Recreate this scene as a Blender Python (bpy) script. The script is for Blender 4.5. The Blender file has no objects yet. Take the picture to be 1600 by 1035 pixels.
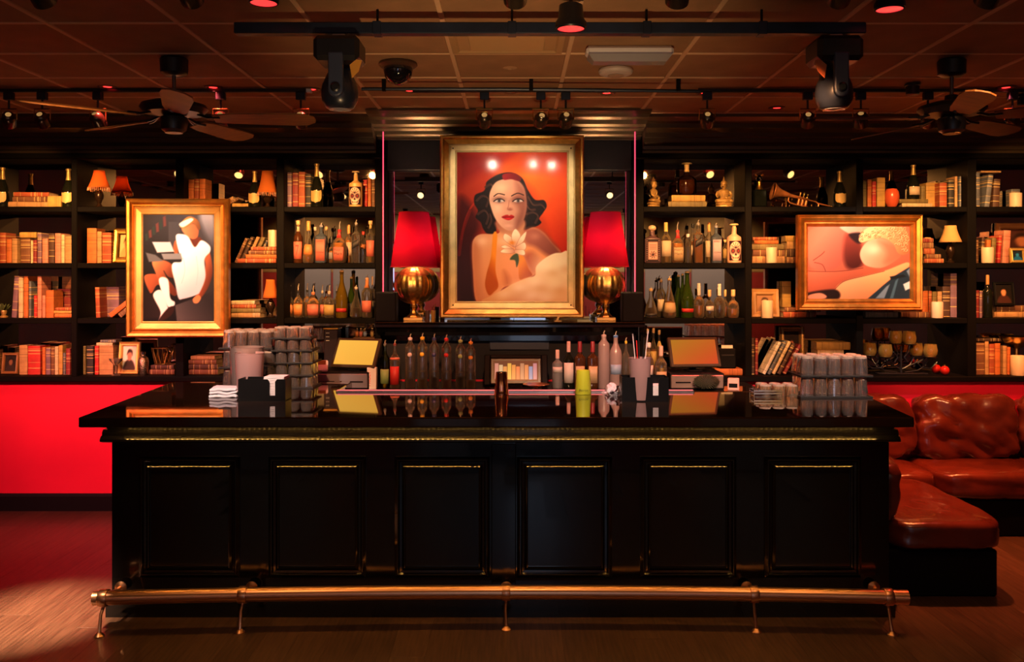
import bpy, bmesh, math, random
import numpy as np
from mathutils import Vector, Matrix, noise

random.seed(7)
scene = bpy.context.scene
COL = scene.collection
PI = math.pi

# ------------------------------------------------------------------ camera
FP, CX, CY, EYE = 1400.0, 805.0, 433.0, 1.85      # focal length in px of the 1600 px frame, vanishing point, eye height
cam_d = bpy.data.cameras.new('camera')
cam_d.sensor_fit = 'HORIZONTAL'
cam_d.sensor_width = 36.0
cam_d.lens = 36.0 * FP / 1600.0
cam_d.shift_x = -(CX - 800.0) / 1600.0
cam_d.shift_y = -(517.5 - CY) / 1600.0
cam_d.clip_start = 0.05
cam = bpy.data.objects.new('camera', cam_d)
cam.location = (0, 0, EYE)
cam.rotation_euler = (PI / 2, 0, 0)
COL.objects.link(cam)
scene.camera = cam

# ------------------------------------------------------------------ world, exposure
w = bpy.data.worlds.new('world')
scene.world = w
w.use_nodes = True
w.node_tree.nodes['Background'].inputs[0].default_value = (0.6, 0.33, 0.18, 1)
w.node_tree.nodes['Background'].inputs[1].default_value = 0.03
vs = scene.view_settings
vs.view_transform = 'Standard'
vs.look = 'None'
vs.exposure = 0.35
vs.gamma = 1.0
vs.use_curve_mapping = False
scene.cycles.max_bounces = 14
scene.cycles.transmission_bounces = 14
scene.cycles.glossy_bounces = 6
scene.cycles.diffuse_bounces = 4
scene.cycles.transparent_max_bounces = 24
scene.cycles.sample_clamp_indirect = 4.0
scene.cycles.sample_clamp_direct = 30.0
scene.cycles.caustics_reflective = False
scene.cycles.caustics_refractive = False

WARM = (1.0, 0.46, 0.14)
AMBER = (1.0, 0.42, 0.10)
RED = (1.0, 0.045, 0.05)


def aim(o, loc, target):
    o.location = loc
    o.rotation_euler = (Vector(target) - Vector(loc)).to_track_quat('-Z', 'Y').to_euler()


def spot_light(name, loc, target, power, color, deg, blend=0.6, r=0.03):
    d = bpy.data.lights.new(name, 'SPOT')
    d.energy, d.color, d.spot_size, d.spot_blend, d.shadow_soft_size = power, color, math.radians(deg), blend, r
    o = bpy.data.objects.new(name, d)
    aim(o, loc, target)
    COL.objects.link(o)
    return o


def point_light(name, loc, power, color, r=0.03):
    d = bpy.data.lights.new(name, 'POINT')
    d.energy, d.color, d.shadow_soft_size = power, color, r
    o = bpy.data.objects.new(name, d)
    o.location = loc
    COL.objects.link(o)
    return o


def area_light(name, loc, target, power, color, sx, sy):
    d = bpy.data.lights.new(name, 'AREA')
    d.energy, d.color, d.shape, d.size, d.size_y = power, color, 'RECTANGLE', sx, sy
    o = bpy.data.objects.new(name, d)
    aim(o, loc, target)
    COL.objects.link(o)
    return o


# daylight through the glazed entrance behind the camera
area_light('entrance_daylight', (0.25, -3.05, 1.4), (0.25, 6, 1.4), 7, (0.62, 0.74, 1.0), 0.7, 1.7)


# ------------------------------------------------------------------ pixel -> place helpers
def X(px, Y): return (px - CX) * Y / FP
def Z(py, Y): return EYE - (py - CY) * Y / FP


# ------------------------------------------------------------------ materials
MATS = {}


def mat(name, color=(0.5, 0.5, 0.5), rough=0.5, metal=0.0, spec=0.5, coat=0.0, emit=None, emit_s=0.0,
        var=0.0, vscale=8.0, bump=0.0, bscale=60.0, stretch=None, trans=0.0, sheen=0.0):
    """A principled material; var mixes a procedural noise into the colour, bump a fine relief."""
    if name in MATS:
        return MATS[name]
    m = bpy.data.materials.new(name)
    m.use_nodes = True
    nt = m.node_tree
    b = nt.nodes['Principled BSDF']
    b.inputs['Base Color'].default_value = (*color, 1)
    b.inputs['Roughness'].default_value = rough
    b.inputs['Metallic'].default_value = metal
    b.inputs['Specular IOR Level'].default_value = spec
    b.inputs['Coat Weight'].default_value = coat
    b.inputs['Coat Roughness'].default_value = 0.04
    if trans:
        b.inputs['Transmission Weight'].default_value = trans
    if emit:
        b.inputs['Emission Color'].default_value = (*emit, 1)
        b.inputs['Emission Strength'].default_value = emit_s
    if var or bump:
        tc = nt.nodes.new('ShaderNodeTexCoord')
        mp = nt.nodes.new('ShaderNodeMapping')
        nt.links.new(tc.outputs['Object'], mp.inputs[0])
        if stretch:
            mp.inputs['Scale'].default_value = stretch
    if var:
        n = nt.nodes.new('ShaderNodeTexNoise')
        n.inputs['Scale'].default_value = vscale
        n.inputs['Detail'].default_value = 5
        nt.links.new(mp.outputs[0], n.inputs['Vector'])
        r = nt.nodes.new('ShaderNodeValToRGB')
        lo = [max(0, c * (1 - var)) for c in color]
        hi = [min(1, c * (1 + var)) for c in color]
        r.color_ramp.elements[0].position, r.color_ramp.elements[0].color = 0.3, (*lo, 1)
        r.color_ramp.elements[1].position, r.color_ramp.elements[1].color = 0.7, (*hi, 1)
        nt.links.new(n.outputs['Fac'], r.inputs[0])
        nt.links.new(r.outputs[0], b.inputs['Base Color'])
    if bump:
        n2 = nt.nodes.new('ShaderNodeTexNoise')
        n2.inputs['Scale'].default_value = bscale
        n2.inputs['Detail'].default_value = 4
        nt.links.new(mp.outputs[0], n2.inputs['Vector'])
        bp = nt.nodes.new('ShaderNodeBump')
        bp.inputs['Strength'].default_value = bump
        bp.inputs['Distance'].default_value = 0.01
        nt.links.new(n2.outputs['Fac'], bp.inputs['Height'])
        nt.links.new(bp.outputs[0], b.inputs['Normal'])
    MATS[name] = m
    return m


def glass(name, tint=(1, 1, 1), gloss=1.0, milk=0.0, milk_c=(1, 1, 1), ior=1.5, rough=0.03):
    """Thin glass: tinted see-through body with a Fresnel mirror coat; milk adds a scattering share."""
    if name in MATS:
        return MATS[name]
    m = bpy.data.materials.new(name)
    m.use_nodes = True
    nt = m.node_tree
    nt.nodes.remove(nt.nodes['Principled BSDF'])
    out = nt.nodes['Material Output']
    tr = nt.nodes.new('ShaderNodeBsdfTransparent')
    tr.inputs[0].default_value = (*tint, 1)
    gl = nt.nodes.new('ShaderNodeBsdfGlossy')
    gl.inputs['Color'].default_value = (gloss, gloss, gloss, 1)
    gl.inputs['Roughness'].default_value = rough
    fr = nt.nodes.new('ShaderNodeFresnel')
    fr.inputs[0].default_value = ior
    body = tr
    if milk:
        df = nt.nodes.new('ShaderNodeBsdfDiffuse')
        df.inputs[0].default_value = (*milk_c, 1)
        tl = nt.nodes.new('ShaderNodeBsdfTranslucent')
        tl.inputs[0].default_value = (*milk_c, 1)
        ad = nt.nodes.new('ShaderNodeMixShader')
        nt.links.new(df.outputs[0], ad.inputs[1])
        nt.links.new(tl.outputs[0], ad.inputs[2])
        mx0 = nt.nodes.new('ShaderNodeMixShader')
        mx0.inputs[0].default_value = milk
        nt.links.new(tr.outputs[0], mx0.inputs[1])
        nt.links.new(ad.outputs[0], mx0.inputs[2])
        body = mx0
    mx = nt.nodes.new('ShaderNodeMixShader')
    nt.links.new(fr.outputs[0], mx.inputs[0])
    nt.links.new(body.outputs[0], mx.inputs[1])
    nt.links.new(gl.outputs[0], mx.inputs[2])
    nt.links.new(mx.outputs[0], out.inputs[0])
    MATS[name] = m
    return m


def facet_glass(name, milk_c=(1, .92, .9), lo=0.05, hi=0.75, ior=1.6, rough=0.03, tint=(0.96, 0.95, 0.95)):
    """cut glass: clear where it faces the eye, whitening where the wall is seen edge-on (longer way through the glass)"""
    m = glass(name, tint, milk=0.3, milk_c=milk_c, ior=ior, rough=rough)
    nt = m.node_tree
    lw = nt.nodes.new('ShaderNodeLayerWeight')
    lw.inputs[0].default_value = 0.5
    mr = nt.nodes.new('ShaderNodeMapRange')
    mr.inputs['To Min'].default_value = lo
    mr.inputs['To Max'].default_value = hi
    nt.links.new(lw.outputs['Facing'], mr.inputs['Value'])
    mx = [n for n in nt.nodes if n.type == 'MIX_SHADER' and abs(n.inputs[0].default_value - 0.3) < 1e-4][0]
    nt.links.new(mr.outputs[0], mx.inputs[0])
    return m


def book_mat(name, color, gilt=True):
    """Cloth cover with blind bands and gilt lines across the spine (along the book's own height)."""
    if name in MATS:
        return MATS[name]
    m = mat(name, color, 0.62, var=0.28, vscale=14, bump=0.12, bscale=260)
    nt = m.node_tree
    b = nt.nodes['Principled BSDF']
    src = b.inputs['Base Color'].links[0].from_socket
    tc = nt.nodes.new('ShaderNodeTexCoord')
    sp = nt.nodes.new('ShaderNodeSeparateXYZ')
    nt.links.new(tc.outputs['Generated'], sp.inputs[0])
    r = nt.nodes.new('ShaderNodeValToRGB')
    r.color_ramp.interpolation = 'CONSTANT'
    e = r.color_ramp.elements
    e[0].position, e[0].color = 0.0, (0, 0, 0, 1)
    e[1].position, e[1].color = 0.10, (1, 1, 1, 1)
    for p, v in ((0.12, 0), (0.30, .45), (0.32, 0), (0.60, .55), (0.63, 0), (0.70, .8), (0.74, 0), (0.77, .55), (0.79, 0), (0.90, 1), (0.92, 0)):
        q = e.new(p)
        q.color = (v, v, v, 1)
    oi = nt.nodes.new('ShaderNodeObjectInfo')
    ma = nt.nodes.new('ShaderNodeMath')
    ma.operation = 'MULTIPLY_ADD'
    ma.inputs[1].default_value = 0.26
    nt.links.new(oi.outputs['Random'], ma.inputs[0])
    nt.links.new(sp.outputs['Z'], ma.inputs[2])
    ms = nt.nodes.new('ShaderNodeMath')
    ms.operation = 'SUBTRACT'
    ms.inputs[1].default_value = 0.13
    nt.links.new(ma.outputs[0], ms.inputs[0])
    nt.links.new(ms.outputs[0], r.inputs[0])
    mx = nt.nodes.new('ShaderNodeMix')
    mx.data_type = 'RGBA'
    nt.links.new(r.outputs[0], mx.inputs[0])
    nt.links.new(src, mx.inputs[6])
    c2 = (0.55, 0.38, 0.14) if gilt else tuple(c * 0.55 for c in color)
    mx.inputs[7].default_value = (*c2, 1)
    nt.links.new(mx.outputs[2], b.inputs['Base Color'])
    return m


def vcol_mat(name, rough=0.35, coat=0.5, spec=0.5):
    if name in MATS:
        return MATS[name]
    m = mat(name, (1, 1, 1), rough, coat=coat, spec=spec)
    m.node_tree.nodes['Principled BSDF'].inputs['Coat Roughness'].default_value = 0.09
    nt = m.node_tree
    a = nt.nodes.new('ShaderNodeVertexColor')
    a.layer_name = 'paint'
    nt.links.new(a.outputs[0], nt.nodes['Principled BSDF'].inputs['Base Color'])
    return m


BLACK = mat('black_lacquer', (0.0026, 0.0024, 0.0027), 0.16, spec=0.4, coat=0.5)
BLACKTOP = mat('black_polished_top', (0.020, 0.010, 0.0045), 0.035, spec=0.8, coat=0.7)
SATIN = mat('black_satin', (0.005, 0.0045, 0.005), 0.6, spec=0.1, bump=0.05, bscale=140)
RUBBER = mat('black_rubber', (0.009, 0.009, 0.010), 0.7, bump=0.08, bscale=300)
NAVY = mat('dark_blue_steel', (0.012, 0.022, 0.045), 0.4, metal=0.3, var=0.3)
SHELF = mat('black_shelf_wood', (0.0024, 0.0018, 0.0018), 0.62, spec=0.07, bump=0.03, bscale=40)
MIRROR_B = mat('bronze_mirror', (0.62, 0.50, 0.36), 0.02, metal=1.0)
MIRROR = mat('silver_mirror', (0.72, 0.74, 0.78), 0.015, metal=1.0)
SLATE = mat('slate_grey_paint', (0.016, 0.0155, 0.022), 0.5, spec=0.2, var=0.1)
REDWALL = mat('red_gloss_paint', (0.74, 0.010, 0.045), 0.38, coat=0.12, var=0.06, vscale=2.5, bump=0.02, bscale=9)
GOLD = mat('gilt_frame', (0.78, 0.43, 0.10), 0.30, metal=1.0, var=0.18, vscale=22, bump=0.05, bscale=60)
GOLDFLAT = mat('pale_gilt_liner', (0.80, 0.60, 0.27), 0.45, metal=0.35, var=0.15, vscale=9, bump=0.04, bscale=50)
GOLDRED = mat('aged_red_gilt', (0.72, 0.30, 0.06), 0.34, metal=0.9, var=0.25, vscale=14, bump=0.05, bscale=50)
BRASS = mat('polished_brass', (0.86, 0.55, 0.18), 0.27, metal=1.0, var=0.08)
COPPER = mat('brushed_copper_pipe', (0.82, 0.42, 0.22), 0.32, metal=1.0)
CHROME = mat('chrome', (0.75, 0.75, 0.77), 0.08, metal=1.0)
STEEL = mat('brushed_steel', (0.45, 0.45, 0.48), 0.3, metal=1.0, var=0.08)
CAST = mat('cast_bronze', (0.42, 0.25, 0.08), 0.36, metal=0.45, var=0.35, vscale=30, bump=0.2, bscale=90)
TILE = mat('brown_ceiling_tile', (0.36, 0.19, 0.088), 0.85, var=0.12, vscale=5, bump=0.25, bscale=140)
TBAR = mat('ceiling_grid_paint', (0.72, 0.46, 0.26), 0.5, spec=0.3)
PAPER = mat('book_pages', (0.50, 0.36, 0.21), 0.85, var=0.2, vscale=30, stretch=(1, 1, 30))
WAX = mat('candle_wax', (0.66, 0.48, 0.33), 0.45, var=0.04)
BOARD = mat('floor_board', (0.075, 0.036, 0.020), 0.36, spec=0.5, coat=0.1, var=0.4, vscale=5, stretch=(14, 0.8, 1), bump=0.04, bscale=30)
BOARD2 = mat('floor_board_light', (0.085, 0.041, 0.023), 0.36, spec=0.5, coat=0.1, var=0.4, vscale=5, stretch=(14, 0.8, 1), bump=0.04, bscale=30)
BOARD3 = mat('floor_board_deep', (0.066, 0.032, 0.018), 0.36, spec=0.5, coat=0.1, var=0.45, vscale=5, stretch=(14, 0.8, 1), bump=0.04, bscale=30)
LEATHER = mat('oxblood_leather', (0.12, 0.020, 0.011), 0.24, spec=0.6, coat=0.3, var=0.25, vscale=6, bump=0.18, bscale=26)
SHADE_RED = None
WHITE = mat('white_plastic', (0.75, 0.73, 0.74), 0.4)
CREAM = mat('cream_paper', (0.78, 0.70, 0.60), 0.8)
CLEAR = facet_glass('clear_glass', (1.0, 0.84, 0.62), 0.03, 0.42, 1.9)
TUMBLER = mat('tumbler_glass', (1, .97, .96), 0.0, trans=1.0)
TUMBLER.node_tree.nodes['Principled BSDF'].inputs['IOR'].default_value = 1.48


def brighten_glass(m, f, c):
    """dull a clear glass with a share f of scattering film (dish-washer bloom)"""
    nt = m.node_tree
    b = nt.nodes['Principled BSDF']
    df = nt.nodes.new('ShaderNodeBsdfDiffuse')
    df.inputs[0].default_value = (*c, 1)
    mx = nt.nodes.new('ShaderNodeMixShader')
    mx.inputs[0].default_value = f
    nt.links.new(b.outputs[0], mx.inputs[1])
    nt.links.new(df.outputs[0], mx.inputs[2])
    nt.links.new(mx.outputs[0], nt.nodes['Material Output'].inputs[0])
    return m


brighten_glass(TUMBLER, 0.04, (1.0, 0.92, 0.92))  # diffuse share mixed in to brighten glass that comes out dark
AMBERGL = facet_glass('amber_glass', (1.0, 0.66, 0.18), 0.26, 0.70, 1.9, 0.04, (0.95, 0.66, 0.24))
GREENGL = glass('green_bottle_glass', (0.10, 0.22, 0.03), milk=0.35, milk_c=(0.10, 0.20, 0.02))
DARKGL = mat('dark_bottle_glass', (0.006, 0.007, 0.004), 0.07, spec=0.7)
BROWNGL = mat('brown_bottle_glass', (0.05, 0.016, 0.005), 0.07, spec=0.7)
LIQ = {
    'amber': glass('amber_spirit', (1.0, 0.55, 0.12), milk=0.8, milk_c=(1.0, 0.36, 0.04)),
    'gold': glass('golden_spirit', (1.0, 0.72, 0.2), milk=0.75, milk_c=(1.0, 0.55, 0.08)),
    'dark': glass('dark_spirit', (0.18, 0.04, 0.01), milk=0.6, milk_c=(0.10, 0.025, 0.006)),
    'clear': glass('clear_spirit', (0.86, 0.87, 0.9), milk=0.10, milk_c=(0.9, 0.88, 0.9)),
    'blue': glass('pale_blue_spirit', (0.55, 0.66, 0.82), milk=0.2, milk_c=(0.5, 0.62, 0.8)),
    'red': glass('red_liqueur', (0.75, 0.05, 0.03), milk=0.45, milk_c=(0.75, 0.05, 0.03)),
    'yellow': glass('yellow_juice', (0.9, 0.6, 0.05), milk=0.75, milk_c=(0.9, 0.55, 0.03)),
    'milk': glass('pale_syrup', (0.85, 0.75, 0.72), milk=0.75, milk_c=(0.9, 0.78, 0.75)),
    'purple': glass('violet_syrup', (0.10, 0.05, 0.22), milk=0.5, milk_c=(0.08, 0.04, 0.18)),
    'green': glass('green_syrup', (0.10, 0.18, 0.03), milk=0.5, milk_c=(0.07, 0.12, 0.02)),
    'orange': glass('orange_syrup', (0.9, 0.4, 0.05), milk=0.5, milk_c=(0.9, 0.36, 0.04)),
}


# ------------------------------------------------------------------ mesh collecting
class MB:
    def __init__(self):
        self.v, self.f = [], []

    def add(self, vs_, fs_):
        k = len(self.v)
        self.v += [tuple(p) for p in vs_]
        self.f += [tuple(i + k for i in q) for q in fs_]
        return self

    def box(self, x0, x1, y0, y1, z0, z1):
        self.add([(x0, y0, z0), (x1, y0, z0), (x1, y1, z0), (x0, y1, z0), (x0, y0, z1), (x1, y0, z1), (x1, y1, z1), (x0, y1, z1)],
                 [(0, 3, 2, 1), (4, 5, 6, 7), (0, 1, 5, 4), (1, 2, 6, 5), (2, 3, 7, 6), (3, 0, 4, 7)])
        return self

    def cbox(self, x0, x1, y0, y1, z0, z1, c=0.004):
        """box with chamfered edges"""
        c = min(c, (x1 - x0) * .45, (y1 - y0) * .45, (z1 - z0) * .45)
        bm = bmesh.new()
        bmesh.ops.create_cube(bm, size=1)
        for q in bm.verts:
            q.co = Vector((x0 if q.co.x < 0 else x1, y0 if q.co.y < 0 else y1, z0 if q.co.z < 0 else z1))
        bmesh.ops.bevel(bm, geom=bm.edges[:], offset=c, segments=1, affect='EDGES', profile=0.5)
        bm.verts.index_update()
        self.add([q.co[:] for q in bm.verts], [[q.index for q in f.verts] for f in bm.faces])
        bm.free()
        return self

    def lathe(self, prof, n=20, c=(0, 0, 0), sx=1.0, sy=1.0, p=2.0, pz=None, rib=0.0, ribn=0):
        """surface of revolution round z; p > 2 squares the section (superellipse) below height pz"""
        vs_, fs_ = [], []
        m = len(prof)
        for (r, z) in prof:
            pp = p if (pz is None or z <= pz) else 2.0
            for i in range(n):
                a = 2 * PI * (i + 0.5) / n
                ca, sa = math.cos(a), math.sin(a)
                k = (abs(ca) ** pp + abs(sa) ** pp) ** (-1.0 / pp)
                if ribn:
                    k *= 1 + rib * math.cos(a * ribn)
                vs_.append((c[0] + r * k * ca * sx, c[1] + r * k * sa * sy, c[2] + z))
        for j in range(m - 1):
            for i in range(n):
                a, b_ = j * n + i, j * n + (i + 1) % n
                fs_.append((a, b_, b_ + n, a + n))
        if prof[0][0] > 1e-6:
            fs_.append(tuple(range(n - 1, -1, -1)))
        if prof[-1][0] > 1e-6:
            fs_.append(tuple(range((m - 1) * n, m * n)))
        return self.add(vs_, fs_)

    def tube(self, pts, r, n=8, closed=False):
        pts = [Vector(p) for p in pts]
        rs = r if isinstance(r, (list, tuple)) else [r] * len(pts)
        vs_, fs_ = [], []
        m = len(pts)
        up = Vector((0, 0, 1))
        prev = None
        for i, p in enumerate(pts):
            t = (pts[(i + 1) % m] - pts[i - 1]) if closed else (pts[min(i + 1, m - 1)] - pts[max(i - 1, 0)])
            t.normalize()
            if prev is None:
                a = t.cross(up)
                if a.length < 1e-3:
                    a = t.cross(Vector((1, 0, 0)))
                a.normalize()
            else:
                a = prev - t * prev.dot(t)
                a.normalize()
            prev = a
            b_ = t.cross(a)
            for k in range(n):
                g = 2 * PI * k / n
                vs_.append(p + (a * math.cos(g) + b_ * math.sin(g)) * rs[i])
        for i in range(m if closed else m - 1):
            for k in range(n):
                a, b_ = i * n + k, i * n + (k + 1) % n
                c, d = ((i + 1) % m) * n + k, ((i + 1) % m) * n + (k + 1) % n
                fs_.append((a, b_, d, c))
        if not closed:
            fs_.append(tuple(range(n - 1, -1, -1)))
            fs_.append(tuple(range((m - 1) * n, m * n)))
        return self.add(vs_, fs_)

    def prism_x(self, poly, x0, x1):
        """poly of (y, z) run along x"""
        n = len(poly)
        vs_ = [(x0, y, z) for y, z in poly] + [(x1, y, z) for y, z in poly]
        fs_ = [(i, (i + 1) % n, n + (i + 1) % n, n + i) for i in range(n)]
        fs_ += [tuple(range(n - 1, -1, -1)), tuple(range(n, 2 * n))]
        return self.add(vs_, fs_)

    def prism_z(self, poly, z0, z1):
        n = len(poly)
        vs_ = [(x, y, z0) for x, y in poly] + [(x, y, z1) for x, y in poly]
        fs_ = [(i, (i + 1) % n, n + (i + 1) % n, n + i) for i in range(n)]
        fs_ += [tuple(range(n - 1, -1, -1)), tuple(range(n, 2 * n))]
        return self.add(vs_, fs_)

    def prism_y(self, poly, y0, y1):
        """poly of (x, z) run along y"""
        n = len(poly)
        vs_ = [(x, y0, z) for x, z in poly] + [(x, y1, z) for x, z in poly]
        fs_ = [(i, (i + 1) % n, n + (i + 1) % n, n + i) for i in range(n)]
        fs_ += [tuple(range(n - 1, -1, -1)), tuple(range(n, 2 * n))]
        return self.add(vs_, fs_)

    def ring(self, x0, x1, z0, z1, prof):
        """mitred rectangular frame in the xz plane; prof: list of (inset, y) from outer rim to inner rim"""
        vs_, fs_ = [], []
        for (i, y) in prof:
            vs_ += [(x0 + i, y, z0 + i), (x1 - i, y, z0 + i), (x1 - i, y, z1 - i), (x0 + i, y, z1 - i)]
        m = len(prof)
        for j in range(m):
            k = (j + 1) % m
            for q in range(4):
                fs_.append((j * 4 + q, j * 4 + (q + 1) % 4, k * 4 + (q + 1) % 4, k * 4 + q))
        return self.add(vs_, fs_)

    def ball(self, c, r, n=16, m=10, s=(1, 1, 1)):
        prof = [(math.sin(PI * j / m) * r, -math.cos(PI * j / m) * r * s[2]) for j in range(m + 1)]
        prof[0], prof[-1] = (1e-5, prof[0][1]), (1e-5, prof[-1][1])
        return self.lathe(prof, n, c, s[0], s[1])

    def xf(self, M):
        self.v = [tuple(M @ Vector(p)) for p in self.v]
        return self

    def mesh(self, name, m=None, smooth=False, angle=None):
        me = bpy.data.meshes.new(name)
        me.from_pydata(self.v, [], self.f)
        me.update()
        bm = bmesh.new()
        bm.from_mesh(me)
        bmesh.ops.recalc_face_normals(bm, faces=bm.faces)
        bm.to_mesh(me)
        bm.free()
        if m:
            me.materials.append(m)
        if smooth:
            me.polygons.foreach_set('use_smooth', [True] * len(me.polygons))
            if angle:
                me.set_sharp_from_angle(angle=math.radians(angle))
        return me

    def build(self, name, m, parent=None, loc=(0, 0, 0), smooth=False, angle=40):
        return link(name, self.mesh(name, m, smooth, angle), parent, loc)


def link(name, me, parent=None, loc=(0, 0, 0), rot=None):
    o = bpy.data.objects.new(name, me)
    o.location = loc
    if rot:
        o.rotation_euler = rot
    if parent is not None:
        o.parent = parent
    COL.objects.link(o)
    return o


LABELS = {}


def tag(o, label=None, cat=None, group=None, kind=None):
    if label:
        o['label'] = label
        if label in LABELS and LABELS[label] != group:
            print('DUPLICATE LABEL', label)
        if label in LABELS and group is None:
            print('DUPLICATE LABEL', label)
        LABELS[label] = group
        nw = len(label.split())
        if nw > 16 or nw < 4:
            print('LABEL LENGTH', nw, label)
    if cat: o['category'] = cat
    if group: o['group'] = group
    if kind: o['kind'] = kind
    return o


def thing(name, label, cat, loc=(0, 0, 0), group=None, rz=0.0):
    o = bpy.data.objects.new(name, None)
    o.location = loc
    o.rotation_euler = (0, 0, rz)
    o.empty_display_size = 0.05
    COL.objects.link(o)
    return tag(o, label, cat, group)


def struct(name, mb, m, parent=None, label=None, smooth=False):
    o = mb.build(name, m, parent, smooth=smooth)
    if parent is None:
        o['kind'] = 'structure'
        if label:
            o['label'] = label
    return o


def copy_tree(o, parent=None):
    c = o.copy()
    COL.objects.link(c)
    c.parent = parent
    for ch in list(o.children):
        copy_tree(ch, c)
    return c


ORD = ['first', 'second', 'third', 'fourth', 'fifth', 'sixth', 'seventh', 'eighth', 'ninth', 'tenth', 'eleventh', 'twelfth', 'thirteenth', 'fourteenth', 'fifteenth', 'sixteenth']

# ================================================================== the setting
YW = 7.10            # plane of the red wall and of the bookcase fronts
YB = 7.42            # mirrors at the back of the bookcases
HC = 3.10            # ceiling

fl = struct('floor', MB().box(-5.2, 5.2, -3.2, 7.6, -0.10, -0.03), mat('floor_underlay', (0.03, 0.018, 0.011), 0.4), label='dark brown timber floor of the bar room')
bw = 0.17
cache = {}
ix = 0
xx = -5.2
while xx < 5.2:
    st = random.uniform(0, 1.8)
    y = -3.2 - st
    L = 1.9
    while y < 7.1:
        y0, y1 = max(y, 1.2), min(y + L, 7.1)
        if y1 > 3.0:
            key = (round(y1 - y0, 2), random.randrange(3))
            if key not in cache:
                cache[key] = MB().cbox(0.0002, bw - 0.0002, 0.0002, y1 - y0 - 0.0002, -0.028, 0.0, 0.0007).mesh('floor_board', (BOARD, BOARD2, BOARD3)[key[1]])
            link('floor_board', cache[key], fl, (xx, y0, 0))
        y += L
    xx += bw
struct('floor_strip', MB().box(-5.2, 5.2, -3.2, 1.2, -0.03, -0.002), BOARD, fl)

# ceiling: tiles in a grid of rails
ce = struct('ceiling', MB().box(-5.2, 5.2, -3.2, 7.6, HC + 0.03, HC + 0.12), mat('ceiling_void', (0.01, 0.008, 0.007), 0.8), label='brown suspended tile ceiling over the bar')
TX, TY, TX0, TY0 = 0.647, 0.60, -0.352, 4.99
tile_me = MB().cbox(0.008, TX - 0.008, 0.008, TY - 0.008, -0.004, 0.012, 0.006).mesh('ceiling_tile', TILE)
tile_dn = MB().cbox(0.008, TX - 0.008, 0.008, TY - 0.008, -0.008, 0.012, 0.012).mesh('ceiling_tile', TILE)
for i in range(-8, 9):
    for j in range(-13, 5):
        x0, y0 = TX0 + i * TX, TY0 + j * TY
        if x0 < -5.1 or x0 + TX > 5.1 or y0 + TY > 7.4:
            continue
        link('ceiling_tile', tile_me if (i * 7 + j * 3) % 5 else tile_dn, ce, (x0, y0, HC))
for i in range(-7, 9):
    link('grid_rail', MB().cbox(-0.013, 0.013, -3.1, 7.4, HC - 0.012, HC + 0.02, 0.003).mesh('grid_rail', TBAR), ce, (TX0 + i * TX, 0, 0))
rail_x = MB().cbox(-5.1, 5.1, -0.011, 0.011, HC - 0.010, HC + 0.02, 0.003).mesh('grid_rail', TBAR)
for j in range(-13, 5):
    link('grid_rail', rail_x, ce, (0, TY0 + j * TY, 0))

WSAT = mat('dark_wall_paint', (0.02, 0.014, 0.013), 0.6)
wb = struct('wall_back', MB().box(-5.2, 5.2, 7.48, 7.6, -0.05, HC + 0.03), WSAT, label='wall behind the bar with the red dado under the bookcases')
struct('lower_wall_panel', MB().box(-5.2, -2.02, YW, 7.48, 0.13, 1.035), REDWALL, wb)
struct('lower_wall_panel', MB().box(-2.02, 5.2, YW, 7.48, 0.13, 1.035), REDWALL, wb)
struct('baseboard_back', MB().prism_x([(7.12, 0), (7.075, 0), (7.075, 0.115), (7.09, 0.135), (7.12, 0.135)], -5.2, 5.2), SATIN, label='black baseboard along the red wall')
struct('wall_left', MB().box(-5.3, -5.2, -3.2, 7.6, -0.05, HC + 0.03), mat('side_wall_paint', (0.22, 0.02, 0.018), 0.5), label='dark red side wall beyond the bookcase')
struct('wall_right', MB().box(5.2, 5.3, -3.2, 7.6, -0.05, HC + 0.03), MATS['side_wall_paint'], label='dark red side wall beyond the sofa')
# the far side of the room that the mirrors show
wr = struct('wall_rear', MB().box(-5.2, 5.2, -3.3, -3.2, -0.05, HC + 0.03), mat('rear_wall_paint', (0.30, 0.022, 0.02), 0.5, var=0.1), label='red wall opposite the bar')
struct('upper_wall_panel', MB().cbox(-5.2, 5.2, -3.2, -3.185, 1.95, HC - .01, 0.004), mat('olive_tan_paint', (0.34, 0.22, 0.075), 0.6, var=.15, vscale=1.5), wr)
LAV = mat('lavender_panel_paint', (0.26, 0.27, 0.36), 0.5)
for (a, b_) in ((-4.6, -3.7), (-3.66, -2.76), (2.6, 3.5), (3.54, 4.44)):
    struct('wall_panel', MB().cbox(a, b_, -3.2, -3.17, 0.1, 2.35, 0.01), LAV, wr)
for i, (a, b_) in enumerate(((-1.5, -0.42), (-0.38, 0.7))):
    d = struct('door_%d' % (i + 1), MB().ring(a, b_, 0.0, 2.6, [(0, -3.2), (0, -3.15), (0.09, -3.15), (0.09, -3.2)]), SATIN, label=('glazed entrance door leaf opposite the bar', 'second glazed entrance door leaf opposite the bar')[i])
    struct('pane', MB().box(a + 0.09, b_ - 0.09, -3.19, -3.18, 0.09, 2.51), mat('daylit_glass', (0.4, 0.45, 0.55), 0.1, emit=(0.6, 0.72, 1.0), emit_s=0.12), d)

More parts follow.
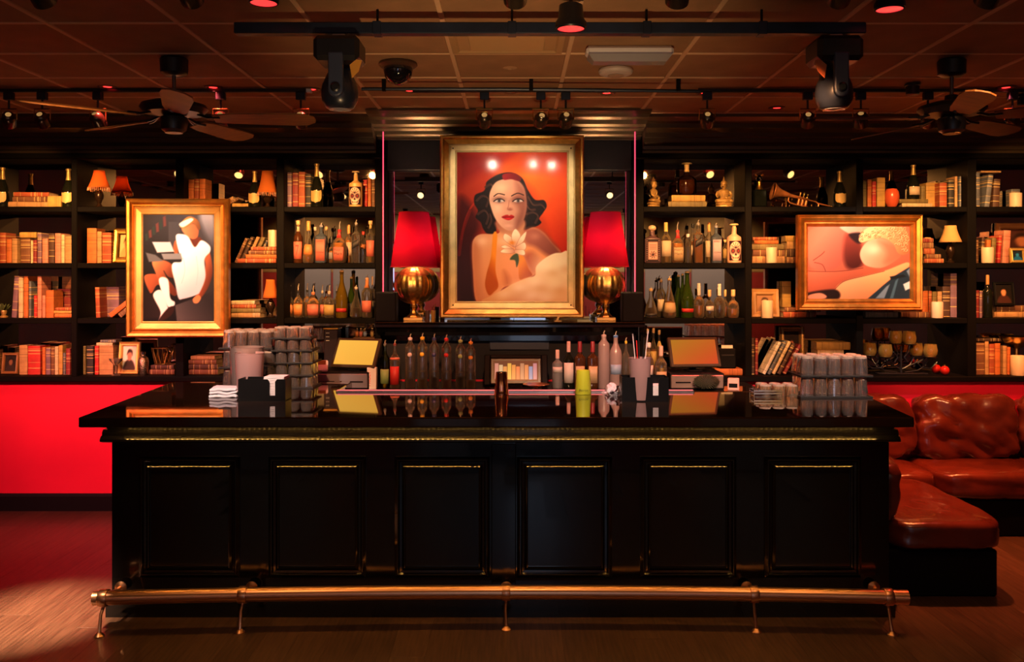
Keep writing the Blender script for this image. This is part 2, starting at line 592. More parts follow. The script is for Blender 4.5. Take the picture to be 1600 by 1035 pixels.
# ------------------------------------------------------------------ bookcases
Z1, Z2, Z3, Z4 = Z(325, 7.2), Z(411.5, 7.2), Z(496.5, 7.2), Z(585, 7.2)
ROWZ = {1: Z1, 2: Z2, 3: Z3, 4: Z4}
ZT = Z(250, YW)
ROWN = {1: 'top shelf', 2: 'second shelf', 3: 'third shelf', 4: 'lowest shelf'}
BAYS = {'L1': (-42, 115), 'L2': (124, 277), 'L3': (290, 434), 'L4': (446, 587), 'R1': (1005, 1162), 'R2': (1173, 1335), 'R3': (1346, 1508), 'R4': (1522, 1682)}
BAYN = {'L1': 'first bay', 'L2': 'second bay', 'L3': 'third bay', 'L4': 'fourth bay', 'R1': 'fifth bay', 'R2': 'sixth bay', 'R3': 'seventh bay', 'R4': 'eighth bay'}
SHT = 0.042


def bookcase(label, bays, ups):
    t = thing('bookcase', label, 'bookcase', (X((ups[0][0] + ups[-1][1]) / 2, YW), 7.2, 1.0))
    inv = Matrix.Translation(-t.location)

    def add(name, mb, m):
        return mb.xf(inv).build(name, m, t)
    for (a, b_) in ups:
        add('upright', MB().cbox(X(a, YW), X(b_, YW), 7.06, YB, Z4 - 0.04, ZT + 0.03, 0.005), SHELF)
    xa, xb = X(ups[0][0], YW), X(ups[-1][1], YW)
    add('top_rail', MB().prism_x([(7.05, ZT), (7.035, ZT + 0.01), (7.035, ZT + 0.045), (YB, ZT + 0.045), (YB, ZT)], xa, xb), SHELF)
    add('base_ledge', MB().cbox(xa, xb, 7.03, YB, Z4 - 0.042, Z4, 0.006), SHELF)
    for k in bays:
        a, b_ = X(BAYS[k][0], YW), X(BAYS[k][1], YW)
        for r in (1, 2, 3):
            add('shelf', MB().cbox(a - 0.003, b_ + 0.003, 7.07, YB, ROWZ[r] - SHT, ROWZ[r], 0.004), SHELF)
        zs = [Z4, Z3, Z2, Z1, ZT]
        for q in range(4):
            add('mirror_panel', MB().box(a, b_, YB - 0.012, YB - 0.004, zs[q] + 0.001, zs[q + 1] - (SHT if q < 3 else 0) - 0.001), MIRROR_B)
        add('back_panel', MB().box(a, b_, YB - 0.003, YB + 0.02, Z4 - 0.03, ZT + 0.03), SATIN)
    return t


bookcase('black built-in bookcase with mirrored back, on the white-dress picture side of the portrait', ['L1', 'L2', 'L3', 'L4'], [(-54, -42), (115, 124), (277, 290), (434, 446), (587, 599)])
bookcase('black built-in bookcase with mirrored back above the leather sofa, beside the buddha statues', ['R1', 'R2', 'R3', 'R4'], [(992, 1005), (1162, 1173), (1335, 1346), (1508, 1522), (1682, 1696)])

# ------------------------------------------------------------------ portrait niche between the bookcases
NX0, NX1 = X(599, YW), X(992, YW)
ni = struct('wall_niche', MB().box(NX0, NX1, YB, 7.48, 0.9, HC), WSAT, label='shallow niche between the bookcases, mirrored below and slate grey above')
struct('upper_panel', MB().cbox(NX0, NX1, 7.30, YB, Z(267, 7.35), HC - 0.02, 0.004), SLATE, ni)
mz0, mz1 = Z(502, 7.35), Z(267, 7.35)
for (a, b_) in ((NX0, NX0 + 0.045), (NX0 + 0.047, -0.012), (-0.01, NX1 - 0.047), (NX1 - 0.045, NX1)):
    struct('mirror_panel', MB().cbox(a, b_, 7.36, YB, mz0, mz1, 0.004), MIRROR, ni)
struct('lower_panel', MB().cbox(NX0, NX1, 7.12, YB, 0.95, mz0 - 0.05, 0.004), SLATE, ni)
struct('splash_strip', MB().cbox(X(765, 7.1), X(858, 7.1), 7.10, 7.12, Z(547, 7.1), Z(533, 7.1), 0.004), mat('blue_grey_laminate', (0.05, 0.06, 0.085), 0.35), ni)
LED_R = mat('red_led_line', (0.3, 0.02, 0.03), 0.4, emit=(1.0, 0.06, 0.12), emit_s=1.4)
for x in (NX0 + 0.006, NX1 - 0.006):
    l = MB().box(x - 0.004, x + 0.004, 7.045, 7.055, Z(495, YW), Z(206, YW)).build('led_line', LED_R, ni)
# mantel shelf
mt = thing('mantel_shelf', 'glossy black mantel shelf under the big gold-framed portrait', 'shelf', (0, 7.1, 1.4))
inv = Matrix.Translation(-mt.location)
MZ = Z(503.5, 7.0)
mx0, mx1 = X(588, 6.85), X(1007, 6.85)
MB().prism_x([(7.3, MZ), (6.83, MZ), (6.82, MZ - 0.012), (6.82, MZ - 0.03), (6.85, MZ - 0.035), (6.86, MZ - 0.07), (6.95, MZ - 0.10), (7.06, MZ - 0.11), (7.06, MZ - 0.15), (7.10, MZ - 0.155), (7.3, MZ - 0.155)], mx0, mx1).xf(inv).build('moulded_shelf', BLACK, mt)
MB().cbox(mx0 - 0.005, mx1 + 0.005, 6.815, 7.3, MZ, MZ + 0.008, 0.003).xf(inv).build('shelf_top', BLACKTOP, mt)

# ------------------------------------------------------------------ cornices
COR = mat('dark_bronze_cornice', (0.11, 0.075, 0.045), 0.3, metal=0.6, coat=0.2)
def cornice(name, x0, x1, yb, z0, z1, out, label):
    h = z1 - z0
    pr = [(0, 0), (.05, 0), (.05, .10), (.14, .12), (.16, .22), (.32, .30), (.36, .42), (.46, .44), (.50, .56), (.70, .66), (.74, .78), (.90, .82), (1, .92), (1, 1)]
    poly = [(yb - out * a, z0 + h * b_) for a, b_ in pr] + [(yb + 0.02, z1), (yb + 0.02, z0)]
    return struct(name, MB().prism_x(poly, x0, x1), COR, label=label)
cornice('trim_1', NX0 - 0.06, NX1 + 0.06, 7.22, 2.955, HC - 0.012, 0.62, 'stepped dark cornice above the big portrait')
cornice('trim_2', X(-54, YW) - 0.8, NX0 - 0.06, 7.10, ZT + 0.045, HC - 0.012, 0.30, 'stepped dark cornice above the bookcase beside the white-dress picture')
cornice('trim_3', NX1 + 0.06, X(1696, YW) + 0.4, 7.10, ZT + 0.045, HC - 0.012, 0.30, 'stepped dark cornice above the bookcase beside the sleeper picture')

# ================================================================== the bar
YT, YBF, ZB = 4.72, 4.90, 1.11          # counter front edge, body front, counter height
BX0, BX1 = X(175, YBF), X(1389, YBF)
TX_0, TX_1 = X(122, YT), X(1429, YT)
bar = thing('bar_counter', 'long glossy black panelled bar counter with brass foot rail across its front', 'bar', (0, 5.2, 0))
inv = Matrix.Translation(-bar.location)


def bpart(name, mb, m, parent=None, smooth=False):
    o = mb.xf(inv).build(name, m, parent or bar, smooth=smooth)
    return o


# body walls: front, two sides, plinth
bpart('body', MB().prism_z([(BX0, YBF), (BX1, YBF), (BX1, 5.68), (1.2, 5.68), (1.2, 5.6), (-1.2, 5.6), (-1.2, 6.25), (BX0, 6.25)], 0.10, ZB - 0.05), BLACK)
bpart('plinth', MB().prism_z([(BX0 - 0.02, YBF - 0.035), (BX1 + 0.02, YBF - 0.035), (BX1 + 0.02, 5.68), (-1.2, 5.68), (-1.2, 6.25), (BX0 - 0.02, 6.25)], 0.0, 0.115), BLACK)
# top: U-shaped slab
top_poly = [(TX_0, YT), (TX_1, YT), (2.21, 5.76), (1.15, 5.76), (-1.15, 5.76), (-1.15, 6.32), (-2.42, 6.32)]
tp = MB().prism_z(top_poly, ZB - 0.055, ZB)
o = bpart('counter_top', tp, BLACKTOP)
bv = o.modifiers.new('b', 'BEVEL'); bv.width = 0.008; bv.segments = 2
bpart('back_lip', MB().cbox(-1.15, 1.15, 5.74, 5.79, ZB - 0.05, ZB + 0.012, 0.005), STEEL)
bpart('led_strip', MB().cbox(-1.14, 1.14, 5.742, 5.750, ZB + 0.012, ZB + 0.0165, 0.001), mat('pink_led_strip', (0.3, 0.03, 0.04), 0.5, emit=(1.0, 0.20, 0.18), emit_s=0.9))
# frieze under the top
bpart('frieze', MB().prism_x([(YBF + 0.01, ZB - 0.055), (YBF - 0.05, ZB - 0.055), (YBF - 0.05, ZB - 0.075), (YBF - 0.03, ZB - 0.09), (YBF - 0.03, ZB - 0.12), (YBF + 0.01, ZB - 0.12)], BX0 - 0.01, BX1 + 0.01), BLACK)
MY = 4.86
z_a, z_b = Z(672, MY), Z(692, MY)
bpart('moulding', MB().prism_x([(YBF + 0.01, z_a), (YBF - 0.030, z_a), (YBF - 0.043, z_a - 0.015), (YBF - 0.043, z_a - 0.030), (YBF - 0.056, z_a - 0.032), (YBF - 0.070, z_a - 0.048), (YBF - 0.070, z_b + 0.010), (YBF - 0.04, z_b), (YBF + 0.01, z_b)], BX0 - 0.035, BX1 + 0.035), BLACK)
# six raised-and-fielded panels
PAN = [(218, 375), (420, 572), (617, 765), (808, 956), (1000, 1150), (1194, 1345)]
pz1, pz0 = Z(713.5, YBF), Z(902, YBF)
for (a, b_) in PAN:
    xa, xb = X(a, YBF), X(b_, YBF)
    p = bpart('panel', MB().cbox(xa + 0.05, xb - 0.05, YBF - 0.006, YBF + 0.005, pz0 + 0.05, pz1 - 0.05, 0.003), BLACK)
    f = MB().ring(xa, xb, pz0, pz1, [(0.0, YBF + 0.004), (0.0, YBF - 0.008), (0.016, YBF - 0.0206), (0.021, YBF - 0.0206), (0.028, YBF - 0.010), (0.040, YBF - 0.009), (0.053, YBF - 0.0205), (0.058, YBF - 0.018), (0.060, YBF + 0.004)])
    f.xf(inv).build('panel_moulding', BLACK, bar)
# centre pilaster
bpart('pilaster', MB().cbox(X(768, YBF), X(806, YBF), YBF - 0.02, YBF + 0.01, 0.115, z_b - 0.01, 0.004), BLACK)
# warm rope light tucked under the counter's overhang
ROPE = mat('warm_bulb', (0.4, 0.2, 0.05), 0.4, emit=(1.0, 0.50, 0.10), emit_s=210.0)
rope = bpart('rope_light', MB().tube([(BX0 + 0.05, YT + 0.08, ZB - 0.056), (BX1 - 0.05, YT + 0.08, ZB - 0.056)], 0.005, 6), SATIN)
bead = MB().ball((0, 0, 0), 0.007, 6, 4).mesh('bulb', ROPE)
nb = 150
beads = MB()
for i in range(nb):
    x = BX0 + 0.08 + (BX1 - BX0 - 0.16) * i / (nb - 1)
    beads.ball((x, YT + 0.08, ZB - 0.0605), 0.0055, 6, 4)
bo = beads.xf(inv).build('bulb_string', ROPE, bar)
bo['kind'] = 'stuff'

# foot rail
rail = thing('foot_rail', 'copper-toned tubular foot rail on five brackets along the bar base', 'foot rail', (0, 4.7, 0))
inv2 = Matrix.Translation(-rail.location)
RYc, RZ, RR = 4.70, Z(931, 4.70), 0.037
def ry(x):       # the pipe bows very slightly away from the room at mid length
    return RYc + 0.05 - 0.085 * (x / 2.15) ** 2
pts = [(x, ry(x), RZ) for x in np.linspace(X(146, 4.66), X(1420, 4.66), 25)]
MB().tube(pts, RR, 20).xf(inv2).build('pipe', COPPER, rail, smooth=True)
for px in (178, 386, 791, 1173, 1375):
    x = X(px, 4.78)
    yy = ry(x)
    br = MB()
    br.tube([(x, YBF - 0.038, 0.165), (x, YBF - 0.07, 0.165), (x, yy + 0.02, RZ)], 0.011, 8)
    br = br.xf(inv2).build('bracket', COPPER, rail, smooth=True)
    MB().lathe([(0.032, 0), (0.032, 0.006), (0.018, 0.014), (0.012, 0.016)], 14).xf(Matrix.Translation((x, YBF - 0.034, 0.165)) @ Matrix.Rotation(PI / 2, 4, 'X')).xf(inv2).build('flange', COPPER, br, smooth=True)
    MB().lathe([(RR + 0.006, -0.022), (RR + 0.008, -0.018), (RR + 0.008, 0.018), (RR + 0.006, 0.022)], 18).xf(Matrix.Translation((x, yy, RZ)) @ Matrix.Rotation(PI / 2, 4, 'Y')).xf(inv2).build('collar', COPPER, br, smooth=True)
    MB().tube([(x, yy, RZ - RR), (x - 0.004, yy - 0.03, RZ * 0.55), (x, yy - 0.055, 0.012)], [0.009, 0.008, 0.010], 8).xf(inv2).build('post', COPPER, br, smooth=True)
    MB().lathe([(0.026, 0), (0.026, 0.005), (0.013, 0.018), (0.010, 0.02)], 14, (x, yy - 0.055, 0)).xf(inv2).build('floor_foot', COPPER, br, smooth=True)

# ------------------------------------------------------------------ back counter
bc = thing('back_counter', 'low black back counter carrying the bottles and registers under the mantel', 'counter', (0, 6.8, 0))
inv3 = Matrix.Translation(-bc.location)
CZ = 1.03
cx0, cx1 = -1.98, 1.80
MB().cbox(cx0, cx1, 6.42, 7.03, CZ - 0.04, CZ, 0.006).xf(inv3).build('worktop', BLACKTOP, bc)
nd = 6
for i in range(nd):
    a, b_ = cx0 + 0.02 + (cx1 - cx0 - 0.04) * i / nd, cx0 + 0.02 + (cx1 - cx0 - 0.04) * (i + 1) / nd
    d = MB().cbox(a + 0.004, b_ - 0.004, 6.455, 6.475, 0.12, CZ - 0.05, 0.005).xf(inv3).build('door', SATIN, bc)
    MB().tube([(b_ - 0.05, 6.44, 0.75), (b_ - 0.05, 6.44, 0.90)], 0.006, 8).xf(inv3).build('handle', STEEL, d)
MB().box(cx0 + 0.02, cx1 - 0.02, 6.475, 7.03, 0.0, CZ - 0.04).xf(inv3).build('carcass', SATIN, bc)

# ================================================================== painted pictures (drawn as colour per point on a fine canvas mesh)
def srgb(c):
    c = np.asarray(c, float) / 255.0
    return np.where(c <= 0.04045, c / 12.92, ((c + 0.055) / 1.055) ** 2.4)


def spline(pts, per=8):
    P = np.array(pts, float)
    n = len(P)
    out = []
    for i in range(n):
        p0, p1, p2, p3 = P[i - 1], P[i], P[(i + 1) % n], P[(i + 2) % n]
        for t in np.linspace(0, 1, per, endpoint=False):
            out.append(0.5 * ((2 * p1) + (-p0 + p2) * t + (2 * p0 - 5 * p1 + 4 * p2 - p3) * t * t + (-p0 + 3 * p1 - 3 * p2 + p3) * t ** 3))
    return np.array(out)


class Paint:
    def __init__(self, x0, x1, y0, y1, nx, ny):
        self.nx, self.ny = nx, ny
        gx, gy = np.linspace(x0, x1, nx), np.linspace(y0, y1, ny)
        self.gx, self.gy = np.meshgrid(gx, gy)
        self.img = np.zeros((ny, nx, 3))
        self.px = (x1 - x0) / nx

    def fill(self, c):
        self.img[:] = np.array(c, float)

    def _in(self, P):
        x, y = self.gx, self.gy
        ins = np.zeros(x.shape, bool)
        d2 = np.full(x.shape, 1e9)
        n = len(P)
        for i in range(n):
            (xa, ya), (xb, yb) = P[i], P[(i + 1) % n]
            if ya != yb:
                c = ((ya > y) != (yb > y)) & (x < (xb - xa) * (y - ya) / (yb - ya) + xa)
                ins ^= c
            L2 = (xb - xa) ** 2 + (yb - ya) ** 2 + 1e-9
            t = np.clip(((x - xa) * (xb - xa) + (y - ya) * (yb - ya)) / L2, 0, 1)
            d2 = np.minimum(d2, (x - xa - t * (xb - xa)) ** 2 + (y - ya - t * (yb - ya)) ** 2)
        d = np.sqrt(d2)
        return np.where(ins, d, -d)

    def poly(self, pts, c, c2=None, g=None, soft=None, smooth=True, alpha=1.0):
        """filled outline; c..c2 is a gradient from point g[0] to g[1]"""
        P = spline(pts) if smooth else np.array(pts, float)
        s = soft or self.px * 1.2
        a = np.clip(self._in(P) / s * 0.5 + 0.5, 0, 1)[..., None] * alpha
        c = np.array(c, float)
        if c2 is not None:
            (xa, ya), (xb, yb) = g
            t = np.clip(((self.gx - xa) * (xb - xa) + (self.gy - ya) * (yb - ya)) / ((xb - xa) ** 2 + (yb - ya) ** 2), 0, 1)[..., None]
            c = c * (1 - t) + np.array(c2, float) * t
        self.img = self.img * (1 - a) + c * a

    def blob(self, cx, cy, rx, ry, c, alpha=1.0, rot=0.0):
        x, y = self.gx - cx, self.gy - cy
        ca, sa = math.cos(rot), math.sin(rot)
        u, v = (x * ca + y * sa) / rx, (-x * sa + y * ca) / ry
        a = (np.exp(-(u * u + v * v)) * alpha)[..., None]
        self.img = self.img * (1 - a) + np.array(c, float) * a

    def line(self, pts, w, c, alpha=1.0, smooth=True):
        P = np.array(pts, float)
        if smooth and len(P) > 2:
            out = []
            for i in range(len(P) - 1):
                p0, p1, p2, p3 = P[max(i - 1, 0)], P[i], P[i + 1], P[min(i + 2, len(P) - 1)]
                for t in np.linspace(0, 1, 6, endpoint=False):
                    out.append(0.5 * ((2 * p1) + (-p0 + p2) * t + (2 * p0 - 5 * p1 + 4 * p2 - p3) * t * t + (-p0 + 3 * p1 - 3 * p2 + p3) * t ** 3))
            out.append(P[-1])
            P = np.array(out)
        d2 = np.full(self.gx.shape, 1e9)
        for i in range(len(P) - 1):
            (xa, ya), (xb, yb) = P[i], P[i + 1]
            L2 = (xb - xa) ** 2 + (yb - ya) ** 2 + 1e-9
            t = np.clip(((self.gx - xa) * (xb - xa) + (self.gy - ya) * (yb - ya)) / L2, 0, 1)
            d2 = np.minimum(d2, (self.gx - xa - t * (xb - xa)) ** 2 + (self.gy - ya - t * (yb - ya)) ** 2)
        a = np.clip((w / 2 - np.sqrt(d2)) / self.px + 0.5, 0, 1)[..., None] * alpha
        self.img = self.img * (1 - a) + np.array(c, float) * a

    def mesh(self, name, w, h, m, place=None):
        """canvas in the xz plane, centred, facing -y; place(u, v) may bend it"""
        nx, ny = self.nx, self.ny
        u, v = np.meshgrid(np.linspace(-.5, .5, nx), np.linspace(.5, -.5, ny))
        co = np.stack([u * w, np.zeros_like(u), v * h], -1).reshape(-1, 3)
        if place:
            co = np.array([place(a, b_) for a, b_ in zip(u.ravel(), v.ravel())])
        i = np.arange(nx * ny).reshape(ny, nx)
        f = np.stack([i[1:, :-1], i[1:, 1:], i[:-1, 1:], i[:-1, :-1]], -1).reshape(-1, 4)
        me = bpy.data.meshes.new(name)
        me.from_pydata(co.tolist(), [], f.tolist())
        at = me.color_attributes.new('paint', 'FLOAT_COLOR', 'POINT')
        rgba = np.concatenate([srgb(np.clip(self.img, 0, 255)), np.ones((ny, nx, 1))], -1).astype(np.float32)
        at.data.foreach_set('color', rgba.ravel())
        me.materials.append(m)
        me.update()
        return me


VARN = vcol_mat('varnished_paint', 0.6, 0.30, 0.15)
SK, SKD, SKL = (222, 158, 116), (160, 92, 62), (246, 202, 168)

# --- the big portrait: dark-haired woman, flower, orange drapery
p = Paint(401, 964, 151, 920, 232, 317)
p.fill((205, 70, 22))
p.poly([(401, 151), (964, 151), (964, 920), (401, 920)], (120, 20, 14), (232, 92, 24), ((420, 800), (880, 300)), smooth=False)
p.poly([(401, 151), (700, 151), (560, 240), (401, 330)], (140, 24, 16), (190, 42, 20), ((401, 160), (640, 200)), smooth=False, soft=30)
p.poly([(600, 260), (720, 170), (964, 151), (964, 190), (790, 235), (640, 300)], (238, 118, 34), (212, 72, 24), ((620, 260), (900, 170)), soft=22)
p.poly([(700, 250), (964, 300), (964, 560), (850, 470), (800, 360)], (246, 132, 30), (226, 84, 22), ((740, 290), (940, 480)), soft=26)
p.poly([(860, 420), (964, 400), (964, 690), (880, 600)], (232, 92, 22), (206, 52, 18), ((860, 450), (950, 660)), soft=20)
p.poly([(401, 420), (470, 420), (520, 520), (490, 640), (505, 920), (401, 920)], (92, 14, 14), (58, 10, 16), ((430, 450), (480, 900)), soft=24)
p.line([(425, 600), (438, 520), (470, 440), (520, 380), (590, 300)], 9, (214, 70, 34), 0.55)
p.line([(412, 680), (430, 560), (468, 452)], 16, (128, 26, 18), 0.8)
# hair
HR, HR2 = (40, 20, 20), (92, 58, 46)
p.poly([(556, 300), (615, 264), (680, 255), (735, 285), (764, 345), (800, 395), (846, 398), (860, 430), (842, 462), (822, 492), (832, 515), (796, 538), (735, 548), (700, 470), (610, 470), (600, 560), (560, 572), (536, 548), (522, 512), (496, 486), (508, 452), (489, 414), (494, 372), (536, 352), (548, 330)], HR)
for ln in ([(500, 400), (530, 375), (560, 390), (550, 430)], [(505, 470), (540, 450), (560, 480), (550, 520)], [(545, 330), (575, 315), (590, 350), (575, 400)],
           [(765, 380), (790, 420), (830, 420), (850, 440)], [(755, 470), (790, 460), (815, 480), (800, 515)], [(752, 420), (775, 445), (800, 445)], [(560, 540), (575, 505), (570, 470)]):
    p.line(ln, 9, HR2, 0.75)
    p.line([(a + 4, b_ + 5) for a, b_ in ln], 4, (128, 92, 70), 0.4)
# body, neck
p.poly([(478, 650), (486, 600), (520, 574), (590, 572), (620, 560), (618, 500), (738, 500), (742, 556), (792, 538), (846, 566), (890, 620), (934, 672), (870, 720), (800, 780), (720, 830), (640, 850), (580, 920), (500, 920), (482, 760)], SK, (236, 160, 100), ((500, 620), (800, 760)))
p.poly([(478, 650), (490, 610), (520, 640), (530, 760), (540, 860), (560, 920), (500, 920), (482, 760)], (204, 128, 84), SK, ((480, 760), (560, 770)), soft=14, alpha=0.8)
p.poly([(740, 560), (792, 540), (846, 566), (934, 672), (880, 690), (800, 640), (752, 620)], (186, 112, 92), (150, 84, 66), ((760, 570), (880, 680)), soft=14)
p.poly([(745, 690), (790, 660), (830, 700), (810, 770), (785, 780)], (186, 104, 62), SK, ((750, 700), (820, 720)), soft=16)
p.poly([(606, 505), (740, 500), (742, 556), (700, 575), (640, 570), (606, 545)], (178, 110, 84), (206, 142, 106), ((610, 505), (640, 575)), soft=8)
p.blob(650, 610, 60, 28, SKL, 0.6)
p.blob(530, 610, 30, 26, SKL, 0.65)
p.blob(800, 585, 30, 20, (212, 146, 120), 0.6)
p.poly([(640, 760), (668, 790), (672, 830), (650, 840), (640, 810)], (196, 118, 72), None, None, soft=14, alpha=0.7)
# face
p.poly([(572, 350), (600, 305), (650, 288), (705, 292), (742, 330), (756, 390), (756, 450), (738, 508), (704, 546), (668, 556), (630, 536), (596, 492), (576, 440), (566, 395)], (232, 180, 150), (196, 136, 112), ((600, 400), (752, 420)))
p.poly([(700, 300), (742, 330), (756, 390), (756, 450), (738, 508), (704, 546), (700, 500), (716, 450), (690, 400), (704, 350)], (176, 116, 96), (150, 92, 76), ((700, 400), (756, 420)), soft=16, alpha=0.85)
p.blob(625, 335, 34, 24, SKL, 0.7)
p.blob(608, 440, 22, 26, (246, 196, 170), 0.6)
p.poly([(636, 264), (690, 258), (728, 280), (722, 300), (680, 290), (640, 292)], (168, 18, 34), (120, 12, 26), ((640, 270), (730, 290)))
# eyes, brows, nose, lips
for ex, sh in ((616, 1), (713, -1)):
    p.blob(ex, 396, 30, 15, (108, 62, 58), 0.8)
    p.poly([(ex - 24, 402), (ex - 6, 393), (ex + 14, 394), (ex + 26, 403), (ex + 8, 408), (ex - 10, 408)], (222, 200, 190))
    p.blob(ex + 1, 401, 8, 8, (44, 34, 38), 1.0)
    p.line([(ex - 27, 404), (ex - 8, 393), (ex + 14, 393), (ex + 28, 402)], 5, (34, 18, 18))
p.line([(590, 378), (612, 364), (644, 370)], 5, (54, 28, 26))
p.line([(680, 376), (712, 362), (742, 372)], 5, (54, 28, 26))
p.blob(672, 444, 12, 7, (166, 98, 82), 0.8)
p.line([(668, 400), (664, 430), (660, 444), (672, 450), (684, 446)], 4, (170, 104, 88), 0.65)
p.poly([(630, 486), (646, 476), (660, 474), (668, 478), (680, 474), (694, 484), (676, 498), (658, 500)], (186, 22, 30))
p.line([(634, 487), (662, 485), (692, 485)], 3, (112, 8, 16))
p.blob(664, 493, 14, 4, (226, 70, 70), 0.7)
p.blob(664, 530, 20, 8, (240, 190, 164), 0.5)
# halter dress
YL, YLD = (234, 150, 34), (190, 96, 16)
p.poly([(586, 572), (606, 572), (602, 660), (598, 760), (612, 840), (590, 872), (564, 888), (545, 840), (552, 780), (575, 690)], YL, YLD, ((606, 700), (548, 740)))
p.poly([(716, 690), (742, 690), (766, 750), (786, 786), (750, 800), (722, 806), (716, 760)], YL, YLD, ((716, 740), (780, 780)))
# flower
PT, PTD = (250, 216, 184), (214, 150, 118)
for q in ([(690, 640), (640, 600), (648, 570), (690, 600)], [(690, 640), (680, 580), (700, 546), (726, 580), (712, 630)], [(700, 640), (724, 590), (756, 560), (742, 610)],
          [(690, 650), (650, 630), (626, 640), (660, 652)], [(690, 650), (640, 650), (626, 668), (690, 672)], [(700, 640), (746, 616), (752, 650), (710, 672)], [(695, 655), (742, 655), (746, 682), (700, 672)]):
    p.poly(q, PT, PTD, ((q[1][0], q[1][1]), (690, 645)))
    p.line(q + [q[0]], 2.5, (176, 110, 84), 0.55)
p.blob(682, 618, 14, 10, (230, 140, 40), 0.9)
p.poly([(690, 680), (712, 676), (718, 710), (706, 744), (698, 710), (672, 704)], (84, 92, 40))
# pale fur wrap
FW, FWD = (250, 222, 180), (232, 178, 126)
p.poly([(552, 925), (580, 890), (630, 862), (690, 828), (760, 800), (800, 786), (806, 742), (840, 706), (890, 676), (930, 670), (975, 680), (975, 925)], FW, FWD, ((820, 720), (720, 920)))
for cx_, cy_ in ((640, 885), (720, 850), (800, 820), (860, 740), (930, 720), (900, 830), (780, 890), (860, 900)):
    p.blob(cx_, cy_, 44, 30, (255, 236, 204), 0.5)
    p.blob(cx_ + 30, cy_ + 34, 36, 22, (226, 166, 112), 0.35)


p.img = 255 * (np.clip(p.img, 0, 255) / 255) ** 1.3


def framed(name, label, x0, x1, y0, y1, Y, paint, frame_prof, liner_w, mf, ml, depth, ry=0.0, canvas_name='canvas'):
    """picture hung in front of the bookcases; px box of the frame, painting inside"""
    w, h = (x1 - x0) * Y / FP, (y1 - y0) * Y / FP
    t = thing(name, label, 'painting', (X((x0 + x1) / 2, Y), Y, Z((y0 + y1) / 2, Y)), rz=ry)
    fw = frame_prof[-1][0]
    MB().ring(-w / 2, w / 2, -h / 2, h / 2, frame_prof).build('frame', mf, t)
    if liner_w:
        a, b_ = w / 2 - fw + 0.004, h / 2 - fw + 0.004
        MB().ring(-a, a, -b_, b_, [(0, 0.012), (0, -0.006), (0.008, -0.012), (0.016, -0.006), (liner_w - 0.012, 0.004), (liner_w - 0.006, -0.002), (liner_w + 0.002, 0.006), (liner_w + 0.002, 0.012)]).build('liner', ml, t)
    cw, ch = w - 2 * (fw + liner_w) + 0.004, h - 2 * (fw + liner_w) + 0.004
    link(canvas_name, paint.mesh(canvas_name, cw, ch, VARN), t, (0, 0.008, 0))
    MB().box(-w / 2 + 0.02, w / 2 - 0.02, 0.014, 0.014 + depth, -h / 2 + 0.02, h / 2 - 0.02).build('backing', SATIN, t)
    return t, w, h


FPROF = [(0.0, 0.03), (0.0, -0.03), (0.010, -0.040), (0.024, -0.040), (0.034, -0.028), (0.050, -0.020), (0.066, -0.012), (0.070, 0.012), (0.070, 0.03)]
t, w, h = framed('framed_painting', 'large gold-framed portrait of a dark-haired woman with flower on orange ground', 688, 912, 212, 497, 7.0, p, FPROF, 0.062, GOLD, GOLDFLAT, 0.10)
for sx in (-1, 1):
    for sz in (-1, 1):
        MB().ball((0, 0, 0), 0.006, 8, 5).build('nail_head', SATIN, t, (sx * (w / 2 - 0.10), -0.008, sz * (h / 2 - 0.10)))

# --- white-dress picture (a simplified deco figure, no likeness)
p = Paint(195, 628, 205, 882, 130, 203)
p.fill((52, 46, 48))
p.poly([(195, 205), (628, 205), (628, 882), (195, 882)], (34, 28, 32), (96, 88, 92), ((220, 600), (620, 260)), smooth=False)
p.poly([(540, 205), (628, 205), (628, 420), (580, 340)], (176, 172, 184), (90, 84, 90), ((610, 210), (570, 400)), soft=18)
p.poly([(350, 250), (420, 250), (420, 420), (350, 420)], (86, 80, 84), smooth=False)
for k in range(6):
    p.poly([(205 + k * 22, 330 - k * 22), (222 + k * 22, 320 - k * 22), (226 + k * 22, 366 - k * 18), (209 + k * 22, 372 - k * 18)], (120 if k % 2 else 60, 70, 66), smooth=False)
p.poly([(560, 480), (620, 420), (628, 640), (560, 760)], (70, 62, 64), soft=14)
p.poly([(195, 700), (300, 700), (300, 860), (195, 860)], (38, 26, 28), (60, 44, 44), ((195, 700), (300, 700)), smooth=False)
p.poly([(390, 780), (600, 700), (628, 882), (400, 882)], (112, 100, 100), (60, 52, 56), ((420, 860), (600, 760)), smooth=False)
BR, BRD, BRL = (186, 112, 76), (122, 64, 44), (218, 148, 106)
p.poly([(560, 430), (600, 440), (620, 560), (600, 650), (560, 720), (520, 750), (500, 740), (540, 690), (565, 610), (575, 520)], BR, BRD, ((560, 560), (620, 580)))
p.poly([(395, 370), (380, 400), (385, 450), (410, 470)], BR)
p.poly([(500, 350), (545, 350), (555, 390), (500, 420), (480, 380)], BRD)
p.poly([(430, 290), (480, 262), (528, 280), (530, 340), (500, 360), (460, 340)], BR, BRL, ((530, 300), (440, 310)))
p.poly([(420, 280), (440, 240), (480, 215), (530, 240), (545, 290), (530, 300), (500, 262), (450, 290)], (206, 150, 90), (130, 84, 50), ((430, 240), (540, 290)))
p.poly([(416, 262), (480, 228), (500, 240), (440, 284)], (232, 220, 210))
p.poly([(200, 600), (250, 580), (330, 600), (400, 690), (380, 720), (290, 650), (250, 700), (230, 690)], BR, BRD, ((210, 600), (380, 700)))
p.poly([(250, 500), (300, 490), (370, 520), (400, 600), (350, 600), (320, 560), (340, 620), (300, 630), (265, 560)], BRL, BRD, ((260, 510), (380, 600)))
WD = (250, 244, 246)
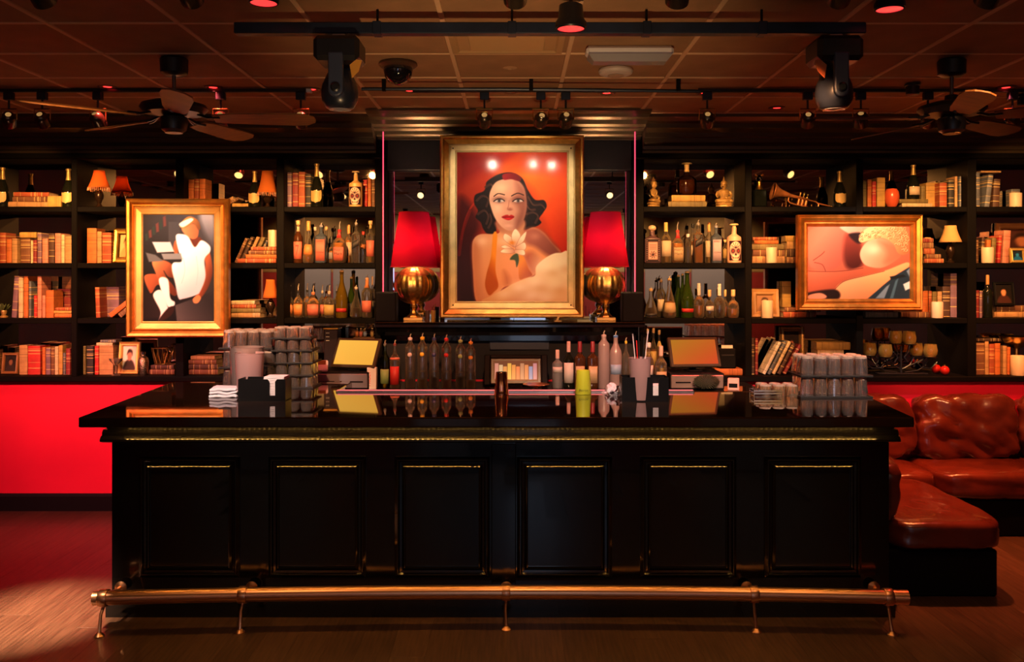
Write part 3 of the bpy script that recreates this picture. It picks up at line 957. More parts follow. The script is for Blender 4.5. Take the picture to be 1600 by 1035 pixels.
p.poly([(395, 340), (430, 328), (470, 345), (510, 410), (550, 368), (600, 400), (604, 440), (570, 490), (576, 600), (545, 690), (520, 715), (440, 740), (410, 735), (390, 640), (370, 550), (380, 510), (430, 500), (410, 430)], WD, (214, 204, 214), ((450, 450), (590, 600)))
p.line([(440, 480), (450, 560), (430, 640)], 4, (206, 196, 206), 0.7)
p.line([(520, 470), (530, 560), (520, 650)], 4, (206, 196, 206), 0.7)
p.poly([(250, 378), (360, 378), (385, 440), (280, 446)], (206, 200, 204), smooth=False)
p.poly([(305, 452), (425, 450), (435, 488), (320, 490)], (150, 146, 150), smooth=False)
p.poly([(210, 445), (270, 460), (320, 500), (230, 505)], (120, 116, 120), smooth=False)
p.poly([(290, 620), (345, 615), (360, 730), (388, 760), (380, 785), (340, 780)], (240, 234, 236))
p.poly([(255, 715), (305, 685), (345, 790), (350, 830), (290, 880), (300, 820)], (236, 230, 232))
p.poly([(285, 880), (345, 800), (385, 790), (370, 840), (310, 882)], (70, 40, 36))
p.poly([(500, 740), (530, 715), (548, 735), (530, 765), (505, 765)], BRL)
p.img = 255 * (np.clip(p.img, 0, 255) / 255) ** 1.4
FPROF2 = [(0.0, 0.03), (0.0, -0.022), (0.012, -0.034), (0.03, -0.030), (0.045, -0.014), (0.058, -0.020), (0.062, 0.012), (0.062, 0.03)]
framed('framed_painting', 'upright gold-framed picture of a seated figure in white dress with book', 199, 358, 311, 527, 6.95, p, FPROF2, 0.062, GOLDRED, mat('amber_gilt_liner', (0.80, 0.42, 0.12), 0.45, metal=0.7, var=0.15, bump=0.04), 0.06, ry=0.02)

# --- sleeper picture (a simplified arrangement of its colours)
p = Paint(190, 1110, 187, 855, 200, 146)
p.fill((214, 104, 78))
p.poly([(190, 187), (1110, 187), (1110, 855), (190, 855)], (226, 118, 90), (196, 88, 62), ((300, 300), (400, 800)), smooth=False)
p.poly([(190, 240), (330, 190), (500, 200), (580, 300), (540, 460), (420, 580), (240, 580), (190, 480)], (232, 128, 100), (204, 92, 74), ((300, 300), (540, 500)), soft=12)
p.poly([(540, 260), (660, 320), (700, 480), (640, 580), (540, 560), (510, 430)], (170, 62, 46), (96, 26, 24), ((540, 320), (640, 560)), soft=24)
p.poly([(480, 187), (740, 187), (700, 260), (600, 270)], (238, 178, 156), (220, 150, 128), ((520, 190), (680, 260)))
p.poly([(560, 260), (690, 250), (680, 330), (630, 340)], (58, 30, 40), soft=10)
p.poly([(670, 400), (740, 320), (860, 300), (980, 360), (1030, 450), (960, 520), (850, 570), (720, 550), (665, 480)], (240, 176, 148), (206, 112, 82), ((690, 400), (1010, 480)))
p.blob(780, 400, 70, 50, (252, 214, 194), .6)
p.poly([(830, 320), (980, 360), (1030, 450), (960, 520), (880, 520), (900, 430)], (196, 104, 76), soft=30, alpha=.55)
HB, HBD = (240, 192, 138), (190, 116, 70)
p.poly([(650, 300), (690, 230), (780, 187), (1000, 187), (1090, 240), (1110, 400), (1060, 450), (1000, 430), (960, 350), (860, 295), (740, 320), (670, 335)], HB, HBD, ((760, 200), (1080, 430)))
rs = random.Random(3)
n_ = 0
while n_ < 95:
    cx_, cy_ = rs.uniform(670, 1100), rs.uniform(195, 440)
    edge = 330 - 55 * math.sin((cx_ - 640) / 330 * PI * .5) + max(0, cx_ - 900) * .95
    if cy_ > edge or (cx_ < 760 and cy_ < 230):
        continue
    n_ += 1
    a = rs.uniform(0, 6.28)
    cr = [(cx_ + 17 * (1 - q / 9) * math.cos(a + q * .75), cy_ + 15 * (1 - q / 9) * math.sin(a + q * .75)) for q in range(9)]
    p.line(cr, 6, (176, 104, 56), .75)
    p.line([(u - 4, v - 5) for u, v in cr[:6]], 4, (255, 226, 178), .7)
p.poly([(190, 600), (400, 600), (560, 590), (700, 560), (840, 600), (860, 640), (700, 660), (520, 690), (440, 760), (190, 790)], (226, 116, 82), (200, 86, 54), ((300, 600), (360, 780)), soft=8)
p.poly([(440, 760), (520, 690), (700, 640), (900, 590), (1080, 520), (1100, 560), (980, 640), (860, 740), (740, 850), (470, 855)], (248, 170, 112), (232, 138, 84), ((640, 680), (700, 850)))
for ln in ([(200, 600), (400, 604), (560, 592), (690, 570)], [(440, 760), (520, 692), (700, 644), (880, 600)], [(240, 500), (310, 450), (340, 420)], [(250, 520), (320, 540), (350, 600)]):
    p.line(ln, 7, (128, 48, 34), .7)
p.poly([(190, 800), (440, 770), (460, 855), (190, 855)], (50, 20, 22), soft=10)
p.poly([(200, 820), (300, 800), (360, 830), (330, 855), (200, 855)], (216, 140, 110))
BL = [(34, 60, 84), (120, 140, 168), (18, 34, 50), (70, 110, 140), (196, 206, 220)]
p.poly([(730, 855), (860, 740), (980, 640), (1110, 560), (1110, 855)], BL[0], smooth=False)
for k, q in enumerate(([(800, 850), (900, 740), (930, 720), (880, 850)], [(930, 850), (980, 690), (1010, 660), (960, 850)], [(1000, 850), (1020, 700), (1060, 760), (1080, 850)], [(930, 650), (1050, 630), (1080, 650), (940, 680)], [(1050, 720), (1110, 690), (1110, 760), (1070, 780)], [(1080, 600), (1110, 570), (1110, 660)])):
    p.poly(q, BL[(k * 2 + 1) % 5], smooth=False, soft=5)
lum = p.img.mean(-1, keepdims=True)
p.img = 255 * (np.clip(p.img * .72 + lum * .28, 0, 255) / 255) ** 1.3
FPROF3 = [(0.0, 0.03), (0.0, -0.02), (0.008, -0.030), (0.018, -0.026), (0.026, -0.034), (0.048, -0.026), (0.058, -0.012), (0.068, -0.016), (0.086, 0.0), (0.090, 0.012), (0.090, 0.03)]
framed('framed_painting', 'landscape gold-framed picture in coral flesh tones with blonde hair and blue drapery', 1245, 1440, 336, 485, 6.95, p, FPROF3, 0.0, GOLDRED, GOLDRED, 0.06)

# ================================================================== mantel: lamps, speakers, small things
SHR = bpy.data.materials.new('red_lamp_shade')
SHR.use_nodes = True
nt = SHR.node_tree
nt.nodes.remove(nt.nodes['Principled BSDF'])
d_ = nt.nodes.new('ShaderNodeBsdfDiffuse'); d_.inputs[0].default_value = (0.80, 0.025, 0.10, 1)
t_ = nt.nodes.new('ShaderNodeBsdfTranslucent'); t_.inputs[0].default_value = (1.0, 0.04, 0.22, 1)
m_ = nt.nodes.new('ShaderNodeMixShader'); m_.inputs[0].default_value = 0.55
nt.links.new(d_.outputs[0], m_.inputs[1]); nt.links.new(t_.outputs[0], m_.inputs[2]); nt.links.new(m_.outputs[0], nt.nodes['Material Output'].inputs[0])


def table_lamp(px, label, Y=7.08):
    k = Y / FP
    zb = MZ + 0.008
    t = thing('table_lamp', label, 'lamp', (X(px, Y), Y, zb), 'gold globe lamps on the mantel')
    MB().cbox(-0.075, 0.075, -0.075, 0.075, 0, 0.028, 0.003).build('base', BRASS, t)
    MB().lathe([(0.062, 0.028), (0.055, 0.040), (0.030, 0.062), (0.020, 0.080), (0.030, 0.100), (0.034, 0.108), (0.024, 0.125), (0.022, 0.140)], 8).build('stem', BRASS, t)
    R = 0.158
    c = 0.132 + R * 0.93
    prof = [(R * math.sin(a), c - R * 0.96 * math.cos(a)) for a in np.linspace(0.14, PI - 0.2, 18)]
    MB().lathe(prof, 72, rib=0.022, ribn=18).build('globe', BRASS, t, smooth=True)
    z0, z1 = (503 - 419) * k, (503 - 334) * k
    r0, r1 = 36.5 * k, 23.5 * k
    MB().tube([(0, 0, c + R * 0.9), (0, 0, z1 - 0.05)], 0.008, 8).build('socket', BRASS, t)
    MB().lathe([(r0, z0), (r0 + 0.001, z0 + 0.004), (r1, z1), (r1 - 0.002, z1), (r0 - 0.002, z0 + 0.002)], 40)
    s = MB()
    n = 44
    vs_, fs_ = [], []
    for (r, z) in ((r0, z0), (r1, z1)):
        for i in range(n):
            a = 2 * PI * i / n
            vs_.append((r * math.cos(a), r * math.sin(a), z))
    for i in range(n):
        fs_.append((i, (i + 1) % n, n + (i + 1) % n, n + i))
    s.add(vs_, fs_)
    sh = s.build('shade', SHR, t, smooth=True)
    sh.modifiers.new('s', 'SOLIDIFY').thickness = 0.003
    for (r, z) in ((r0, z0), (r1, z1)):
        MB().tube([(r * math.cos(2 * PI * i / 40), r * math.sin(2 * PI * i / 40), z) for i in range(40)], 0.0028, 6, closed=True).build('shade_trim', mat('red_trim', (0.5, 0.02, 0.03), 0.5), sh)
    MB().ball((0, 0, 0), 0.033, 14, 10, (1, 1, 1.25)).build('bulb', mat('lit_bulb', (1, .9, .7), 0.3, emit=(1.0, 0.66, 0.30), emit_s=14), t, (0, 0, (z0 + z1) / 2 - 0.03), smooth=True)
    l = point_light('lamp_light', (0, 0, (z0 + z1) / 2 - 0.03), 55, (1.0, 0.62, 0.28), 0.045)
    l.parent = t
    return t


table_lamp(647, 'red-shaded lamp with ribbed gold globe base, portrait side nearest the skull bottle')
table_lamp(946, 'red-shaded lamp with ribbed gold globe base, portrait side nearest the buddha statues')


def speaker(x0, x1, label):
    Y = 6.835
    w, h = (x1 - x0) * Y / FP, (505 - 458) * Y / FP
    t = thing('speaker_box', label, 'speaker', (X((x0 + x1) / 2, Y), Y, MZ + 0.008), 'black speaker boxes on the mantel ends')
    MB().cbox(-w / 2, w / 2, 0, 0.13, 0, h, 0.008).build('cabinet', SATIN, t)
    MB().cbox(-w / 2 + 0.008, w / 2 - 0.008, -0.006, 0.004, 0.008, h - 0.008, 0.003).build('grille', mat('speaker_cloth', (0.008, 0.008, 0.011), 0.9, spec=0.1, bump=0.3, bscale=600), t)
    return t


speaker(586, 619, 'small black speaker box on the mantel end beside the champagne bottles')
speaker(972, 1006, 'small black speaker box on the mantel end near the standing decanter shelves')
# pencil cups beside the lamp
for i, (px, y0, m, lb) in enumerate(((668, 484, mat('dark_cup', (0.05, 0.025, 0.02), 0.3), 'small dark cylinder cup beside the gold lamp base'), (677, 484, AMBERGL, 'small amber glass holder between lamp and portrait frame'))):
    t = thing('holder_cup', lb, 'cup', (X(px, 6.93), 6.93, MZ + 0.008))
    MB().lathe([(0.016, 0), (0.017, 0.004), (0.019, 0.085), (0.017, 0.085), (0.015, 0.006), (0.0001, 0.006)], 14).build('cup_wall', m, t, smooth=True)
    if i:
        for q in range(3):
            MB().tube([(0.004 * q - 0.004, 0, 0.02), (0.012 * q - 0.008, 0, 0.115 + 0.01 * q)], 0.003, 6).build('stick', BRASS, t)
t = thing('frame_clip', 'small gilt clip resting at the foot of the portrait frame', 'clip', (X(872, 6.86), 6.86, MZ + 0.008))
MB().cbox(-0.03, 0.03, -0.015, 0.015, 0, 0.012, 0.003).build('clip_base', GOLD, t)
MB().prism_y([(-0.018, 0.012), (0.0, 0.012), (0.02, 0.055), (0.004, 0.055)], -0.008, 0.008).build('clip_arm', GOLD, t)

# ================================================================== shelf contents
BOOKC = {
    'orange': (0.46, 0.12, 0.022), 'rust': (0.30, 0.06, 0.018), 'tan': (0.40, 0.22, 0.09), 'cream': (0.56, 0.42, 0.25), 'brown': (0.15, 0.058, 0.024),
    'dark-brown': (0.055, 0.022, 0.012), 'red': (0.42, 0.016, 0.014), 'maroon': (0.18, 0.014, 0.016), 'pink': (0.52, 0.19, 0.13), 'purple': (0.16, 0.085, 0.135),
    'black': (0.012, 0.010, 0.010), 'olive': (0.17, 0.125, 0.04), 'slate': (0.09, 0.10, 0.125), 'gold': (0.42, 0.24, 0.055), 'white': (0.60, 0.52, 0.44), 'blue': (0.07, 0.085, 0.16),
}
for k_, c_ in BOOKC.items():
    book_mat('cloth_' + k_, c_, gilt=k_ in ('black', 'brown', 'dark-brown', 'maroon', 'red', 'rust', 'slate', 'blue', 'purple'))
PLACE = {}       # (bay, row, sort) -> running list, to number neighbours


def where(bay, row):
    return '%s, %s' % (ROWN[row], BAYN[bay])


def book_mesh(parent, th, h, d, col):
    """upright book: thickness along x, spine facing -y"""
    c = 0.0028
    ov = 0.003
    n = 5
    prof = []
    for i in range(n + 1):
        a = PI * i / n
        prof.append((-math.cos(a) * th / 2, -math.sin(a) * min(0.006, th * .2)))
    outer = [(-th / 2, d)] + prof + [(th / 2, d)]
    inner = [(th / 2 - c, d), (th / 2 - c, 0.004), (-th / 2 + c, 0.004), (-th / 2 + c, d)]
    MB().prism_z(outer + inner, 0, h).build('cover', MATS['cloth_' + col], parent)
    MB().box(-th / 2 + c, th / 2 - c, 0.004, d - ov, ov, h - ov).build('page_block', PAPER, parent)


def book_v(bay, row, x0, x1, ytop, col, lean=0.0, Y=7.17, d=0.15, ybot=None):
    """standing book filling x0..x1 px up to ytop px; lean in degrees (positive tips to the right)"""
    zb = ROWZ[row] if ybot is None else Z(ybot, Y)
    th, h = (x1 - x0) * Y / FP - 0.0015, Z(ytop, Y) - zb
    th = max(th, 0.012)
    lst = PLACE.setdefault((bay, row, 'v'), [])
    lst.append(1)
    size = 'slim' if th < 0.034 else ('thick' if th > 0.075 else 'standing')
    st = ' tilted' if abs(lean) > 6 else ''
    t = thing('book', '%s %s%s book, %s upright along %s' % (size, col, st, ORD[len(lst) - 1], where(bay, row)), 'book', group='upright books on the shelves')
    a = math.radians(lean)
    px = X((x0 + x1) / 2, Y)
    t.rotation_euler = (0, a, 0)
    # keep the lower corner on the shelf
    dz = abs(math.sin(a)) * th / 2
    t.location = (px, Y, zb + dz + 0.001)
    if lean:
        h = h / math.cos(a) - abs(math.tan(a)) * th
    book_mesh(t, th, h, d, col)
    return t


def book_f(bay, row, x0, x1, y0, y1, col, Y=7.17, d=0.17, tilt=0.0, zb=None, rz=0.0):
    """book lying flat, spine to the room: x0..x1 px long, y0 (top) .. y1 (bottom) px thick"""
    th, L = max((y1 - y0) * Y / FP - 0.001, 0.012), (x1 - x0) * Y / FP
    lst = PLACE.setdefault((bay, row, 'f'), [])
    lst.append(1)
    t = thing('book', '%s %s book lying flat, %s of those on %s' % ('thin' if th < .036 else 'thick', col, ORD[len(lst) - 1], where(bay, row)), 'book', group='books lying flat on the shelves')
    zc = (Z(y1, Y) if zb is None else zb) + th / 2 + 0.001
    t.location = (X((x0 + x1) / 2, Y), Y, zc)
    t.rotation_euler = (0, math.radians(tilt), rz)
    c = MB()
    e = bpy.data.objects.new('tmp', None)
    # lay the upright book on its side: z -> x
    M = Matrix.Rotation(PI / 2, 4, 'Y')
    k = 0.0028
    n = 5
    prof = [(-math.cos(PI * i / n) * th / 2, -math.sin(PI * i / n) * min(0.006, th * .2)) for i in range(n + 1)]
    outer = [(-th / 2, d)] + prof + [(th / 2, d)]
    inner = [(th / 2 - k, d), (th / 2 - k, 0.004), (-th / 2 + k, 0.004), (-th / 2 + k, d)]
    cm = MB().prism_z(outer + inner, -L / 2, L / 2).build('cover', MATS['cloth_' + col], t)
    cm.rotation_euler = (0, PI / 2, 0)
    pm = MB().box(-th / 2 + k, th / 2 - k, 0.004, d - 0.003, -L / 2 + 0.003, L / 2 - 0.003).build('page_block', PAPER, t)
    pm.rotation_euler = (0, PI / 2, 0)
    bpy.data.objects.remove(e)
    return t


def stack(bay, row, specs, Y=7.17, d=0.17):
    """specs from the bottom up: (x0, x1, px thickness, colour[, tilt]); rests on the shelf"""
    z = ROWZ[row]
    for s in specs:
        b_ = book_f(bay, row, s[0], s[1], 0, s[2], s[3], Y=Y, d=d, zb=z, rz=random.uniform(-.05, .05) if len(s) < 5 else s[4])
        z += s[2] * Y / FP
    return z


def candle(bay, row, x0, x1, ytop, Y=7.12, extra='', base=None):
    zb = ROWZ[row] if base is None else base
    h = Z(ytop, Y) - zb
    r = (x1 - x0) / 2 * Y / FP
    lst = PLACE.setdefault((bay, row, 'c'), [])
    lst.append(1)
    t = thing('pillar_candle', 'unlit ivory pillar candle %son %s' % (extra, where(bay, row)), 'candle', (X((x0 + x1) / 2, Y), Y, zb + 0.001), 'pillar candles on the shelves')
    MB().lathe([(r * .97, 0), (r, 0.004), (r, h - 0.004), (r * .94, h), (r * .8, h - 0.003), (r * .3, h - 0.006), (0.0001, h - 0.006)], 24).build('wax', WAX, t, smooth=True)
    MB().tube([(0, 0, h - 0.008), (0.001, 0, h + 0.004), (0.003, 0, h + 0.010)], 0.0013, 5).build('wick', SATIN, t)
    return t


# ------------------------------------------------------------------ bottles
PROF = {
    'whisky': [(.90, 0), (1, .025), (1, .57), (.93, .62), (.62, .68), (.36, .73), (.30, .78), (.30, .90)],
    'champ': [(.93, 0), (1, .025), (1, .36), (.95, .44), (.76, .55), (.50, .66), (.36, .73), (.32, .80), (.30, .93), (.36, .935), (.36, .955), (.30, .96)],
    'slim': [(.92, 0), (1, .02), (1, .60), (.92, .66), (.55, .74), (.38, .79), (.36, .84), (.36, .90)],
    'squat': [(.80, 0), (.96, .05), (1, .16), (1, .40), (.92, .50), (.62, .58), (.32, .62), (.27, .66), (.27, .76)],
    'bell': [(.84, 0), (1, .04), (1, .16), (.86, .32), (.58, .50), (.36, .62), (.28, .70), (.28, .90)],
    'long': [(.95, 0), (1, .015), (1, .74), (.92, .78), (.52, .83), (.40, .86), (.40, .90)],
    'shoulder': [(.92, 0), (1, .02), (1, .62), (.96, .66), (.55, .71), (.34, .74), (.32, .80), (.32, .90)],
}


def prof_at(prof, z):
    for (r0, z0), (r1, z1) in zip(prof, prof[1:]):
        if z0 <= z <= z1:
            return r0 + (r1 - r0) * (z - z0) / max(z1 - z0, 1e-6)
    return prof[-1][0]


def text_part(body, size, m, parent, loc, width=None):
    """lettering as a thin mesh standing upright, facing -y"""
    cu = bpy.data.curves.new('lettering', 'FONT')
    cu.body = body
    cu.size = size
    cu.align_x = 'CENTER'
    cu.align_y = 'CENTER'
    o = bpy.data.objects.new('lettering', cu)
    COL.objects.link(o)
    dg = bpy.context.evaluated_depsgraph_get()
    me = bpy.data.meshes.new_from_object(o.evaluated_get(dg))
    bpy.data.objects.remove(o)
    me.materials.clear()
    me.materials.append(m)
    t = link('lettering', me, parent, loc, (PI / 2, 0, 0))
    if width and me.vertices:
        ww = max(v.co.x for v in me.vertices) - min(v.co.x for v in me.vertices)
        t.scale = (width / ww, 1, 1)
    return t


SKULL = None


def skull_paint(base, ink):
    q = Paint(0, 100, 0, 120, 44, 52)
    q.fill(base)
    q.poly([(50, 4), (86, 22), (96, 60), (84, 92), (70, 116), (30, 116), (16, 92), (4, 60), (14, 22)], (235, 205, 180))
    for ex in (30, 70):
        q.blob(ex, 62, 15, 15, ink, 1.0); q.blob(ex, 62, 15, 15, ink, .9); q.blob(ex, 62, 6, 6, (190, 60, 50), 1)
    q.poly([(50, 74), (58, 88), (42, 88)], ink)
    for k in range(7):
        q.line([(26 + 8 * k, 98), (26 + 8 * k, 110)], 2.4, ink)
    q.line([(26, 104), (74, 104)], 2, ink)
    for a in (-60, -30, 0, 30, 60):
        r = math.radians(a - 90)
        q.line([(50, 46), (50 + 26 * math.cos(r), 46 + 26 * math.sin(r))], 4, ink, .9)
        q.blob(50 + 32 * math.cos(r), 46 + 32 * math.sin(r), 4, 4, (180, 40, 60), 1)
    for k in range(5):
        q.blob(10 + 6 * k, 84 + 5 * k, 3, 3, ink, 1); q.blob(90 - 6 * k, 84 + 5 * k, 3, 3, ink, 1)
    return q


LABM = {}


def label_mat(c):
    key = 'label_%.2f_%.2f_%.2f' % c
    return mat(key, c, 0.55, var=0.06, vscale=40)


LC = {'pink': (0.544, 0.136, 0.095), 'orange': (0.544, 0.190, 0.054), 'cream': (0.544, 0.422, 0.286), 'white': (0.558, 0.490, 0.449), 'black': (0.020, 0.018, 0.020), 'tan': (0.422, 0.286, 0.150), 'red': (0.442, 0.020, 0.020),
      'gold': (0.449, 0.299, 0.095), 'green': (0.204, 0.340, 0.122), 'lilac': (0.422, 0.313, 0.381), 'blue': (0.204, 0.286, 0.442), 'grey': (0.272, 0.258, 0.272)}
POUR = mat('pourer_metal', (0.75, 0.66, 0.55), 0.25, metal=0.5)


def bottle(label, px, w, ytop, zb, Y, shape='whisky', gl=None, liq='amber', level=0.5, lab='cream', lz=(0.14, 0.46), cap='cork', capc=(0.6, 0.4, 0.2), sq=2.0, flat=1.0,
           txt=None, slant=False, group='bottles behind the bar', lab2=None, name='bottle', neck=None):
    H = Z(ytop, Y) - zb
    r = w / 2 * Y / FP
    prof = PROF[shape]
    t = thing(name, label, 'bottle', (X(px, Y), Y, zb + 0.001), group)
    gl = gl or CLEAR
    pz = None
    if sq > 2:
        pz = next((z for (q, z), (q1, z1) in zip(prof, prof[1:]) if q1 < .7 and z > .2), .6) * H
    n = 20 if sq == 2 else 24
    MB().lathe([(q * r, z * H) for q, z in prof], n, sy=flat, p=sq, pz=pz).build('glass', gl, t, smooth=True, angle=35)
    top = prof[-1][1]
    if liq and level:
        inner = [(q * r * .93, z * H + (0.003 if i == 0 else 0)) for i, (q, z) in enumerate(prof) if z < level]
        inner.append((prof_at(prof, level) * r * .93, level * H))
        MB().lathe(inner, 16 if sq == 2 else 24, sy=flat, p=sq, pz=pz).build('liquid', LIQ[liq], t, smooth=True, angle=35)

    def patch(nm, z0, z1, m, half=62, k=1.015, sl=0.0):
        vs_, fs_ = [], []
        nn = 12
        pp = sq if sq > 2 else 2.0
        if sq > 2:
            half = 40
        for zz in (z0, (z0 + z1) / 2, z1):
            rr = prof_at(prof, zz) * r * k
            for i in range(nn + 1):
                a = math.radians(-90 - half + 2 * half * i / nn)
                ca, sa = math.cos(a), math.sin(a)
                kk = (abs(ca) ** pp + abs(sa) ** pp) ** (-1 / pp)
                vs_.append((rr * kk * ca, rr * kk * sa * flat - 0.0006, zz * H + sl * H * (i / nn - .5)))
        for j in range(2):
            for i in range(nn):
                a = j * (nn + 1) + i
                fs_.append((a, a + 1, a + nn + 2, a + nn + 1))
        o = MB().add(vs_, fs_).build(nm, m, t, smooth=True)
        o.modifiers.new('s', 'SOLIDIFY').thickness = 0.0006
        return o
    if lab == 'skull':
        q = skull_paint((40, 14, 30), (36, 12, 26))
        zc0, zc1 = lz
        link('label', q.mesh('label', 1, 1, VARN, place=lambda u, v: (math.sin(u * 1.9) * r * 1.012, -math.cos(u * 1.9) * r * 1.012 * flat - 0.001, ((zc0 + zc1) / 2 + v * (zc1 - zc0)) * H)), t)
    elif lab == 'filigree':
        q = Paint(0, 100, 0, 140, 40, 56)
        q.fill((38, 22, 26))
        q.poly([(16, 16), (84, 16), (84, 124), (16, 124)], (196, 150, 140), smooth=False)
        for cy_ in (94,):
            for k in range(8):
                a = k * PI / 4
                q.line([(50, cy_), (50 + 14 * math.cos(a), cy_ + 12 * math.sin(a)), (50 + 26 * math.cos(a + .4), cy_ + 22 * math.sin(a + .4))], 4, (50, 26, 30))
        for k in range(4):
            q.line([(26, 34 + 9 * k), (74, 34 + 9 * k)], 2.5, (70, 40, 40), .8)
        for k in range(10):
            q.blob(7, 10 + 13 * k, 3, 4, (180, 140, 130), .9); q.blob(93, 10 + 13 * k, 3, 4, (180, 140, 130), .9)
        link('label', q.mesh('label', 2 * r * .86, (lz[1] - lz[0]) * H, VARN), t, (0, -r * flat * 1.0 - 0.001, (lz[0] + lz[1]) / 2 * H))
    elif lab:
        patch('label', lz[0], lz[1], label_mat(LC[lab]), sl=0.09 if slant else 0.0)
        if slant:
            pass
    if lab2:
        patch('neck_label', lab2[1], lab2[2], label_mat(LC[lab2[0]]), half=180, k=1.03)
    if txt:
        for (s_, size, zf, cc) in txt:
            rr = prof_at(prof, zf) * r
            text_part(s_, size * H, mat('ink_%s' % cc, {'dark': (0.05, 0.02, 0.02), 'red': (0.6, 0.02, 0.02), 'gold': (0.7, 0.45, 0.1), 'white': (0.8, 0.75, 0.7), 'blue': (0.1, 0.15, 0.4)}[cc], 0.6), t, (0, -rr * flat * 1.015 - 0.002, zf * H), width=rr * (1.25 if len(s_) > 1 else .7))
    rn = prof[-1][0] * r
    if cap == 'cork':
        MB().lathe([(rn * 1.0, top * H - 0.004), (rn * 1.05, top * H), (rn * 1.45, top * H + 0.002), (rn * 1.45, H - 0.003), (rn * 1.25, H)], 14).build('stopper', mat('cap_%.2f_%.2f_%.2f' % capc, capc, 0.4), t, smooth=True)
    elif cap == 'tall':
        MB().lathe([(rn * 1.15, top * H * .86), (rn * 1.15, H - 0.004), (rn * 1.0, H)], 14).build('cap', mat('cap_%.2f_%.2f_%.2f' % capc, capc, 0.4), t, smooth=True)
    elif cap == 'ball':
        MB().tube([(0, 0, top * H - 0.01), (0, 0, H * .92)], rn * .8, 10).build('stopper', mat('cap_%.2f_%.2f_%.2f' % capc, capc, 0.3), t)
        MB().ball((0, 0, H * .95), rn * 1.6, 14, 8, (1, 1, .75)).build('stopper_ball', mat('cap_%.2f_%.2f_%.2f' % capc, capc, 0.3), t, smooth=True)
    elif cap == 'flare':
        MB().lathe([(rn, top * H - 0.01), (rn * .8, top * H + 0.01), (rn * .9, H * .955), (rn * 1.9, H * .965), (rn * 1.9, H * .99), (rn * 1.5, H)], 14).build('stopper', mat('cap_%.2f_%.2f_%.2f' % capc, capc, 0.35), t, smooth=True)
    elif cap == 'pour':
        MB().lathe([(rn * .9, top * H - 0.01), (rn * 1.1, top * H), (rn * 1.1, top * H + 0.010), (rn * .45, top * H + 0.014)], 12).build('pourer_collar', mat('cap_%.2f_%.2f_%.2f' % capc, capc, 0.4), t, smooth=True)
        z0 = top * H + 0.010
        MB().tube([(0, 0, z0), (0, 0, z0 + (H - z0) * .55), (0.006, -0.002, H)], [0.005, 0.0042, 0.0035], 8).build('pourer_spout', POUR, t, smooth=True)
    elif cap == 'foil':
        z0 = .70 * H
        MB().lathe([(prof_at(prof, .70) * r * 1.03, z0), (prof_at(prof, .80) * r * 1.04, .80 * H), (prof_at(prof, .93) * r * 1.05, .93 * H), (.37 * r * 1.03, .94 * H), (.37 * r * 1.03, .965 * H), (.44 * r, .97 * H), (.44 * r, .99 * H), (.3 * r, H)], 16).build('foil', mat('cap_%.2f_%.2f_%.2f' % capc, capc, 0.35, metal=0.6, bump=.2, bscale=120), t, smooth=True)
    return t


def champagne(bay, row, px, ytop, Y=7.2, w=19, shield=True, extra=''):
    zb = ROWZ[row]
    t = bottle('dark champagne bottle with %sgold foil neck on %s' % (extra, where(bay, row)), px, w, ytop, zb, Y, 'champ', DARKGL, None, 0, None, cap='foil', capc=(0.62, 0.42, 0.14), group='champagne bottles on the shelves', name='champagne_bottle')
    if shield:
        H = Z(ytop, Y) - zb
        r = w / 2 * Y / FP
        vs_, fs_ = [], []
        nn, mm = 12, 8
        for j in range(mm + 1):
            v = j / mm
            for i in range(nn + 1):
                u = i / nn * 2 - 1
                wd = 1.05 * math.sqrt(max(0.0, 1 - (max(0, .45 - v) / .45) ** 2)) * (1 - .08 * max(0, v - .8) / .2)
                a = u * wd
                zz = (0.10 + .29 * v - (0.03 * (1 - abs(u)) ** 2 * 0 if v < 1 else .02 * (1 - abs(abs(u) - .5) * 2)))
                k = prof_at(PROF['champ'], zz) * r * 1.02
                vs_.append((math.sin(a) * k, -math.cos(a) * k, zz * H))
        for j in range(mm):
            for i in range(nn):
                a = j * (nn + 1) + i
                fs_.append((a, a + 1, a + nn + 2, a + nn + 1))
        MB().add(vs_, fs_).build('shield_label', mat('shield_gold', (0.62, 0.40, 0.14), 0.5, var=.1), t, smooth=True)
    return t


# ------------------------------------------------------------------ small shaded lamps on the shelves
SHO = bpy.data.materials.new('amber_silk_shade')
SHO.use_nodes = True
nt = SHO.node_tree
nt.nodes.remove(nt.nodes['Principled BSDF'])
d_ = nt.nodes.new('ShaderNodeBsdfDiffuse'); d_.inputs[0].default_value = (0.70, 0.20, 0.04, 1)
t_ = nt.nodes.new('ShaderNodeBsdfTranslucent'); t_.inputs[0].default_value = (0.85, 0.30, 0.06, 1)
m_ = nt.nodes.new('ShaderNodeMixShader'); m_.inputs[0].default_value = 0.45
nt.links.new(d_.outputs[0], m_.inputs[1]); nt.links.new(t_.outputs[0], m_.inputs[2]); nt.links.new(m_.outputs[0], nt.nodes['Material Output'].inputs[0])
SHT_ = mat('tan_shade_cloth', (0.55, 0.30, 0.10), 0.8, var=.1)


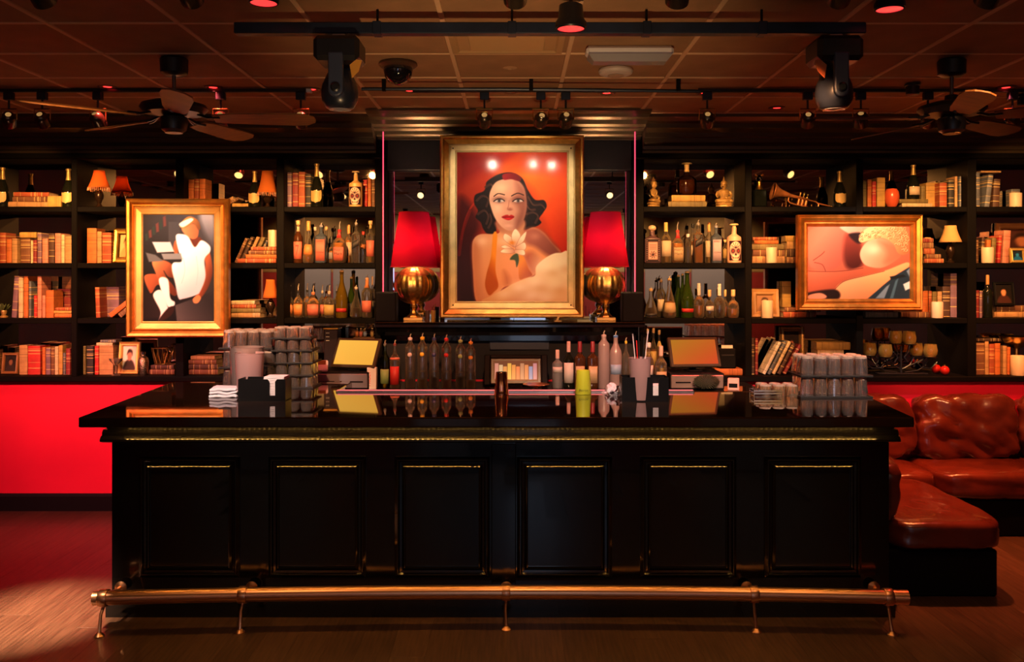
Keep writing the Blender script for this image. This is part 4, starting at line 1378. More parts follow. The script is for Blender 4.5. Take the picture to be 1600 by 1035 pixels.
def shelf_lamp(label, bay, row, px, ytop, ymid, w0, w1, Y=7.2, mshade=None, fringe=True, power=0.0):
    zb = ROWZ[row]
    t = thing('shelf_lamp', label, 'lamp', (X(px, Y), Y, zb + 0.001), 'small lamps on the shelves')
    z1, z0 = Z(ytop, Y) - zb, Z(ymid, Y) - zb
    k = Y / FP / 2
    r0, r1 = w0 * k, w1 * k
    MB().lathe([(0.035, 0), (0.037, 0.006), (0.020, 0.018), (0.014, 0.035), (0.030, z0 * .45), (0.036, z0 * .62), (0.026, z0 * .80), (0.012, z0 * .92), (0.008, z0 + 0.02)], 14).build('base', mat('dark_bronze', (0.035, 0.018, 0.010), 0.25, metal=.6), t, smooth=True)
    MB().tube([(0, 0, z0), (0, 0, z1 - 0.01)], 0.005, 6).build('stem', BRASS, t)
    n = 28
    vs_, fs_ = [], []
    lv = 6
    for j in range(lv + 1):
        v = j / lv
        r = r1 + (r0 - r1) * (1 - v) ** 1.5
        for i in range(n):
            a = 2 * PI * i / n
            vs_.append((r * math.cos(a), r * math.sin(a), z0 + (z1 - z0) * v))
    for j in range(lv):
        for i in range(n):
            a, b_ = j * n + i, j * n + (i + 1) % n
            fs_.append((a, b_, b_ + n, a + n))
    sh = MB().add(vs_, fs_).build('shade', mshade or SHO, t, smooth=True)
    sh.modifiers.new('s', 'SOLIDIFY').thickness = 0.002
    if fringe:
        f = MB()
        for i in range(36):
            a = 2 * PI * i / 36
            l_ = 0.018 + 0.012 * random.random()
            f.tube([(r0 * math.cos(a), r0 * math.sin(a), z0 + 0.002), (r0 * 1.01 * math.cos(a), r0 * 1.01 * math.sin(a), z0 - l_)], [0.002, 0.0035], 5)
        f.build('fringe', mat('fringe_beads', (0.60, 0.26, 0.12), 0.4), sh)
    if power:
        l = point_light('lamp_light', (0, 0, (z0 + z1) / 2), power, AMBER, 0.02)
        l.parent = t
    return t


def photo_frame(label, bay, row, x0, x1, ytop, mframe, tones, Y=7.2, fw=0.03, ornate=0.0, ybot=None, tilt=-8, grp='small picture frames on the shelves'):
    zb = ROWZ[row] if ybot is None else Z(ybot, Y)
    w, h = (x1 - x0) * Y / FP, Z(ytop, Y) - zb
    t = thing('photo_frame', label, 'picture frame', (X((x0 + x1) / 2, Y), Y, zb + 0.002), grp)
    t.rotation_euler = (math.radians(tilt), 0, 0)
    MB().ring(-w / 2, w / 2, 0, h, [(0, 0.012), (0, -0.006), (0.005, -0.012), (fw * .5, -0.008), (fw * .8, -0.010), (fw, 0.0), (fw, 0.012)]).build('frame', mframe, t)
    if ornate:
        o = MB()
        nn = int((w + h) * 2 / 0.016)
        for i in range(nn):
            s = i / nn * 2 * (w + h)
            if s < w: q = (-w / 2 + s, 0)
            elif s < w + h: q = (w / 2, s - w)
            elif s < 2 * w + h: q = (w / 2 - (s - w - h), h)
            else: q = (-w / 2, h - (s - 2 * w - h))
            o.ball((q[0] * .97, -0.008, q[1] * .97 + h * .015), 0.0085, 6, 4)
        o.build('beaded_edge', mframe, t)
    q = Paint(0, 100, 0, 120, 26, 32)
    q.fill(tones[0])
    q.poly([(10, 120), (20, 80), (50, 66), (80, 80), (92, 120)], tones[2])
    q.poly([(34, 40), (50, 24), (66, 40), (62, 66), (50, 74), (38, 66)], tones[1])
    q.poly([(30, 44), (36, 22), (52, 16), (70, 26), (70, 50), (62, 34), (42, 34)], tones[3])
    link('photo', q.mesh('photo', w - 2 * fw + 0.002, h - 2 * fw + 0.002, VARN), t, (0, 0.004, h / 2))
    MB().box(-w / 2 + 0.006, w / 2 - 0.006, 0.008, 0.012, 0.006, h - 0.006).build('backing', SATIN, t)
    s = MB().prism_x([(0.012, h * .7), (0.014, h * .7), (0.012 + h * .35, 0.02), (0.010 + h * .35, 0.02)], -0.012, 0.012).build('strut', SATIN, t)
    return t


# ---------------------------------------------- first bay
champagne('L1', 1, 4, 262, extra='dark belly and ')
champagne('L1', 1, 107, 264, extra='pale belly and ')
zz = stack('L1', 1, [(14, 74, 9, 'tan'), (20, 73, 8, 'brown'), (22, 76, 7, 'rust')])
book_f('L1', 1, 74.5, 96, 307, 325, 'gold', d=0.12, zb=Z1)
for a in [(-34, -22, 372, 'brown'), (-22, -12, 366, 'maroon'), (-12, -2, 368, 'red'), (0, 9, 364, 'rust'), (10, 18, 374, 'orange'), (18.5, 27, 373, 'tan'), (32, 47, 373, 'brown'), (48, 51.5, 376, 'cream'), (52, 57.5, 375, 'maroon'),
          (58.5, 65, 364, 'purple'), (66, 75, 373, 'pink'), (76, 85, 365, 'dark-brown'), (86, 95, 365, 'pink'), (95.5, 101, 367, 'cream'), (101.5, 114, 370, 'tan')]:
    book_v('L1', 2, *a)
book_f('L1', 2, 31, 57, 363, 372, 'gold', d=0.13)
book_v('L1', 3, 18, 26, 431, 'purple', lean=4)
for a in [(29, 36, 433, 'cream'), (37, 44, 432, 'orange'), (45, 49, 440, 'slate'), (53, 58, 462, 'red'), (58.5, 65, 432, 'pink'), (66, 71, 462, 'pink'), (71.5, 84, 454, 'orange')]:
    book_v('L1', 3, *a)
stack('L1', 3, [(86, 113, 6, 'orange'), (85, 114, 5, 'gold'), (87, 112, 5, 'rust')])
book_v('L1', 3, 88, 110, 452, 'maroon', Y=7.36, d=0.04)
t = thing('rosette_ornament', 'dark leafy ornament at the edge of third shelf of first bay', 'ornament', (X(6, 7.18), 7.18, Z3))
MB().lathe([(0.03, 0), (0.032, 0.01), (0.016, 0.02), (0.024, 0.05), (0.02, 0.06)], 12).build('pot', CAST, t, smooth=True)
lf = MB().add([(0, 0, 0), (0.018, 0, 0.03), (0, -0.006, 0.075), (-0.018, 0, 0.03)], [(0, 1, 2, 3)]).mesh('leaf', mat('dark_leaf', (0.06, 0.08, 0.025), 0.5))
for i in range(14):
    link('leaf', lf, t, (0, 0, 0.055), (random.uniform(-.9, .9), random.uniform(-.9, .9), i * .9))
for a in [(-36, -24, 545, 'maroon'), (-23, -12, 548, 'brown')]:
    book_v('L1', 4, *a)
for a in [(30, 43, 540, 'tan'), (43.5, 63, 541, 'red'), (66, 71, 543, 'orange'), (71.5, 79, 544, 'purple'), (79.5, 85, 545, 'brown'), (85.5, 91, 542, 'cream'), (91.5, 98, 540, 'gold'), (98.5, 102.5, 552, 'slate'), (103, 110, 545, 'maroon')]:
    book_v('L1', 4, *a)
photo_frame('small brown wooden frame with black photo on lowest shelf of first bay', 'L1', 4, 2, 28, 552, mat('brown_wood', (0.22, 0.09, 0.03), 0.5, var=.3), ((30, 22, 20), (120, 80, 60), (40, 30, 30), (10, 8, 8)), fw=0.022)
# ---------------------------------------------- second bay
shelf_lamp('small lamp with amber fringed shade standing on top shelf of second bay', 'L2', 1, 155, 267, 294, 33, 16, power=0.5)
for a in [(136, 151, 357, 'orange'), (151.5, 159, 362, 'tan'), (159.5, 174, 364, 'rust')]:
    book_v('L2', 2, *a)
photo_frame('ornate gilt frame half hidden by the white-dress picture, second shelf', 'L2', 2, 176, 214, 357, GOLD, ((220, 190, 130), (190, 140, 90), (200, 160, 100), (90, 60, 30)), fw=0.05, ornate=1)
book_v('L2', 3, 164, 186, 449, 'purple', Y=7.30)
book_v('L2', 3, 150, 157, 449, 'rust', lean=-2)
book_v('L2', 3, 168, 176, 470, 'orange', lean=52, d=0.16, Y=7.15)
book_v('L2', 3, 183, 191, 478, 'brown', lean=50, d=0.14, Y=7.15)
for a in [(126, 134, 541, 'olive'), (135, 146, 541, 'black'), (148, 154.5, 541, 'red'), (155, 177, 541, 'tan')]:
    book_v('L2', 4, *a)
book_f('L2', 4, 151, 176, 536, 541, 'cream', d=0.12)
book_f('L2', 4, 157, 181, 531.5, 535.8, 'slate', d=0.11)
photo_frame('gilt frame with a portrait photo on lowest shelf of second bay', 'L2', 4, 184, 217, 535, mat('soft_gilt', (0.62, 0.38, 0.10), 0.4, metal=.5), ((215, 200, 190), (170, 110, 90), (60, 40, 40), (40, 20, 20)), fw=0.032)
t = thing('glass_compote', 'small footed glass dish before the gilt photo frame', 'dish', (X(181, 7.11), 7.11, Z4))
MB().lathe([(0.035, 0), (0.036, 0.004), (0.008, 0.012), (0.006, 0.07), (0.012, 0.08), (0.045, 0.115), (0.052, 0.135), (0.048, 0.135), (0.010, 0.086), (0.0001, 0.085)], 20).build('bowl', TUMBLER, t, smooth=True)
t = thing('silver_flask', 'engraved silver flask bottle beside the gilt photo frame', 'flask', (X(224, 7.16), 7.16, Z4))
MB().lathe([(0.038, 0), (0.042, 0.006), (0.042, 0.11), (0.036, 0.135), (0.016, 0.15), (0.014, 0.165)], 20).build('body', mat('engraved_silver', (0.62, 0.52, 0.36), 0.25, metal=1, bump=.5, bscale=120), t, smooth=True)
MB().lathe([(0.016, 0.165), (0.017, 0.168), (0.017, 0.182), (0.008, 0.19)], 16).build('cap', CHROME, t, smooth=True)
stack('L2', 4, [(234, 273, 8, 'brown'), (236, 272, 7, 'dark-brown')])
t = thing('wire_basket', 'gold wire basket on the books beneath the white-dress picture', 'basket', (X(254, 7.2), 7.2, Z4 + 15 * 7.2 / FP + 0.004))
bk = MB()
for i in range(12):
    a = 2 * PI * i / 12
    bk.tube([(0.06 * math.cos(a), 0.04 * math.sin(a), 0), (0.085 * math.cos(a + .3), 0.06 * math.sin(a + .3), 0.13)], 0.0025, 5)
    bk.tube([(0.06 * math.cos(a), 0.04 * math.sin(a), 0), (0.085 * math.cos(a - .3), 0.06 * math.sin(a - .3), 0.13)], 0.0025, 5)
bk.build('wire_mesh', BRASS, t)
MB().tube([(0.085 * math.cos(i * PI / 12), 0.06 * math.sin(i * PI / 12), 0.13) for i in range(24)], 0.004, 6, closed=True).build('rim', BRASS, t)
MB().lathe([(0.06, 0), (0.062, 0.006)], 20, sy=.68).build('base_plate', BRASS, t)
# ---------------------------------------------- third bay
for a in [(293, 303, 281, 'orange'), (303.5, 311, 280, 'rust'), (311.5, 321, 280, 'orange')]:
    book_v('L3', 1, *a)
book_v('L3', 1, 338, 344, 307, 'tan', lean=62, d=0.15)
book_v('L3', 1, 347, 352, 308, 'brown', lean=62, d=0.15)
book_f('L3', 1, 363, 388, 318, 325, 'gold', d=0.13)
champagne('L3', 1, 398, 268, extra='no label and ')
shelf_lamp('small lamp with amber shade beside the champagne bottle, third bay top', 'L3', 1, 418, 268, 302, 31, 17, fringe=True)
for a in [(366, 371, 372, 'brown', 24), (374, 379, 370, 'dark-brown', 24), (383, 388, 370, 'tan', 24), (391, 397, 370, 'olive', 24), (400, 404, 375, 'slate', 24)]:
    book_v('L3', 2, *a[:4], lean=a[4], Y=7.28, d=0.1)
z_ = stack('L3', 2, [(371, 432, 7, 'rust'), (384, 433, 6.5, 'orange'), (388, 433, 6, 'brown'), (392, 433, 6, 'rust')], d=0.09, Y=7.13)
candle('L3', 2, 419, 433, 360, extra='atop the flat books ', base=z_ + 0.001, Y=7.17)
stack('L3', 3, [(361, 407, 7.5, 'tan'), (361, 407, 7, 'olive'), (362, 400, 6, 'rust'), (361, 398, 6, 'cream')])
shelf_lamp('small lamp with orange shade beside stacked books, third bay', 'L3', 3, 423, 437, 466, 25, 14, fringe=False)
stack('L3', 4, [(292, 341, 8, 'brown'), (294, 340, 8, 'dark-brown'), (292, 338, 7, 'brown'), (298, 336, 6, 'tan')])
# ---------------------------------------------- fourth bay, top
for a in [(447, 456, 270, 'purple'), (457, 466, 270, 'maroon'), (466.5, 476.5, 269, 'rust'), (477, 486, 272, 'black')]:
    book_v('L4', 1, *a)
champagne('L4', 1, 495, 256, extra='orange shield label and ')
bottle('skull-painted tequila bottle with cork top on top shelf of fourth bay', 556, 21, 268, Z1, 7.15, 'shoulder', mat('amber_ceramic', (0.62, 0.36, 0.12), 0.3), None, 0, 'skull', (0.06, 0.56), 'flare', (0.66, 0.48, 0.25))
for a in [(567.5, 574, 281, 'red'), (574.5, 580, 279, 'orange'), (580.5, 586, 281, 'brown')]:
    book_v('L4', 1, *a, Y=7.22)
# ---------------------------------------------- fifth bay, top: statues and decanter on books
def statue(label, px, rz):
    Y = 7.18
    t = thing('buddha_statue', label, 'statue', (X(px, Y), Y, Z1 + 0.001), 'seated buddha statues', rz=rz)
    MB().lathe([(0.062, 0), (0.066, 0.008), (0.062, 0.018), (0.068, 0.028), (0.060, 0.040)], 20, sy=.75).build('lotus_base', CAST, t, smooth=True)
    b = MB()
    b.ball((0, 0, 0.055), 0.045, 14, 8, (1.25, .9, .5))
    b.ball((-0.045, -0.012, 0.052), 0.026, 12, 8, (1.1, 1.2, .7))
    b.ball((0.045, -0.012, 0.052), 0.026, 12, 8, (1.1, 1.2, .7))
    b.tube([(-0.05, -0.02, 0.05), (0, -0.045, 0.048), (0.05, -0.02, 0.05)], 0.016, 10)
    b.lathe([(0.034, 0.05), (0.033, 0.08), (0.042, 0.11), (0.046, 0.128), (0.036, 0.142), (0.016, 0.15), (0.014, 0.162)], 14, sy=.7)
    b.tube([(-0.044, 0, 0.128), (-0.058, -0.006, 0.10), (-0.056, -0.026, 0.082), (-0.05, -0.042, 0.10)], [0.014, 0.012, 0.010, 0.009], 8)
    b.tube([(0.044, 0, 0.128), (0.058, -0.006, 0.10), (0.046, -0.03, 0.080), (0.006, -0.044, 0.074)], [0.014, 0.012, 0.010, 0.009], 8)
    b.ball((-0.05, -0.044, 0.108), 0.010, 8, 6, (.8, .7, 1.4))
    b.ball((0, -0.002, 0.178), 0.026, 16, 10, (.85, .92, 1.15))
    b.ball((-0.023, 0, 0.174), 0.007, 8, 6, (.6, .8, 2))
    b.ball((0.023, 0, 0.174), 0.007, 8, 6, (.6, .8, 2))
    b.ball((0, -0.026, 0.176), 0.005, 8, 6, (.8, 1, 1.3))
    o = b.build('figure', CAST, t, smooth=True)
    rm = o.modifiers.new('r', 'REMESH'); rm.mode = 'VOXEL'; rm.voxel_size = 0.0028; rm.use_smooth_shade = True
    h = MB()
    h.lathe([(0.026, 0.186), (0.027, 0.196), (0.024, 0.206), (0.013, 0.214), (0.010, 0.224), (0.005, 0.236), (0.0015, 0.246)], 16)
    h.build('headdress', CAST, t, smooth=True)
    return t


statue('bronze seated buddha statue turned in profile beside the decanter', 1021, math.radians(62))
statue('bronze seated buddha statue facing front at the far side of decanter', 1131, 0.0)
z_ = stack('R1', 1, [(1044, 1104, 9.5, 'olive', 0.0), (1049, 1102, 10, 'gold', 0.03)])
DEC = glass('decanter_glass', (0.9, 0.85, 0.8))
t = bottle('brandy decanter with dark contents standing on two flat books', 1073, 31, 255, z_ + 0.001, 7.2, 'squat', DEC, 'dark', .46, None, cap='flare', capc=(0.7, 0.5, 0.2), flat=.6, name='decanter', group=None)
# ---------------------------------------------- sixth bay
t = thing('ram_decanter', 'dark square decanter with silver ram-head stopper beside the trumpet', 'decanter', (X(1186, 7.2), 7.2, Z1))
MB().cbox(-0.055, 0.055, -0.04, 0.04, 0.002, 0.145, 0.012).build('body', mat('black_glass', (0.004, 0.005, 0.004), 0.06), t)
MB().lathe([(0.034, 0.145), (0.026, 0.16), (0.018, 0.18), (0.018, 0.21)], 14).build('neck', GOLD, t, smooth=True)
hd = MB()
hd.ball((0, -0.005, 0.235), 0.024, 14, 8, (1.0, 1.2, 1.15))
hd.ball((0, -0.034, 0.225), 0.014, 12, 8, (.9, 1.2, .8))
hd.build('ram_head', CHROME, t, smooth=True)
for s in (-1, 1):
    MB().tube([(s * (0.014 + 0.022 * math.cos(q) * .6 + q * .003), -0.005 + 0.01 * math.sin(q), 0.252 + 0.014 * math.sin(q + 1)) for q in np.linspace(0, 4.4, 12)], list(np.linspace(0.008, 0.003, 12)), 8).build('horn', GOLD, t, smooth=True)
# trumpet
t = thing('trumpet', 'old copper-coloured trumpet resting slantwise on the top shelf', 'trumpet', (X(1245, 7.2), 7.2, Z1))
TRC = mat('worn_copper', (0.50, 0.19, 0.07), 0.36, metal=.7, var=.3, vscale=20)
bell = MB().lathe([(0.072, 0.0), (0.062, 0.012), (0.046, 0.032), (0.032, 0.062), (0.022, 0.10), (0.014, 0.15), (0.010, 0.20), (0.008, 0.30)], 24)
bell.f = [f for f in bell.f if len(f) == 4]
Mx = Matrix.Translation((-0.195, 0, 0.135)) @ Matrix.Rotation(math.radians(14), 4, 'Y') @ Matrix.Rotation(PI / 2, 4, 'Y')
o = bell.xf(Mx).build('bell', TRC, t, smooth=True)
o.modifiers.new('s', 'SOLIDIFY').thickness = 0.002
def TR(u, v, y=0.0):      # along the slanting horn
    p_ = Matrix.Translation((-0.195, 0, 0.135)) @ Matrix.Rotation(math.radians(14), 4, 'Y') @ Vector((u, y, v))
    return tuple(p_)
loop = [TR(0.26, 0), TR(0.36, 0), TR(0.385, -0.012), TR(0.385, -0.045), TR(0.36, -0.058), TR(0.16, -0.058), TR(0.14, -0.045), TR(0.14, -0.018), TR(0.16, -0.004, .02), TR(0.48, -0.004, .02)]
MB().tube(loop, 0.0065, 8).build('tubing', TRC, t, smooth=True)
for u in (0.225, 0.255, 0.285):
    v_ = MB().tube([TR(u, -0.062, .006), TR(u, 0.012, .006)], 0.0125, 12).build('valve', TRC, t, smooth=True)
    MB().tube([TR(u, 0.012, .006), TR(u, 0.038, .006), TR(u, 0.040, .006), TR(u, 0.044, .006)], [0.004, 0.004, 0.009, 0.009], 10).build('valve_cap', BRASS, v_, smooth=True)
MB().tube([TR(0.48, -0.004, .02), TR(0.515, -0.004, .02), TR(0.52, -0.004, .02), TR(0.53, -0.004, .02)], [0.006, 0.008, 0.012, 0.013], 12).build('mouthpiece', BRASS, t, smooth=True)
for u in (0.12, 0.33):
    e_ = TR(u, -0.03)
    MB().tube([(e_[0], 0, e_[2]), (e_[0], 0, 0.001)], 0.004, 6).build('rest_pin', BRASS, t)
champagne('R2', 1, 1312, 268, extra='short shield and ')
stack('R2', 2, [(1175, 1226, 11, 'tan'), (1176, 1226, 10, 'brown'), (1175, 1224, 9, 'olive'), (1178, 1216, 6, 'orange'), (1176, 1214, 5, 'rust')], Y=7.24, d=0.14)
candle('R2', 2, 1197, 1213.5, 387, extra='before stacked books ', Y=7.11)
stack('R2', 2, [(1228, 1262, 10, 'brown'), (1228, 1262, 12, 'dark-brown'), (1229, 1258, 12, 'tan'), (1227, 1256, 9, 'gold')], Y=7.24, d=0.14)
photo_frame('wooden frame with grey portrait photo behind a candle, sixth bay', 'R2', 3, 1174, 1218, 452, mat('oak_frame', (0.34, 0.17, 0.05), 0.5, var=.3), ((150, 110, 80), (190, 150, 110), (120, 90, 70), (60, 40, 30)), fw=0.05)
candle('R2', 3, 1190, 1207.5, 470, extra='before a wooden frame ', Y=7.12)
stack('R2', 3, [(1224, 1275, 9, 'rust'), (1226, 1282, 7, 'brown')])
book_v('R2', 3, 1222, 1236, 440, 'gold', Y=7.33, d=.07)
for i, a in enumerate([(1174, 1179, 529, 'dark-brown', 0), (1180, 1184.5, 529, 'maroon', 0)]):
    book_v('R2', 4, *a[:4])
for i, a in enumerate([(1191, 1196, 534, 'white', 27), (1199, 1203.5, 533, 'slate', 27), (1206, 1211, 533, 'cream', 27), (1214, 1219.5, 536, 'dark-brown', 27), (1223, 1228, 538, 'maroon', 29)]):
    book_v('R2', 4, *a[:4], lean=a[4], Y=7.16)
photo_frame('ornate dark gilt frame with a small oval portrait, sixth bay lowest shelf', 'R2', 4, 1219, 1257, 511, mat('antique_gilt', (0.30, 0.18, 0.06), 0.4, metal=.7), ((30, 16, 14), (220, 130, 90), (60, 24, 20), (20, 10, 10)), Y=7.33, fw=0.04, ornate=1, tilt=-4)
stack('R2', 4, [(1240, 1272, 8, 'tan'), (1240, 1270, 7, 'red'), (1241, 1271, 7, 'orange'), (1242, 1270, 6, 'red')], Y=7.16)
z_ = stack('R2', 4, [(1276, 1330, 14, 'cream'), (1278, 1330, 14, 'olive'), (1277, 1318, 10, 'tan'), (1276, 1328, 12, 'gold')], Y=7.2)
# ---------------------------------------------- seventh bay
for a in [(1347, 1354, 283, 'olive'), (1355, 1362, 281, 'orange'), (1362.5, 1369, 284, 'red'), (1370, 1383, 278, 'gold')]:
    book_v('R3', 1, *a)
z_ = stack('R3', 1, [(1409, 1456, 6.5, 'cream', 0.0), (1405, 1450, 6.5, 'olive', 0.0)], Y=7.15)
bottle('dark champagne bottle with oval pink label standing on two flat books', 1427, 19, 258, z_ + 0.001, 7.2, 'champ', DARKGL, None, 0, 'cream', (0.12, 0.36), 'foil', (0.55, 0.36, 0.12), name='champagne_bottle', group='champagne bottles on the shelves')
t = thing('red_dish', 'rounded red ceramic dish beside the gold book, seventh bay', 'dish', (X(1393, 7.18), 7.18, Z1))
MB().lathe([(0.03, 0), (0.034, 0.004), (0.052, 0.04), (0.060, 0.085), (0.055, 0.125), (0.040, 0.15), (0.036, 0.15), (0.05, 0.12), (0.0001, 0.02)], 22).build('bowl', mat('red_ceramic', (0.5, 0.08, 0.03), 0.25), t, smooth=True)
for a in [(1439, 1446, 291, 'olive'), (1447, 1467, 286, 'gold'), (1468, 1479.5, 286, 'rust'), (1482, 1491, 281, 'black'), (1492, 1496, 276, 'tan'), (1499, 1507, 276, 'slate')]:
    book_v('R3', 1, *a, Y=7.26, d=.12) if a[0] < 1460 else book_v('R3', 1, *a)
stack('R3', 2, [(1444, 1474, 7, 'rust'), (1446, 1470, 7, 'brown'), (1443, 1460, 9, 'rust'), (1440, 1458, 9, 'brown'), (1440, 1458, 7, 'maroon')])
book_f('R3', 2, 1445, 1454, 371, 375, 'tan', d=.12)
shelf_lamp('small dark lamp with tan bell shade on second shelf of seventh bay', 'R3', 2, 1485, 353, 379, 34, 17, mshade=SHT_, fringe=False)
stack('R3', 3, [(1352, 1403, 9, 'cream'), (1356, 1396, 7, 'rust')])
book_f('R3', 3, 1405, 1451, 488, 497, 'brown', zb=Z3)
for a in [(1441, 1450, 455, 'orange'), (1451, 1456, 455, 'rust'), (1456.5, 1464, 456, 'olive'), (1464.5, 1472, 456, 'tan'), (1473, 1484.5, 448, 'dark-brown'), (1485, 1498, 427, 'purple')]:
    book_v('R3', 3, *a, Y=7.24, d=.12)
candle('R3', 3, 1455, 1473, 472, extra='before a row of books ', Y=7.12)
# candelabra with amber votive cups
t = thing('votive_stand', 'black scrolled metal candle stand with amber glass cups', 'candle stand', (X(1408, 7.2), 7.2, Z4))
IRON = mat('black_iron', (0.012, 0.010, 0.012), 0.22, spec=.7)
def PXZ(px, py, y=0.0):
    return (X(px, 7.2) - t.location.x, y, Z(py, 7.2) - Z4)
for s in (-1, 1):
    MB().tube([PXZ(1408 + s * 6, 582), PXZ(1408 + s * 26, 579), PXZ(1408 + s * 40, 570), PXZ(1408 + s * 34, 562), PXZ(1408 + s * 26, 568), PXZ(1408 + s * 32, 575), PXZ(1408 + s * 46, 576), PXZ(1408 + s * 56, 566)], 0.006, 8).build('scroll', IRON, t, smooth=True)
    MB().tube([PXZ(1408, 578), PXZ(1408 + s * 14, 570), PXZ(1408 + s * 20, 558), PXZ(1408 + s * 12, 550), PXZ(1408 + s * 5, 558), PXZ(1408 + s * 10, 566)], 0.006, 8).build('scroll', IRON, t, smooth=True)
    MB().tube([PXZ(1408 + s * 12, 572), PXZ(1408 + s * 34, 562), PXZ(1408 + s * 40, 558)], 0.006, 8).build('arm', IRON, t, smooth=True)
MB().tube([PXZ(1408, 583), PXZ(1408, 541)], 0.009, 10).build('stem', IRON, t, smooth=True)
MB().cbox(-0.20, 0.20, -0.045, 0.045, 0.0, 0.012, 0.004).build('base', IRON, t)
for (px, py) in ((1361, 556), (1381, 557), (1402, 537), (1418, 537), (1434, 556), (1451, 557)):
    c_ = PXZ(px, py)
    yy = 0.03 if px in (1361, 1402, 1434) else -0.03
    pl = MB().lathe([(0.05, 0), (0.056, 0.006), (0.05, 0.008), (0.0001, 0.006)], 18, (c_[0], yy, c_[2] - 0.008)).build('cup_plate', IRON, t, smooth=True)
    MB().tube([(c_[0], yy, c_[2] - 0.005), (c_[0] * .8, 0, max(0.012, c_[2] - 0.09))], 0.005, 6).build('arm', IRON, t)
    MB().lathe([(0.040, 0), (0.052, 0.02), (0.055, 0.05), (0.048, 0.085), (0.046, 0.10), (0.044, 0.10), (0.046, 0.085), (0.052, 0.05), (0.048, 0.02), (0.0001, 0.008)], 20, (c_[0], yy, c_[2])).build('votive_cup', AMBERGL, t, smooth=True)
for i, (px, Y_) in enumerate(((1463, 7.24), (1476, 7.13))):
    t = thing('red_ornament', ('glossy red ornament ball tucked against the candle stand', 'glossy red ornament ball, free-standing at the candle stand end')[i], 'ornament', (X(px, Y_), Y_, Z4))
    MB().ball((0, 0, 0.038), 0.037, 18, 12).build('ball', mat('red_lacquer', (0.45, 0.015, 0.01), 0.12, coat=.5), t, smooth=True)
    MB().lathe([(0.010, 0.073), (0.010, 0.082), (0.004, 0.086)], 10).build('cap', BRASS, t, smooth=True)
# ---------------------------------------------- eighth bay
book_v('R4', 1, 1523, 1531, 270, 'slate')
book_v('R4', 1, 1538, 1546, 273, 'slate', lean=7)
book_v('R4', 1, 1551, 1561, 280, 'dark-brown', lean=3)
book_f('R4', 1, 1533, 1564, 267, 270, 'tan', d=.1, Y=7.22)
candle('R4', 1, 1578, 1596, 302, extra='beside dark books ')
book_v('R4', 1, 1580, 1594, 296, 'slate', Y=7.30, d=.08)
for a in [(1523, 1529, 375, 'brown', 0), (1532, 1537, 371, 'dark-brown', 3), (1540, 1547, 375, 'orange', 3), (1548, 1555, 372, 'olive', 3), (1558, 1563, 368, 'red', 4), (1566, 1577, 360, 'pink', 3)]:
    book_v('R4', 2, *a[:4], lean=a[4], Y=7.22)
candle('R4', 2, 1534, 1552, 387, extra='before leaning books ', Y=7.12)
photo_frame('large wooden frame at the back of second shelf of eighth bay', 'R4', 2, 1556, 1640, 349, mat('walnut_frame', (0.20, 0.085, 0.025), 0.4, var=.3), ((60, 30, 24), (150, 90, 60), (60, 30, 24), (30, 14, 10)), Y=7.37, tilt=-2, fw=.05)
photo_frame('small gilt frame with a blue picture on second shelf of eighth bay', 'R4', 2, 1579, 1603, 388, MATS['soft_gilt'], ((20, 30, 40), (40, 120, 170), (20, 90, 140), (20, 40, 60)), Y=7.12, fw=.022)
for a in [(1523, 1530, 454, 'maroon'), (1530.5, 1536.5, 455, 'purple')]:
    book_v('R4', 3, *a)
bottle('dark wine bottle with bright foil neck on third shelf of eighth bay', 1543, 15, 430, Z3, 7.14, 'whisky', DARKGL, None, 0, None, cap='tall', capc=(0.4, 0.2, 0.06), name='wine_bottle', group=None)
z_ = stack('R4', 3, [(1553, 1620, 9, 'tan', 0.0), (1556, 1618, 9, 'brown', 0.02)], Y=7.2)
t = photo_frame('black folding photo frame standing on flat books, third shelf', 'R4', 3, 1554, 1586, 441, SATIN, ((20, 14, 12), (200, 130, 90), (60, 30, 24), (16, 10, 8)), Y=7.16, fw=.02, ybot=478)
for a in [(1523, 1538.5, 536, 'brown'), (1539, 1545, 534, 'tan'), (1545.5, 1554, 538, 'rust'), (1554.5, 1563, 537, 'orange'), (1567, 1573, 541, 'tan'), (1573.5, 1579, 543, 'orange')]:
    book_v('R4', 4, *a)
candle('R4', 4, 1580, 1602, 556, extra='beside tan books ', Y=7.12)
book_f('R4', 4, 1524, 1563, 529, 534, 'dark-brown', d=.14)
t = thing('brass_bowl', 'shallow brass bowl resting on the books of the lowest end shelf', 'bowl', (X(1588, 7.26), 7.26, Z4))
MB().lathe([(0.05, 0), (0.055, 0.02), (0.02, 0.05), (0.02, 0.20), (0.06, 0.22), (0.11, 0.26), (0.13, 0.30), (0.125, 0.30), (0.05, 0.225), (0.0001, 0.22)], 26).build('bowl', BRASS, t, smooth=True)

# ================================================================== spirits on the middle shelves
def row_bottles(bay, row, specs, Y0=7.15):
    """specs: (description, px, w, ytop, dict)"""
    for i, (desc, px, w_, yt, kw) in enumerate(specs):
        kw = dict(kw)
        back = kw.pop('back', 0)
        Y = Y0 + (0.13 if back else 0.0) + kw.pop('dy', 0.0)
        lb = '%s, %s of %s' % (desc, ('rear' if back else 'front'), where(bay, row))
        bottle(lb, px, w_, yt, ROWZ[row], Y, group='spirit bottles on the shelves', **kw)


